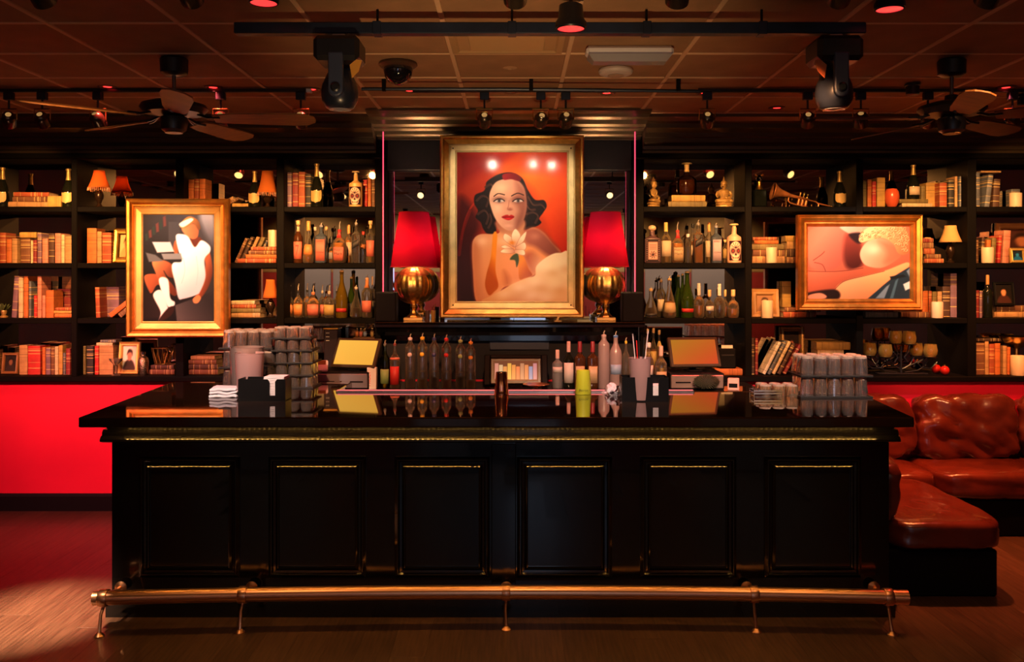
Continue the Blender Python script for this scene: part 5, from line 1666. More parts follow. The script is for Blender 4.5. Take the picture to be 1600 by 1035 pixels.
RW = (0.60, 0.02, 0.02)
CK = (0.62, 0.40, 0.18)
BL_ = (0.02, 0.02, 0.02)
row_bottles('L4', 2, [
    ('dark bottle with big red 7 on pink label', 466, 14.5, 345, dict(shape='whisky', gl=BROWNGL, liq=None, lab='pink', lz=(.09, .50), cap='cork', capc=CK, lab2=('cream', .74, .86), txt=[('7', .34, .29, 'red')])),
    ('bell-shouldered amber bottle with orange label', 482, 17.5, 346, dict(shape='bell', liq='amber', level=.34, lab='orange', lz=(.20, .44), cap='tall', capc=(.7, .32, .08))),
    ('narrow clear bottle with pale cap', 492.5, 8, 355, dict(shape='slim', liq='clear', level=.5, lab=None, cap='cork', capc=(.7, .6, .5), back=1)),
    ('square pale-blue gin bottle with pink label and pourer', 502, 17, 348, dict(shape='shoulder', gl=LIQ['blue'], liq='blue', level=.55, lab='pink', lz=(.05, .58), cap='pour', capc=(.3, .3, .35), sq=7, txt=[('BOMBAY', .055, .53, 'dark'), ('GIN', .05, .26, 'dark')])),
    ('golden round bottle', 510, 12, 354, dict(shape='bell', liq='gold', level=.4, lab=None, cap='cork', capc=CK, back=1)),
    ('small amber decanter', 518, 12, 370, dict(shape='squat', liq='amber', level=.45, lab='grey', lz=(.15, .4), cap='cork', capc=BL_, back=1)),
    ('squat bottle with red wax neck and tan square label', 530.5, 21, 346, dict(shape='squat', liq='amber', level=.48, lab='pink', lz=(.06, .38), cap='pour', capc=RW, sq=4, lab2=('red', .60, .80), txt=[("Maker's", .075, .31, 'dark'), ('Mark', .085, .22, 'dark')])),
    ('amber bottle with cream label and orange neck', 545, 14, 352, dict(shape='whisky', liq='amber', level=.6, lab='cream', lz=(.2, .55), cap='tall', capc=(.75, .35, .10), back=1)),
    ('tall square bottle with slanting black label and pourer', 556.5, 13.5, 344, dict(shape='shoulder', liq='clear', level=.5, lab='black', lz=(.36, .52), slant=True, cap='pour', capc=(.4, .36, .32), sq=6)),
    ('slim clear bottle with red cap', 567.5, 9.5, 362, dict(shape='slim', liq='clear', level=.5, lab='orange', lz=(.45, .6), cap='cork', capc=(.55, .04, .03), back=1)),
    ('straight bottle with gold stopper and pink label', 579, 14, 345, dict(shape='shoulder', liq='gold', level=.3, lab='pink', lz=(.15, .53), cap='cork', capc=CK, lab2=('gold', .80, .90))),
])
row_bottles('R1', 2, [
    ('white ceramic flask with dark filigree and ball stopper', 1019, 25, 354, dict(shape='shoulder', gl=mat('violet_ceramic', (.10, .05, .06), .3), liq=None, lab='filigree', lz=(.02, .64), cap='ball', capc=(.7, .48, .3), sq=8, flat=.7)),
    ('gold-capped bottle with wide cream label', 1040.5, 17.5, 348, dict(shape='whisky', liq='gold', level=.55, lab='cream', lz=(.16, .54), cap='tall', capc=(.68, .48, .14))),
    ('squat bottle with red wax neck and tan square label', 1058.5, 20, 347, dict(shape='squat', liq='amber', level=.48, lab='tan', lz=(.06, .38), cap='pour', capc=RW, sq=4, lab2=('red', .60, .80), txt=[("Maker's", .075, .31, 'dark'), ('Mark', .085, .22, 'dark')])),
    ('clear fluted bottle, half full', 1075, 10, 366, dict(shape='slim', liq='clear', level=.55, lab=None, cap='cork', capc=(.7, .7, .72), dy=.01)),
    ('amber bottle with black cap', 1082.5, 12, 350, dict(shape='whisky', liq='amber', level=.55, lab='cream', lz=(.2, .45), cap='cork', capc=BL_, back=1)),
    ('tall square amber bottle with slanting black label and pourer', 1091, 14, 344, dict(shape='shoulder', liq='amber', level=.55, lab='black', lz=(.40, .56), slant=True, cap='pour', capc=(.4, .36, .32), sq=6)),
    ('bottle with cream label and orange neck', 1108, 14, 348, dict(shape='whisky', liq='gold', level=.55, lab='cream', lz=(.15, .55), cap='tall', capc=(.75, .32, .08), back=1)),
    ('square pale-blue gin bottle with lilac label and pourer', 1119, 16, 349, dict(shape='shoulder', gl=LIQ['blue'], liq='blue', level=.55, lab='lilac', lz=(.05, .58), cap='pour', capc=(.3, .3, .35), sq=7, txt=[('BOMBAY', .055, .53, 'dark'), ('GIN', .05, .26, 'dark')])),
    ('low olive-labelled bottle', 1133, 10, 375, dict(shape='slim', liq='gold', level=.6, lab='gold', lz=(.2, .6), cap='cork', capc=CK, back=1)),
    ('pale skull-painted tequila bottle with cork top', 1147, 22, 350, dict(shape='shoulder', gl=mat('pink_ceramic', (.62, .36, .24), .35), liq=None, lab='skull', lz=(.06, .56), cap='flare', capc=(.68, .5, .25))),
])
row_bottles('L4', 3, [
    ('round flask with orange crown label and pourer', 453.5, 11, 446, dict(shape='squat', liq='amber', level=.44, lab='orange', lz=(.1, .38), cap='pour', capc=BL_, back=1)),
    ('round flask with peaked orange label and pourer', 466, 15.5, 444, dict(shape='squat', liq='amber', level=.44, lab='orange', lz=(.08, .40), cap='pour', capc=BL_, flat=.7)),
    ('round flask with pourer, half hidden', 480, 13, 443, dict(shape='squat', liq='amber', level=.44, lab=None, cap='pour', capc=BL_, back=1)),
    ('broad flask with coral crown label and pourer', 489.5, 20, 447, dict(shape='squat', liq='amber', level=.44, lab='pink', lz=(.08, .42), cap='pour', capc=(.6, .2, .1), flat=.7)),
    ('pale round flask with tall pourer', 503.5, 12, 445, dict(shape='squat', liq='gold', level=.4, lab='pink', lz=(.1, .38), cap='pour', capc=(.6, .5, .4), back=1)),
    ('clear flask with oval olive label and pourer', 514.5, 18, 446, dict(shape='squat', liq='clear', level=.4, lab='gold', lz=(.08, .40), cap='pour', capc=(.6, .5, .4), flat=.7)),
    ('hidden flask with long spout', 526, 10, 445, dict(shape='squat', liq='amber', level=.4, lab=None, cap='pour', capc=BL_, back=1)),
    ('tall green-gold champagne-shaped bottle with red band and pourer', 534, 19, 422, dict(shape='champ', gl=glass('olive_gold_glass', (.45, .35, .04), milk=.45, milk_c=(.42, .26, .02)), liq='dark', level=.36, lab='red', lz=(.12, .20), cap='pour', capc=CK)),
    ('green bottle with pale twin spouts', 549, 13, 433, dict(shape='champ', gl=GREENGL, liq=None, lab='black', lz=(.06, .34), cap='pour', capc=CK, back=1)),
    ('bell-shaped cognac bottle with dark contents', 556.5, 19, 446, dict(shape='bell', liq='dark', level=.30, lab=None, cap='pour', capc=(.6, .5, .4))),
    ('peach-necked bottle with pink square label', 573.5, 17, 430, dict(shape='whisky', liq='amber', level=.3, lab='pink', lz=(.13, .40), cap='pour', capc=(.75, .36, .2), lab2=('orange', .70, .88), dy=.02)),
    ('pale-necked twin bottle', 582, 9, 432, dict(shape='whisky', liq='gold', level=.3, lab='cream', lz=(.2, .4), cap='tall', capc=(.75, .5, .3), back=1)),
])
row_bottles('R1', 3, [
    ('bell-shaped cognac bottle with dark contents', 1017, 20, 449, dict(shape='bell', liq='dark', level=.34, lab='black', lz=(.06, .14), cap='pour', capc=(.6, .4, .2))),
    ('gold-necked cognac bottle, half hidden', 1033, 14, 434, dict(shape='whisky', liq='gold', level=.4, lab='cream', lz=(.15, .45), cap='pour', capc=CK, back=1)),
    ('round-shouldered cognac bottle with tan label and pourer', 1046, 22, 431, dict(shape='bell', liq='amber', level=.40, lab='tan', lz=(.12, .36), cap='pour', capc=CK)),
    ('green champagne-shaped bottle nearest the cognac', 1060, 13, 430, dict(shape='champ', gl=GREENGL, liq=None, lab=None, cap='pour', capc=CK, back=1)),
    ('green champagne-shaped bottle, second behind', 1066.5, 13, 428, dict(shape='champ', gl=GREENGL, liq=None, lab=None, cap='pour', capc=CK, back=1, dy=-.06)),
    ('green champagne-shaped bottle with red band and gold pourer', 1073.5, 21, 424, dict(shape='champ', gl=GREENGL, liq=None, lab='red', lz=(.12, .20), cap='pour', capc=CK)),
    ('round decanter bottle with amber spirit and clear stopper', 1092, 18, 443, dict(shape='squat', liq='amber', level=.36, lab=None, cap='tall', capc=(.6, .55, .5))),
    ('small glass bottle with short stopper', 1108.5, 14, 453, dict(shape='squat', liq='dark', level=.22, lab='white', lz=(.25, .42), cap='cork', capc=CK)),
    ('clear round bottle with amber base and tall stopper', 1124, 18, 444, dict(shape='squat', liq='dark', level=.25, lab=None, cap='tall', capc=(.65, .6, .55))),
    ('small cork-topped bottle', 1133, 11, 453, dict(shape='squat', liq='amber', level=.4, lab=None, cap='cork', capc=CK, back=1)),
    ('square-shouldered half-full amber bottle', 1145.5, 17, 453, dict(shape='squat', liq='amber', level=.32, lab=None, cap='cork', capc=CK, sq=3)),
    ('pale bottle by the upright', 1155.5, 9, 457, dict(shape='squat', liq='clear', level=.4, lab=None, cap='cork', capc=CK, back=1)),
])

# ================================================================== back counter
YC = 6.60
def cbottle(desc, px, w_, yt, Y=YC, **kw):
    bottle(desc, px, w_, yt, CZ, Y, group='bottles on the back counter', **kw)


cbottle('clear bottle with green label and pourer beside the white carton', 601.5, 15, 532, shape='whisky', gl=glass('pale_green_glass', (.75, .85, .5)), liq='gold', level=.12, lab='green', lz=(.10, .40), cap='pour', capc=(.2, .2, .2))
cbottle('bottle with red label and white oval beside the green-label bottle', 617, 16, 532, shape='whisky', gl=CLEAR, liq='red', level=.40, lab='red', lz=(.08, .46), cap='pour', capc=(.2, .05, .05), lab2=('pink', .60, .64))
for q, (px, yt, dot, liq, lev, word) in enumerate(((641, 522, (.7, .55, .6), 'milk', .17, 'lilac'), (660, 521, (.85, .5, .04), 'yellow', .17, 'yellow'), (678.5, 522, (.04, .04, .16), 'purple', .20, 'navy'), (697.5, 523, (.6, .02, .02), 'red', .15, 'red'), (719.5, 526, (.35, .5, .2), 'green', .22, 'green'), (735.5, 529, (.75, .3, .05), 'gold', .16, 'orange'))):
    t = bottle('tall clear juice pourer marked with a %s dot' % word, px, 16, yt, CZ, YC, 'long', facet_glass('pourer_glass', (1.0, .9, .72), .02, .32, 1.9, .08), liq, lev, None, cap='pour', capc=dot, group='juice pourers in a row', name='juice_pourer')
    H_ = Z(yt, YC) - CZ
    MB().ball((0, -0.033, H_ * .62), 0.0165, 14, 8, (1, .5, 1)).build('colour_dot', mat('dot_' + word, dot, .35), t, smooth=True)
    MB().lathe([(0.0385, H_ * .30), (0.040, H_ * .305), (0.040, H_ * .315), (0.0385, H_ * .32)], 20).build('ring', CLEAR, t, smooth=True)
cbottle('textured gin bottle with pink collar label and pale cap', 871, 17, 547, shape='shoulder', gl=glass('textured_glass', (.75, .75, .75), milk=.25), liq='clear', level=.5, lab='white', lz=(.42, .56), cap='tall', capc=(.75, .55, .5))
cbottle('dark vermouth bottle with white label and pink cap', 888.5, 17, 534, shape='whisky', gl=DARKGL, liq=None, lab='white', lz=(.12, .55), cap='tall', capc=(.75, .5, .45))
cbottle('brown bourbon bottle with maroon cap nearest the vermouth', 906, 18, 534, shape='shoulder', gl=BROWNGL, liq=None, lab='tan', lz=(.12, .48), cap='tall', capc=(.25, .02, .03), sq=4)
cbottle('brown bourbon bottle with maroon cap nearest the frosted vodka', 926, 18, 534, shape='shoulder', gl=BROWNGL, liq=None, lab='tan', lz=(.12, .48), cap='tall', capc=(.25, .02, .03), sq=4)
FROST = glass('frosted_glass', (.6, .5, .52), milk=.62, milk_c=(.72, .55, .56), rough=.25)
cbottle('tall frosted vodka bottle with slim pourer', 943.5, 18, 517, shape='long', gl=FROST, liq=None, lab=None, cap='pour', capc=(.5, .4, .42))
cbottle('tall frosted vodka bottle with blue label and blue pourer', 962, 19, 518, shape='slim', gl=FROST, liq=None, lab='blue', lz=(.25, .42), cap='pour', capc=(.08, .2, .55))
cbottle('slim bottle with yellow pourer collar behind the napkin caddy', 978, 13, 528, shape='whisky', liq='clear', level=.5, lab=None, cap='pour', capc=(.7, .55, .05), Y=6.66)
cbottle('amber rum bottle with tan label before the ordering screen', 1033, 18, 541, shape='whisky', liq='gold', level=.5, lab='tan', lz=(.10, .42), cap='tall', capc=(.7, .5, .4), Y=6.52)
cbottle('white-capped amber bottle beside the rum bottle', 1014, 14, 536, shape='whisky', liq='amber', level=.5, lab='white', lz=(.2, .5), cap='cork', capc=(.8, .78, .8), Y=6.66)
for i, (px, yt) in enumerate(((1012, 514), (1021, 513), (1030, 516))):
    bottle('amber whisky bottle, %s along lowest shelf of fifth bay' % ORD[i], px, 10, yt, Z4, 7.2, 'whisky', None, 'amber', .55, 'gold', (.55, .75) if i == 2 else (.2, .5), 'cork', CK, group='amber bottles on the lowest shelf')
# white carton with vertical red lettering
t = thing('juice_carton', 'white carton with red vertical lettering beside the bottles', 'carton', (X(581.5, 6.55), 6.55, CZ))
MB().cbox(-0.034, 0.034, -0.03, 0.03, 0, 0.16, 0.003).build('carton_body', WHITE, t)
MB().cbox(0.008, 0.028, -0.026, 0.0, 0.16, 0.172, 0.003).build('spout_cap', mat('red_plastic', (.65, .03, .04), .4), t)
o = text_part('PROLY', 0.036, MATS['red_plastic'], t, (-0.018, -0.0308, 0.078)); o.rotation_euler = (PI / 2, -PI / 2, 0)


def screen_terminal(label, px, py, w_, h_, Y, zb, tilt, rz, col, strength, group='point of sale screens'):
    """tilted touch screen on a foot; tilt leans the top back"""
    W, Hh = w_ * Y / FP, h_ * Y / FP
    t = thing('touch_screen', label, 'screen', (X(px, Y), Y, zb), group, rz=rz)
    zc = Z(py, Y) - zb
    e = Matrix.Translation((0, 0, zc)) @ Matrix.Rotation(math.radians(-tilt), 4, 'X')
    MB().cbox(-W / 2 - 0.022, W / 2 + 0.022, 0, 0.03, -Hh / 2 - 0.022, Hh / 2 + 0.022, 0.006).xf(e).build('bezel', mat('screen_bezel', (.05, .035, .02), .35), t)
    m = bpy.data.materials.get('display_' + col) or None
    if m is None:
        m = mat('display_' + col, (.05, .03, .01), .12, coat=.5)
        n_ = m.node_tree
        tc = n_.nodes.new('ShaderNodeTexCoord'); sp = n_.nodes.new('ShaderNodeSeparateXYZ'); rp = n_.nodes.new('ShaderNodeValToRGB')
        n_.links.new(tc.outputs['Generated'], sp.inputs[0])
        ad = n_.nodes.new('ShaderNodeMath'); ad.operation = 'MULTIPLY_ADD'; ad.inputs[1].default_value = -.5; ad.inputs[2].default_value = .5
        n_.links.new(sp.outputs['Z'], ad.inputs[0])
        a2 = n_.nodes.new('ShaderNodeMath'); a2.operation = 'MULTIPLY_ADD'; a2.inputs[1].default_value = .5
        n_.links.new(sp.outputs['X'], a2.inputs[0]); n_.links.new(ad.outputs[0], a2.inputs[2])
        n_.links.new(a2.outputs[0], rp.inputs[0])
        c0, c1 = {'gold': ((1.0, .52, .07), (.9, .42, .05)), 'orange': ((.55, .24, .02), (.85, .06, .02)), 'dim': ((.3, .1, .05), (.5, .1, .04))}[col]
        rp.color_ramp.elements[0].color = (*c0, 1); rp.color_ramp.elements[1].color = (*c1, 1)
        b = n_.nodes['Principled BSDF']
        n_.links.new(rp.outputs[0], b.inputs['Emission Color'])
        b.inputs['Emission Strength'].default_value = strength
    MB().box(-W / 2, W / 2, -0.0015, 0.002, -Hh / 2, Hh / 2).xf(e).build('display', m, t)
    MB().cbox(-0.05, 0.05, -0.04, 0.10, 0, 0.012, 0.004).build('foot', SATIN, t)
    MB().cbox(-0.025, 0.025, 0.035, 0.055, 0.012, zc, 0.004).build('stand', SATIN, t)
    return t, e, W, Hh


def cash_drawer(label, x0, x1, ytop, Y, m):
    W = (x1 - x0) * Y / FP
    h = Z(ytop, Y) - CZ
    t = thing('cash_drawer', label, 'cash drawer', (X((x0 + x1) / 2, Y), Y, CZ), 'cash drawers on the back counter')
    MB().cbox(-W / 2, W / 2, 0.008, 0.40, 0, h, 0.004).build('case', SATIN, t)
    d = MB().cbox(-W / 2 + 0.008, W / 2 - 0.008, -0.004, 0.010, 0.012, h - 0.012, 0.004).build('drawer_front', m, t)
    MB().cbox(-W * .40, -W * .12, -0.008, -0.003, h * .42, h * .50, 0.001).build('pull_slot', SATIN, d)
    MB().cbox(W * .16, W * .40, -0.008, -0.003, h * .42, h * .50, 0.001).build('pull_slot', SATIN, d)
    MB().lathe([(0.008, 0), (0.008, 0.004), (0.005, 0.006)], 12).xf(Matrix.Translation((0, -0.004, h * .46)) @ Matrix.Rotation(PI / 2, 4, 'X')).build('lock', CHROME, d)
    return h


GREYP = mat('grey_powder_coat', (.17, .15, .17), .4, metal=.3)
h1 = cash_drawer('grey metal cash drawer under the yellow touch screen', 490, 576, 582, 6.50, GREYP)
h2 = cash_drawer('steel-fronted cash drawer under the orange touch screen', 1047, 1132, 584, 6.50, mat('warm_steel', (.5, .38, .34), .3, metal=.8))
screen_terminal('tilted touch screen glowing yellow above the grey cash drawer', 556, 551, 66, 42, 6.62, CZ + h1, 32, math.radians(-16), 'gold', 0.75)
screen_terminal('tilted touch screen glowing orange above the steel cash drawer', 1085, 550, 72, 40, 6.64, CZ + h2, 24, math.radians(8), 'orange', 0.55)
# middle terminal with the bookshelf reflection painted on its glass in glowing strips
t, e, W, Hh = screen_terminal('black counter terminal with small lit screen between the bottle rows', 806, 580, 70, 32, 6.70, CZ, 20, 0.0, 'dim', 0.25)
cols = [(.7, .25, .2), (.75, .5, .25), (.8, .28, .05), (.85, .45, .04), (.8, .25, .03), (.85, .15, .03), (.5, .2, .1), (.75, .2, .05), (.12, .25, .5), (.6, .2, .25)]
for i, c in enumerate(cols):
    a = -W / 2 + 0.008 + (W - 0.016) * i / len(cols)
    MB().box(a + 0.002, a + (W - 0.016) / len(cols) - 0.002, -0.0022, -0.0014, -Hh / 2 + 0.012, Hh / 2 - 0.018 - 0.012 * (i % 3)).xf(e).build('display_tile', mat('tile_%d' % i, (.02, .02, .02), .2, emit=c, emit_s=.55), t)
MB().cbox(-W / 2 - 0.07, -W / 2 - 0.024, 0.0, 0.05, -Hh / 2 - 0.03, Hh / 2 + 0.05, 0.006).xf(e).build('side_cheek', SATIN, t)
MB().cbox(W / 2 + 0.024, W / 2 + 0.07, 0.0, 0.05, -Hh / 2 - 0.03, Hh / 2 + 0.05, 0.006).xf(e).build('side_cheek', SATIN, t)
MB().cbox(-W / 2 - 0.024, W / 2 + 0.024, 0.0, 0.05, Hh / 2 + 0.022, Hh / 2 + 0.05, 0.006).xf(e).build('hood', SATIN, t)
# card reader on the drawer
t = thing('card_reader', 'white handheld card reader lying on the grey cash drawer', 'card reader', (X(502, 6.56), 6.56, CZ + h1), rz=.15)
e = Matrix.Rotation(math.radians(38), 4, 'X')
MB().cbox(-0.046, 0.046, -0.005, 0.03, 0, 0.10, 0.010).xf(Matrix.Translation((0, 0.0, 0.012)) @ Matrix.Rotation(math.radians(-48), 4, 'X')).build('case', WHITE, t)
MB().cbox(-0.03, 0.03, -0.008, -0.004, 0.045, 0.085, 0.002).xf(Matrix.Translation((0, 0.0, 0.012)) @ Matrix.Rotation(math.radians(-48), 4, 'X')).build('reader_screen', mat('amber_lcd', (.3, .18, .05), .2), t)
MB().cbox(-0.046, 0.046, -0.012, 0.08, 0, 0.018, 0.004).build('dock', WHITE, t)
# black dispenser and riser with small bitters in the fourth bay
t = thing('coffee_dispenser', 'dark box dispenser on lowest shelf behind the yellow screen', 'dispenser', (X(517, 7.18), 7.18, Z4))
MB().cbox(-0.056, 0.056, 0, 0.14, 0, 0.36, 0.006).build('case', mat('plum_plastic', (.02, .012, .018), .4, spec=.2), t)
MB().cbox(-0.062, 0.062, -0.008, 0.145, 0.36, 0.375, 0.004).build('lid', GOLD, t)
for k in range(3):
    MB().cbox(-0.04, -0.012, -0.003, 0.001, 0.27 + k * .03, 0.274 + k * .03, 0.001).build('mark', WHITE, t)
t = thing('display_riser', 'dark wooden riser carrying small bitters bottles', 'riser', (X(569, 7.2), 7.2, Z4))
rh = Z(527, 7.2) - Z4
MB().cbox(-0.085, 0.085, -0.02, 0.10, rh - 0.02, rh, 0.004).build('riser_top', mat('stained_wood', (.16, .08, .03), .4, var=.3), t)
for s in (-1, 1):
    MB().cbox(s * .075 - .008, s * .075 + .008, -0.015, 0.095, 0, rh - 0.02, 0.003).build('riser_side', MATS['stained_wood'], t)
for i, (px, c, lb) in enumerate(((558, 'orange', 'orange-labelled'), (564, 'pink', 'pink-labelled'), (570.5, 'blue', 'blue-labelled'), (581.5, 'gold', 'gold-labelled'))):
    bottle('tiny %s bitters bottle on the dark riser' % lb, px, 5.5, 513, Z4 + rh, 7.19, 'whisky', None, 'amber', .5, c, (.1, .6), 'cork', CK, group='bitters bottles on the riser')
# receipt printer, book under it, small carton
stack('R1', 4, [(1117, 1160, 10, 'orange', 0.0)], Y=7.12)
t = thing('receipt_printer', 'black receipt printer beside the orange touch screen', 'printer', (X(1137, 7.13), 7.13, Z4 + 10 * 7.12 / FP + 0.001))
MB().cbox(-0.07, 0.07, 0, 0.15, 0, 0.16, 0.010).build('case', SATIN, t)
MB().cbox(-0.05, 0.05, -0.004, 0.004, 0.10, 0.112, 0.002).build('paper_slot', RUBBER, t)
MB().cbox(-0.045, 0.045, 0.02, 0.024, 0.155, 0.185, 0.0005).build('receipt', CREAM, t)
t = thing('small_carton', 'small pink-white carton beside the steel cash drawer', 'carton', (X(1146, 6.5), 6.5, CZ), rz=-.3)
MB().cbox(-0.04, 0.04, -0.03, 0.03, 0, 0.085, 0.004).build('carton_body', mat('pink_card', (.7, .4, .36), .6), t)
MB().cbox(-0.03, 0.03, -0.032, -0.028, 0.02, 0.05, 0.001).build('carton_label', SATIN, t)
t = thing('scrub_ball', 'round dark bristly brush resting beside the steel drawer', 'brush', (X(1104, 6.46), 6.46, CZ))
br = MB()
for i in range(420):
    z_ = 1 - 2 * (i + .5) / 420
    a = i * 2.399963
    r_ = math.sqrt(1 - z_ * z_)
    d = Vector((r_ * math.cos(a) * .095, r_ * math.sin(a) * .05, z_ * .058))
    if d.z < -0.05: continue
    br.tube([d * .75 + Vector((0, 0, .062)), d * random.uniform(.96, 1.08) + Vector((0, 0, .062))], [0.0045, 0.001], 3)
br.build('bristle', mat('dark_bristle', (.03, .03, .012), .8), t)
MB().ball((0, 0, .06), .058, 16, 10, (1.35, .75, .85)).build('core', mat('dark_bristle_core', (.02, .018, .01), .9), t, smooth=True)
t = thing('copper_dish', 'shallow copper garnish dish beside the counter terminal', 'dish', (X(838, 6.50), 6.50, CZ))
MB().lathe([(.03, 0), (.032, .004), (.012, .012), (.012, .02), (.06, .030), (.098, .042), (.096, .044), (.05, .034), (.0001, .028)], 28).build('bowl', COPPER, t, smooth=True)

# ================================================================== on the bar top
def on_bar(py):       # depth of a point standing on the bar top whose foot shows at image row py
    return FP * (EYE - ZB) / (py - CY)


def tumbler_mesh(r0, r1, h):
    """upside-down tumbler: rim below, thick base above"""
    return MB().lathe([(r0, 0), (r0 * .995, h * .3), (r1 * 1.02, h * .86), (r1, h * .95), (r1 * .9, h), (r1 * .55, h * .985), (r1 * .5, h * .93), (r1 * .8, h * .88), (r0 * .90, h * .25), (r0 * .93, 0.0005)], 24, rib=.05, ribn=12)


T_TALL = tumbler_mesh(.040, .034, .120).mesh('tumbler', TUMBLER, True, 14)
T_LOW = tumbler_mesh(.040, .036, .074).mesh('tumbler', TUMBLER, True, 14)
T_AMB = tumbler_mesh(.040, .036, .074).mesh('tumbler', brighten_glass(mat('warm_tumbler_glass', (1, .9, .75), 0.0, trans=1.0), .09, (1, .7, .45)), True, 30)
BASEGL = mat('thick_glass_foot', (1, .95, .9), 0.0, trans=1.0)
brighten_glass(BASEGL, .28, (1.0, .80, .66))  # warm diffuse share paints the lamplight caught on the upturned feet
for me_ in (T_TALL, T_LOW, T_AMB):        # the thick foot of each glass
    me_.materials.append(BASEGL)
    zt_ = max(v.co.z for v in me_.vertices)
    for f_ in me_.polygons:
        if f_.center.z > zt_ * .87:
            f_.material_index = 1


def glass_stack(cx_, y0, tiers, me, h, where_, tray=.012, pitch=.083, grp=''):
    """tiers from the bottom: (nx, ny, x offset)"""
    z = ZB
    for k, (nx, ny, ox) in enumerate(tiers):
        tn = 'bottom' if k == 0 else ('top' if k == len(tiers) - 1 else ORD[k])
        x0 = cx_ + ox - (nx - 1) / 2 * pitch
        if k > 0 or tray > .01:
            pn = (nx, ny)
            tr = thing('glass_tray', 'black rubber tray under the %s tier %s' % (tn, where_), 'tray', (cx_ + ox, y0 + (ny - 1) / 2 * pitch, z), 'trays between the glass tiers')
            a, b_ = nx * pitch / 2 + .012, ny * pitch / 2 + .012
            MB().cbox(-a, a, -b_, b_, 0, tray * .6, .002).build('mat_base', RUBBER, tr)
            MB().ring(-a, a, -b_, b_, [(0, 0), (0, tray), (.006, tray), (.006, 0)]).xf(Matrix(((1, 0, 0, 0), (0, 0, 1, 0), (0, 1, 0, 0), (0, 0, 0, 1)))).build('rim', RUBBER, tr)
            z += tray * .6 + .0005
        for j in range(ny):
            for i in range(nx):
                o = link('tumbler', me, None, (x0 + i * pitch, y0 + j * pitch, z), (0, 0, random.random()))
                tag(o, 'upside-down tumbler, %s along %s row, %s tier %s' % (ORD[i], ('front', 'second', 'rear')[j], tn, where_), 'glass', grp)
        z += h + .001


of_a, of_b, of_c, of_d = 'of stack beside white-dress picture', 'of stack nearest yellow screen', 'of sofa-end stack', 'of low group beside chrome tray'
glass_stack(X(387, 6.0), 6.0, [(4, 3, 0), (4, 3, 0), (4, 3, 0)], T_TALL, .120, of_a, grp='tumblers in the tall stack')
glass_stack(X(450, 5.98), 5.98, [(4, 3, 0), (4, 3, 0), (4, 3, 0), (3, 3, .035), (3, 2, .03)], T_LOW, .074, of_b, tray=.0105, grp='tumblers in the stack near the yellow screen')
glass_stack(X(1294, 5.60), 5.50, [(5, 3, 0), (5, 3, 0)], T_TALL, .120, of_c, grp='tumblers in the stack at the sofa end')
glass_stack(X(1214, 5.58), 5.55, [(3, 2, 0)], T_AMB, .074, of_d, tray=.008, grp='low tumblers beside the chrome tray')


def napkin_caddy(label, x0, x1, ytop, ybot, group='napkin caddies on the bar'):
    Y = on_bar(ybot)
    W, Hh = (x1 - x0) * Y / FP, (ybot - ytop) * Y / FP
    t = thing('napkin_caddy', label, 'caddy', (X((x0 + x1) / 2, Y), Y, ZB), group)
    PL = mat('black_plastic', (.004, .004, .0045), .35, spec=.2)
    c = W * .62
    # front wall with the finger notch
    g0, g1 = W * .16, W * .28
    MB().prism_y([(-W / 2, 0), (W / 2, 0), (W / 2, Hh), (g1 + .012, Hh), (g1, Hh - .015), (g1, Hh * .25), (g0, Hh * .25), (g0, Hh - .015), (g0 - .012, Hh), (-W / 2, Hh)], 0, .004).build('front_wall', PL, t)
    MB().prism_y([(-W / 2, 0), (W / 2, 0), (W / 2, Hh), (-W / 2, Hh)], .14, .144).build('rear_wall', PL, t)
    MB().box(-W / 2, -W / 2 + .004, .004, .14, 0, Hh).build('side_wall', PL, t)
    MB().box(W / 2 - .004, W / 2, .004, .14, 0, Hh).build('side_wall', PL, t)
    MB().box(W * .02, W * .02 + .004, .004, .14, 0, Hh).build('divider', PL, t)
    MB().box(-W / 2, W / 2, .004, .14, 0, .004).build('bottom', PL, t)
    return t, W, Hh, Y


def napkins(label, caddy, zt):
    t, W, Hh, Y = caddy
    n = thing('napkin_stack', label, 'napkins', (t.location.x + W * .25, Y + .072, ZB + .005), 'paper napkins in the caddies')
    o = MB()
    k = 14
    for i in range(k):
        dz = (Hh * zt) / k
        dx = random.uniform(-.002, .002)
        o.box(-W * .215 + dx, W * .215 + dx, -.062, .062, i * dz, i * dz + dz * .8)
    o.build('paper_sheets', mat('napkin_paper', (.78, .72, .76), .85), n)
    n.children[0]['kind'] = 'stuff'
    return n


c1 = napkin_caddy('black napkin caddy on the bar beside the folded towels', 372, 446, 593, 627)
napkins('white paper napkins filling the caddy beside the folded towels', c1, 1.08)
c2 = napkin_caddy('black napkin caddy holding straws near the green cup', 972, 1045, 590, 628)
napkins('white paper napkins in the caddy near the green cup', c2, .62)


def cup(name, label, px, w0, w1, ytop, Y, zb, m, thick=.002, lip=True, group=None):
    h = Z(ytop, Y) - zb
    r0, r1 = w0 / 2 * Y / FP, w1 / 2 * Y / FP
    t = thing(name, label, 'cup', (X(px, Y), Y, zb + .001), group)
    MB().lathe([(r0, 0), (r0 + .001, .003), (r1, h), (r1 - thick, h), (r0 - thick, .005), (.0001, .005)], 28).build('cup_wall', m, t, smooth=True)
    if lip:
        MB().tube([(r1 * math.cos(2 * PI * i / 28), r1 * math.sin(2 * PI * i / 28), h) for i in range(28)], .0025, 6, closed=True).build('rim', m, t, smooth=True)
    return t, h, r1


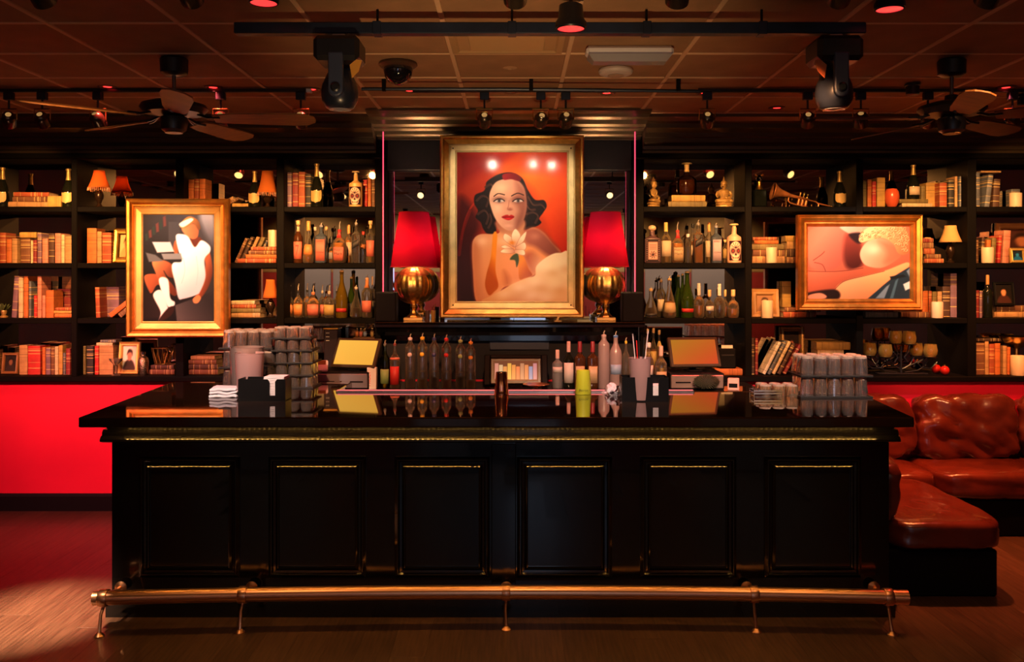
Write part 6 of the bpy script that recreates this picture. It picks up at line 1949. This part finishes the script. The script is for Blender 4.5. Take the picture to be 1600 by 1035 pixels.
PINKP = glass('pink_translucent_plastic', (.8, .55, .55), milk=.78, milk_c=(.80, .52, .52), rough=.2)
cup('plastic_pitcher', 'tall frosted pink plastic tumbler standing behind the napkin caddy', 390, 37, 45, 552, 5.56, ZB, PINKP)
cup('clear_pitcher', 'clear ribbed plastic jug nested above the pink tumbler', 386, 48, 52, 543, 5.72, ZB, glass('jug_plastic', (.82, .75, .74), milk=.3, milk_c=(.9, .7, .68)))
t, hc, rc = cup('straw_cup', 'small pink plastic cup of straws in the napkin caddy', 1000, 29, 35, 560, on_bar(628) + .05, ZB + .006, PINKP)
for i, (dx, dy, lx, m) in enumerate(((.0, .01, -.02, 'red'), (.012, -.006, .012, 'dark'), (-.014, .0, -.03, 'white'), (.02, .01, .03, 'white'), (-.006, -.012, -.004, 'dark'))):
    c = {'red': (.6, .02, .02), 'dark': (.015, .015, .015), 'white': (.75, .6, .6)}[m]
    s = thing('drinking_straw', ('red straw leaning in the pink cup', 'black straw in the pink cup nearest the screen', 'pale straw leaning out of the pink cup', 'pale straw at far side of the pink cup', 'black straw in the middle of the pink cup')[i], 'straw', (t.location.x, t.location.y, ZB + .012), 'straws in the pink cup')
    MB().tube([(dx * .4, dy * .4, 0), (dx + lx, dy, hc + .10 + .02 * i)], .0032, 8).build('straw_tube', mat('straw_' + m, c, .4), s, smooth=True)
# copper shaker tin, upside down
t = thing('cocktail_shaker', 'copper cocktail shaker tin upside down at the middle of bar', 'shaker', (X(783.5, 5.66), 5.66, ZB))
MB().lathe([(.047, 0), (.0475, .003), (.046, .006), (.044, .03), (.036, .134), (.034, .139), (.001, .140)], 32).build('tin', mat('polished_copper', (.80, .36, .22), .10, metal=1), t, smooth=True)
# green cup
t, _, _ = cup('plastic_cup', 'lime green plastic cup upside down on the bar', 911, 25, 21, 579, 5.66, ZB, mat('lime_plastic', (.42, .48, .03), .35), lip=False)
MB().lathe([(.04, .138), (.041, .1395), (.0001, .1415)], 24).build('cup_base', mat('orange_base', (.6, .2, .05), .4), t, smooth=True)
text_part('Patron', .022, mat('ink_green', (.05, .10, .01), .5), t, (0, -.0505, .028))
text_part('MARGARITA', .010, MATS['ink_green'], t, (0, -.0505, .013)) if False else None


def towel(name, label, x0, x1, ytop, ybot, layers, m, crumple=0.0):
    Y = on_bar(ybot)
    W, Hh = (x1 - x0) * Y / FP, (ybot - ytop) * Y / FP
    t = thing(name, label, 'towel', (X((x0 + x1) / 2, Y), Y, ZB), rz=.05)
    for k in range(layers):
        bm = bmesh.new()
        bmesh.ops.create_grid(bm, x_segments=22, y_segments=14, size=.5)
        z0, z1 = Hh * k / layers, Hh * (k + 1) / layers
        for v in bm.verts:
            u = v.co.copy()
            nz = noise.noise(Vector((u.x * 3 + k * 5, u.y * 3, k)))
            v.co = Vector((u.x * W * (1 - .03 * k) + .004 * nz, u.y * .14 + .07 + .004 * nz, z0 + (z1 - z0) * (.45 + .45 * nz * (1 + crumple))))
        me = bpy.data.meshes.new('fold'); bm.to_mesh(me); bm.free()
        me.materials.append(m)
        me.polygons.foreach_set('use_smooth', [True] * len(me.polygons))
        o = link('fold', me, t)
        s = o.modifiers.new('s', 'SOLIDIFY'); s.thickness = (z1 - z0) * .85; s.offset = -0.2
        b = o.modifiers.new('b', 'BEVEL'); b.width = (z1 - z0) * .3; b.segments = 2; b.limit_method = 'ANGLE'
    return t


LINEN = mat('white_linen', (.72, .70, .80), .9, bump=.3, bscale=400)
towel('folded_towel', 'folded white bar towels stacked beside the napkin caddy', 326, 370, 606, 622, 3, LINEN)
towel('crumpled_napkin', 'crumpled white cloth beside the straw caddy', 951, 968, 605, 619, 1, LINEN, crumple=.6)
# chrome check tray
t = thing('chrome_tray', 'chrome and acrylic tray lying before the low tumblers', 'tray', (X(1200, on_bar(621)), on_bar(621), ZB), rz=.02)
MB().cbox(-.085, .085, 0, .10, 0, .008, .003).build('base', CHROME, t)
for zz in (.018, .034):
    MB().ring(-.087, .087, -.002, .102, [(0, 0), (0, .009), (.004, .009), (.004, 0)]).xf(Matrix(((1, 0, 0, 0), (0, 0, 1, 0), (0, 1, 0, zz), (0, 0, 0, 1)))).build('rail', CHROME, t)
for sx in (-.084, .084):
    for yy in (.002, .098):
        MB().tube([(sx, yy, 0), (sx, yy, .045)], .004, 8).build('post', CHROME, t)
MB().cbox(-.08, .08, .01, .09, .008, .03, .003).build('acrylic_block', glass('acrylic', (.85, .87, .95), milk=.2), t)

# ================================================================== leather corner sofa
def cushion_mesh(name, w_, d_, h_, m, wr=.012, seed=0, p=6.0, puff=.10, nx=40, ny=30, wf=7.0):
    """soft upholstered block centred on x/y, base at z = 0; wr is the depth of the creases"""
    bm = bmesh.new()
    bmesh.ops.create_cube(bm, size=2)
    bmesh.ops.subdivide_edges(bm, edges=bm.edges[:], cuts=22, use_grid_fill=True)
    for v in bm.verts:
        c = v.co
        n_ = (abs(c.x) ** p + abs(c.y) ** p + abs(c.z) ** p) ** (1 / p)
        q = c / n_
        bulge = 1 + puff * (1 - min(1, q.x * q.x)) * (1 - min(1, q.y * q.y)) if abs(q.z) > .5 else 1 + puff * .3
        P = Vector((q.x * w_ / 2, q.y * d_ / 2, q.z * h_ / 2 * bulge))
        s = Vector((P.x * wf + seed * 9.1, P.y * wf * .8, P.z * wf * 1.3))
        f = noise.noise(s) + .5 * noise.noise(s * 2.1)
        ridge = abs(noise.noise(Vector((s.x * 1.5 + s.z * 1.1, s.y * .6, s.z * .8 + 7)))) ** .6
        P += q.normalized() * (wr * (f * .7 + .9 * (ridge - .45)))
        v.co = P + Vector((0, 0, h_ / 2))
    me = bpy.data.meshes.new(name)
    bm.to_mesh(me)
    bm.free()
    me.materials.append(m)
    me.polygons.foreach_set('use_smooth', [True] * len(me.polygons))
    return me


sofa = thing('corner_sofa', 'oxblood leather corner sofa against the red wall beside the bar', 'sofa', (3.4, 6.6, 0))
def spart(name, me, loc, rot=None, parent=None):
    o = link(name, me, parent or sofa, (loc[0] - 3.4, loc[1] - 6.6, loc[2]), rot)
    return o
BASEM = mat('dark_sofa_base', (.004, .003, .003), .6, spec=.1)
# wall run
for i, (a, b_) in enumerate(((2.14, 3.02), (3.03, 4.05), (4.06, 5.08))):
    spart('seat_cushion', cushion_mesh('seat_cushion', b_ - a, .70, .21, LEATHER, .008, i, puff=.06), ((a + b_) / 2, 6.69, .255))
for i, (a, b_) in enumerate(((2.20, 3.06), (3.07, 3.85), (3.86, 4.62), (4.62, 5.12))):
    o = spart('back_cushion', cushion_mesh('back_cushion', b_ - a, .24, .50, LEATHER, .040, 10 + i, puff=.03, p=5.0, wf=5.5), ((a + b_) / 2, 6.89, .44), (-.10, 0, 0))
spart('base', MB().cbox(2.12, 5.12, 6.38, 7.05, .0, .26, .01).mesh('base', BASEM), (0 + 3.4 - 3.4, 0, 0))
sofa.children[-1].location = (-3.4, -6.6, 0)
# chaise towards the camera
spart('seat_cushion', cushion_mesh('seat_cushion', .68, 1.20, .19, LEATHER, .008, 20, puff=.08), (2.50, 5.72, .265))
o = spart('back_cushion', cushion_mesh('back_cushion', .16, .95, .40, LEATHER, .02, 21, puff=.03, p=5.0), (2.14, 5.62, .40), (0, .10, 0))
o = MB().cbox(2.12, 2.79, 5.18, 6.34, .0, .27, .01).build('base', BASEM, sofa, (-3.4, -6.6, 0))

# ================================================================== ceiling furniture
BLK = mat('black_fixture', (.008, .009, .012), .35)
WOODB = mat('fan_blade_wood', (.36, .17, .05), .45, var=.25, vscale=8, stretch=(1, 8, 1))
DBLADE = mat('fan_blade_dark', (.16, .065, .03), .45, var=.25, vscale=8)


def fan(label, x, y, a0, mats):
    zc = HC - .012
    t = thing('ceiling_fan', label, 'fan', (x, y, zc), 'ceiling fans above the bar')
    MB().lathe([(.05, -.10), (.075, -.085), (.078, -.01), (.07, 0)], 20).build('canopy', BLK, t, smooth=True)
    MB().tube([(0, 0, -.10), (0, 0, -.21)], .011, 10).build('rod', mat('gunmetal', (.2, .2, .22), .3, metal=1), t, smooth=True)
    MB().lathe([(.05, -.325), (.16, -.315), (.185, -.285), (.175, -.265), (.11, -.245), (.04, -.235), (.035, -.205), (.02, -.20)], 28).build('motor', BLK, t, smooth=True)
    MB().lathe([(.0001, -.42), (.05, -.418), (.068, -.405), (.075, -.37), (.072, -.335), (.05, -.325)], 24).build('switch_cup', BLK, t, smooth=True)
    MB().lathe([(.0001, -.4215), (.048, -.420), (.048, -.424), (.0001, -.4245)], 24).build('cup_lens', mat('amber_lens', (.5, .26, .08), .3), t, smooth=True)
    for k in range(5):
        a = math.radians(a0 + 72 * k)
        R = Matrix.Rotation(a, 4, 'Z')
        iron = MB().tube([(.13, 0, -.315), (.19, .012, -.335), (.26, .03, -.338)], .008, 6)
        iron.tube([(.13, 0, -.315), (.19, -.012, -.335), (.26, -.03, -.338)], .008, 6)
        iron.xf(R).build('blade_iron', BLK, t, smooth=True)
        pr = [(.22, -.05), (.32, -.066), (.66, -.082), (.74, -.072), (.785, -.035), (.792, .0), (.785, .035), (.74, .072), (.66, .082), (.32, .066), (.22, .05)]
        pl = MB().prism_z(pr, -.004, .004).xf(R @ Matrix.Translation((0, 0, -.338)) @ Matrix.Rotation(math.radians(-13), 4, 'X'))
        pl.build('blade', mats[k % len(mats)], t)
    return t


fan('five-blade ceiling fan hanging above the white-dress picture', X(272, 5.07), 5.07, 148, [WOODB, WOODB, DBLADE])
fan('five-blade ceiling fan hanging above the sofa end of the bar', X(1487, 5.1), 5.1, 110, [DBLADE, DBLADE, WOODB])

# lighting beam with two moving heads
t = thing('lighting_beam', 'dark blue steel lighting beam slung across the ceiling', 'beam', (0, 4.16, 2.975))
MB().cbox(X(368, 4.16), X(1350, 4.16), -.03, .03, 0, .052, .004).build('channel', NAVY, t)
for px in (590, 800, 1010, 1190):
    MB().tube([(X(px, 4.16), 0, .05), (X(px, 4.16), 0, HC - 2.975 - .008)], .006, 6).build('hanger_rod', SATIN, t)
    MB().cbox(X(px, 4.16) - .02, X(px, 4.16) + .02, -.034, .034, -.004, .056, .003).build('clamp', NAVY, t)


def moving_head(label, px, flag, s):
    Y = 4.16
    t = thing('moving_head_light', label, 'stage light', (X(px, Y), Y, 2.972), 'stage lights on the beam')
    MB().cbox(-.03, .03, -.036, .036, -.02, .0, .004).build('clamp', STEEL, t)
    MB().cbox(-.105, .105, -.10, .10, -.135, -.02, .02).build('base', BLK, t)
    RIB = mat('rib_blue', (.035, .048, .085), .38)
    for sy in (-1, 1):
        arm = MB().prism_y([(.034 * math.cos(q) , -.27 + .034 * math.sin(q)) for q in np.linspace(PI, 2 * PI, 9)] + [(.034, -.10), (-.034, -.10)], sy * .092 - .014, sy * .092 + .014)
        o = arm.build('yoke_arm', RIB, t)
        b = o.modifiers.new('b', 'BEVEL'); b.width = .008; b.segments = 2; b.limit_method = 'ANGLE'
        MB().lathe([(.022, 0), (.022, .006), (.014, .010), (.0001, .010)], 16).xf(Matrix.Translation((0, sy * .106, -.262)) @ Matrix.Rotation(sy * -PI / 2, 4, 'X')).build('pivot_cap', BLK, o)
    MB().lathe([(.050, -.345), (.066, -.335), (.082, -.305), (.086, -.27), (.080, -.23), (.062, -.19), (.05, -.165), (.03, -.16)], 28).build('head', mat('head_shell', (.012, .016, .028), .3, coat=.3), t, smooth=True)
    MB().lathe([(.0001, -.338), (.050, -.340), (.050, -.346), (.0001, -.352)], 24).build('lens', mat('lens_glass', (.3, .32, .38), .1, coat=.5), t, smooth=True)
    fl_ = MB().prism_y([(0, -.03), (.03, .0), (.045, .05), (.02, .055), (-.01, .03)], -.003, .003).xf(Matrix.Translation((s * .07, -.075, -.185)) @ Matrix.Scale(s, 4, (1, 0, 0)))
    fl_.build('colour_flag', mat('flag_%s' % flag, {'amber': (.65, .30, .04), 'orange': (.5, .11, .02)}[flag], .4), t)
    return t


moving_head('dark moving-head stage light with amber flag near the dome camera', 531, 'amber', 1)
moving_head('dark moving-head stage light with orange flag near the sofa-end fan', 1303, 'orange', -1)


def par_can(label, px, py, Y, on=True, rz=0):
    t = thing('par_light', label, 'stage light', (X(px, Y), Y, Z(py, Y)), 'red par lights on the ceiling')
    can = MB().lathe([(.060, -.010), (.066, -.01), (.066, .012), (.055, .03), (.05, .085), (.03, .095)], 24)
    can.f = [f for f in can.f if len(f) == 4]
    can.build('can', BLK, t, smooth=True)
    MB().lathe([(.0001, -.009), (.057, -.012), (.057, -.008), (.0001, -.004)], 24).build('lens', mat('red_lamp_glass', (.3, .02, .02), .2, emit=(1, .04, .04), emit_s=1.2), t, smooth=True)
    rim = MB().lathe([(.060, -.016), (.064, -.008), (.058, -.008), (.057, -.016)], 24)
    rim.f = [f for f in rim.f if len(f) == 4]
    rim.build('rim', BLK, t, smooth=True)
    MB().tube([(0, 0, .09), (0, 0, HC - .012 - Z(py, Y))], .008, 8).build('drop_rod', BLK, t)
    return t


par_can('red-lit par can hanging before the beam near the emergency light', 892, 40, 3.80)
par_can('red-lit par can hanging high above the orange-flag stage light', 1390, 10, 3.95)
par_can('red-lit par can at the top above the amber-flag stage light', 412, 0, 3.9)

# dome camera, detector, emergency light, vent, sprinkler
t = thing('dome_camera', 'black security dome camera on the ceiling tile', 'camera', (X(622, 5.2), 5.2, HC - .008))
MB().lathe([(.108, 0), (.112, -.012), (.10, -.024), (.085, -.03)], 32).build('ring', mat('bronze_ring', (.12, .07, .04), .35, metal=.6), t, smooth=True)
MB().lathe([(.085, -.026), (.085, -.05), (.074, -.085), (.05, -.112), (.02, -.125), (.0001, -.127)], 32).build('dome', mat('smoked_dome', (.006, .006, .008), .05, coat=.6), t, smooth=True)
t = thing('smoke_detector', 'round white smoke detector below the emergency light', 'detector', (X(962, 5.36), 5.36, HC - .008))
MB().lathe([(.10, 0), (.104, -.012), (.098, -.026), (.085, -.032), (.05, -.036), (.0001, -.037)], 32).build('housing', mat('ivory_plastic', (.62, .52, .46), .5), t, smooth=True)
MB().lathe([(.045, -.0355), (.05, -.040), (.04, -.043), (.0001, -.044)], 24).build('sensor_cap', mat('tan_plastic', (.45, .3, .2), .5), t, smooth=True)
t = thing('emergency_light', 'white tubular emergency light fixture on the ceiling', 'light fixture', (X(983, 4.85), 4.85, HC - .008))
MB().cbox(-.235, .235, -.055, .055, -.05, 0, .015).build('housing', WHITE, t)
df = MB()
df.add([(p_[0], p_[1], p_[2]) for p_ in [(-.225, -.07, -.05), (.225, -.07, -.05), (.225, .07, -.05), (-.225, .07, -.05), (-.195, -.045, -.085), (.195, -.045, -.085), (.195, .045, -.085), (-.195, .045, -.085)]], [(0, 1, 5, 4), (1, 2, 6, 5), (2, 3, 7, 6), (3, 0, 4, 7), (4, 5, 6, 7), (3, 2, 1, 0)])
df.build('diffuser', glass('diffuser_plastic', (.9, .88, .9), milk=.6, milk_c=(.85, .82, .85), rough=.2), t)
MB().tube([(-.18, 0, -.062), (.18, 0, -.062)], .012, 10).build('lamp_tube', WHITE, t, smooth=True)
t = thing('air_vent', 'pale brass-toned ceiling vent panel above the portrait', 'vent', (X(792, 4.7), 4.69, HC - .008))
MB().ring(-.30, .30, -.26, .26, [(0, 0), (0, -.010), (.03, -.012), (.04, -.004), (.04, 0)]).xf(Matrix(((1, 0, 0, 0), (0, 0, 1, 0), (0, 1, 0, 0), (0, 0, 0, 1)))).build('frame', mat('vent_paint', (.46, .28, .12), .5), t)
MB().cbox(-.20, .20, -.18, .18, -.016, -.002, .006).build('plate', mat('vent_plate', (.56, .36, .15), .45), t)
MB().box(-.262, .262, -.222, .222, -.002, 0).build('backing', MATS['vent_paint'], t)
t = thing('sprinkler_plate', 'small round sprinkler cover plate on the ceiling above the portrait', 'sprinkler', (X(797, 5.32), 5.32, HC - .005))
MB().lathe([(.042, 0), (.042, -.004), (.03, -.007), (.0001, -.008)], 20).build('plate', mat('tan_metal', (.5, .3, .16), .5), t, smooth=True)
MB().lathe([(.010, -.007), (.010, -.014), (.0001, -.016)], 10).build('cap', mat('tan_metal'), t)

# red downlights
REDEM = mat('red_downlight_lens', (.3, .02, .02), .3, emit=(1, .02, .018), emit_s=4)
ring_me = MB().lathe([(.062, 0), (.062, -.006), (.045, -.010), (.040, -.004), (.040, 0)], 24).mesh('trim_ring', mat('downlight_trim', (.16, .08, .04), .4), True)
lens_me = MB().lathe([(.0001, -.001), (.026, -.001), (.026, -.004), (.0001, -.006)], 18).mesh('lens', REDEM, True)
baf_me = MB().lathe([(.040, -.0005), (.040, -.0015), (.026, -.002)], 24).mesh('baffle', mat('dark_baffle', (.03, .012, .008), .5), True)
DL = [(168, 5.85), (333, 5.87), (487, 5.93), (640, 5.97), (797, 6.01), (948, 6.05), (1102, 6.05), (1258, 6.0), (1572, 5.87), (1214, 6.58)]
DLN = ['above the leftmost fan blade', 'just past the hub of the fan near the white-dress picture', 'beside the amber-flag stage light', 'under the dome camera', 'straight above the portrait', 'below the smoke detector', 'above the cognac shelves', 'beside the orange-flag stage light', 'beyond the sofa-end fan', 'above the trumpet shelf']
for (px, Y), nm in zip(DL, DLN):
    t = thing('downlight', 'small red recessed downlight %s' % nm, 'downlight', (X(px, Y), Y, HC - .004), 'red downlights in the ceiling')
    link('trim_ring', ring_me, t)
    link('baffle', baf_me, t)
    link('lens', lens_me, t)
    l = spot_light('downlight_beam', (0, 0, -.02), (0, 0, -1), 38.0, (1.0, .08, .06), 80, .8, .02)
    l.parent = t

# conduit and tracks
t = thing('ceiling_conduit', 'thin black conduit running under the tiles across the bar', 'pipe', (0, 5.62, 3.03))
MB().tube([(X(565, 5.62), 0, 0), (X(800, 5.62), 0, -.002), (X(1095, 5.62), .02, -.01)], .011, 8).build('pipe_run', NAVY, t, smooth=True)
for px in (600, 830, 1060):
    MB().cbox(X(px, 5.62) - .012, X(px, 5.62) + .012, -.014, .014, -.014, .062, .002).build('saddle', SATIN, t)


def track(label, x0, x1, Y):
    t = thing('light_track', label, 'light track', ((x0 + x1) / 2, Y, HC - .012), 'ceiling light tracks')
    w_ = x1 - x0
    MB().cbox(-w_ / 2, w_ / 2, -.018, .018, -.022, 0, .003).build('rail', BLK, t)
    MB().cbox(w_ / 2 - .005, w_ / 2 + .03, -.02, .02, -.024, 0, .003).build('end_cap', WHITE, t)


track('black light track holding three portrait spotlights', X(645, 5.9), X(945, 5.9), 5.9)
track('black light track above the bookcase with the amber lamps', -4.3, X(480, 5.9), 5.9)
track('black light track above the bookcase with the trumpet', X(1090, 5.9), 4.2, 5.9)


def track_spot(label, px, target, power, deg, color=WARM, Y=5.9, z=2.885, r=.03, blend=.7, grp='track spotlights'):
    x = X(px, Y)
    t = thing('track_spotlight', label, 'spotlight', (x, Y, z), grp)
    d = (Vector(target) - Vector((x, Y, z))).normalized()
    R = (-d).to_track_quat('Z', 'Y').to_matrix().to_4x4()
    MB().cbox(-.03, .03, -.02, .02, .13, HC - z - .034, .004).build('adapter', NAVY, t)
    MB().tube([(0, 0, .13), (0, 0, .075)], .007, 8).build('stem', BLK, t)
    yk = MB().tube([(-.052, 0, 0), (-.052, 0, .072), (.052, 0, .072), (.052, 0, 0)], .005, 6)
    yk.build('yoke', BRASS, t)
    can = MB().lathe([(.040, -.045), (.044, -.045), (.046, .02), (.036, .045), (.018, .055)], 22)
    can.f = [f for f in can.f if len(f) == 4]
    can.xf(R).build('can', mat('can_metal', (.12, .09, .06), .25, metal=.8), t, smooth=True)
    MB().lathe([(.0001, -.036), (.039, -.038), (.039, -.032), (.0001, -.03)], 20).xf(R).build('lamp_face', mat('lit_lamp_face', (1, .8, .5), .3, emit=(1, .62, .25), emit_s=2.5), t, smooth=True)
    l = spot_light('spot_beam', Vector((0, 0, 0)) + d * .06, Vector((0, 0, 0)) + d * 2, power, color, deg, blend, r)
    l.parent = t
    return t


PW = (1.0, 0.78, 0.56)
pc = (X(800, 7.0), 7.0, Z(330, 7.0))
track_spot('brass-yoked spotlight aimed at the portrait, nearest the dome camera', 757, (pc[0] - .2, 7, pc[2]), 24, 62, PW)
track_spot('brass-yoked spotlight in the middle of the portrait track', 845, (pc[0] + .05, 7, pc[2] + .1), 24, 62, PW)
track_spot('brass-yoked spotlight at the outer end of portrait track', 884, (pc[0] + .3, 7, pc[2] - .1), 24, 62, PW)
SP = 110
track_spot('spotlight at the far wall end of the track, above champagne bottles', 14, (X(45, 7.2), 7.2, 2.05), SP, 66)
track_spot('spotlight aimed at the amber-lamp bay, nearest the wall end', 66, (X(170, 7.2), 7.2, 2.05), SP, 66)
track_spot('spotlight aimed at the white-dress picture', 153, (X(279, 6.95), 6.95, 1.95), 95, 46, (1.0, .84, .70))
track_spot('spotlight above the fan near third bay', 345, (X(380, 7.2), 7.2, 2.05), SP, 60)
track_spot('spotlight above the fourth bay beside the stage light', 470, (X(520, 7.2), 7.2, 2.05), SP * 1.2, 64)
track_spot('spotlight above the buddha statues', 1105, (X(1083, 7.2), 7.2, 2.05), SP * 1.2, 64)
track_spot('spotlight above the trumpet shelf', 1262, (X(1235, 7.2), 7.2, 2.1), SP, 60)
track_spot('spotlight aimed at the sleeper picture', 1345, (X(1342, 6.95), 6.95, 1.95), 95, 46, (1.0, .84, .70))
track_spot('spotlight above the seventh bay under the fan', 1450, (X(1455, 7.2), 7.2, 2.05), SP, 60)
track_spot('spotlight at the outer end of the sofa-side track', 1582, (X(1600, 7.2), 7.2, 2.05), SP, 66)
# red wash washers on the dado and the sofa
def washer(label, px, Y, target, power, color, deg, blend=.9):
    x = X(px, Y)
    t = thing('ceiling_washer', label, 'spotlight', (x, Y, HC - .012), 'small black ceiling washers')
    MB().lathe([(.035, -.07), (.042, -.065), (.042, -.015), (.05, -.012), (.05, 0)], 18).build('housing', BLK, t, smooth=True)
    MB().lathe([(.0001, -.068), (.034, -.070), (.034, -.072), (.0001, -.073)], 16).build('lens', mat('washer_lens', (.4, .1, .08), .3), t)
    d = (Vector(target) - Vector((x, Y, HC - .1))).normalized()
    l = spot_light('washer_beam', Vector((0, 0, -.09)), Vector((0, 0, -.09)) + d, power, color, deg, blend, .03)
    l.parent = t


washer('black washer lamp above the red wall end', -1150, 3.2, (-3.6, 7.1, .55), 620, (1.0, .22, .22), 40)  # unseen washers added to brighten the red wall
washer('black washer lamp near the fan lighting the red wall', -400, 3.2, (-2.75, 7.1, .6), 480, (1.0, .22, .22), 36)
washer('black washer lamp above the sofa chaise', 1426, 5.75, (2.62, 5.9, .4), 330, (1.0, .22, .06), 62)  # washer added overhead to light the seat top and leave the fronts dark
washer('black washer lamp above the sofa wall run', 1600, 6.1, (3.7, 6.6, .5), 260, (1.0, .26, .07), 70)
washer('black washer lamp lighting the floor at the bar end', -320, 3.2, (-2.62, 4.86, 0), 3600, (1.0, .66, .42), 19, 1.0)

# added fill: an unseen track in front of the bar brightens bookcases and counter
track('black light track over the room in front of the bar', -3.6, 3.6, 3.3)
for i, (x_, tx, tz, pw_, dg_) in enumerate(((-3.1, -3.7, 1.65, 300, 34), (-2.2, -2.5, 1.6, 130, 34), (-1.2, -1.5, 1.4, 380, 34), (0.0, 0.0, 1.0, 240, 34), (1.2, 1.5, 1.4, 380, 34), (2.2, 2.5, 1.6, 130, 34), (3.1, 3.7, 1.65, 300, 34))):
    track_spot('%s spotlight on the track over the room in front of the bar' % ORD[i], CX + x_ * FP / 3.3, (tx, 7.2, tz), pw_, dg_, color=(1.0, .42, .16), Y=3.3, z=2.9, grp='spotlights over the room')
for i, x_ in enumerate((-1.7, 0.1, 1.9)):  # out-of-view washers added to brighten the floor and bar front
    washer('%s black washer lamp over the floor before the bar' % ORD[i], CX + x_ * FP / 3.2, 3.2, (x_, 4.7, 0.15), 36, (1.0, .5, .2), 80)

for i, (x_, tx, ty, pw_) in enumerate(((-1.75, -1.75, 5.75, 420), (1.75, 1.8, 5.6, 420), (.6, .7, 5.7, 300))):  # unseen spots added to brighten glasses and napkins on the bar
    track_spot('%s pinkish spotlight aimed at the glasses on the bar' % ORD[i], CX + x_ * FP / 3.3, (tx, ty, 1.25), pw_, 26, color=(1.0, .66, .50), Y=3.3, z=2.9, grp='spotlights over the room')
# uplighter added out of view to warm and brighten the ceiling
t = thing('floor_uplighter', 'black floor uplighter standing in the room before the bar', 'lamp', (0.0, 1.3, 0.0))
MB().lathe([(.11, 0), (.11, .02), (.085, .03), (.085, .16), (.09, .17), (.078, .17), (.07, .12), (.0001, .12)], 24).build('housing', BLK, t, smooth=True)
MB().lathe([(.0001, .13), (.068, .13), (.068, .134), (.0001, .136)], 20).build('lens', mat('uplight_lens', (.6, .4, .2), .3, emit=(1, .6, .25), emit_s=3), t, smooth=True)
l = spot_light('uplight_beam', (0, 0, .18), (0, 3.4, 3.1), 270, (1.0, .60, .28), 38, 1.0, .05)
l.parent = t

for i, (x_, pw_) in enumerate(((-4.0, 170), (-2.0, 170), (2.0, 170), (4.0, 170))):  # unseen washers added so the mirrors pick up a brighter rear wall
    washer('%s black washer lamp lighting the wall opposite the bar' % ORD[i], CX + x_ * FP / -1.6, -1.6, (x_, -3.2, 1.7), pw_, (1.0, .72, .50), 95)
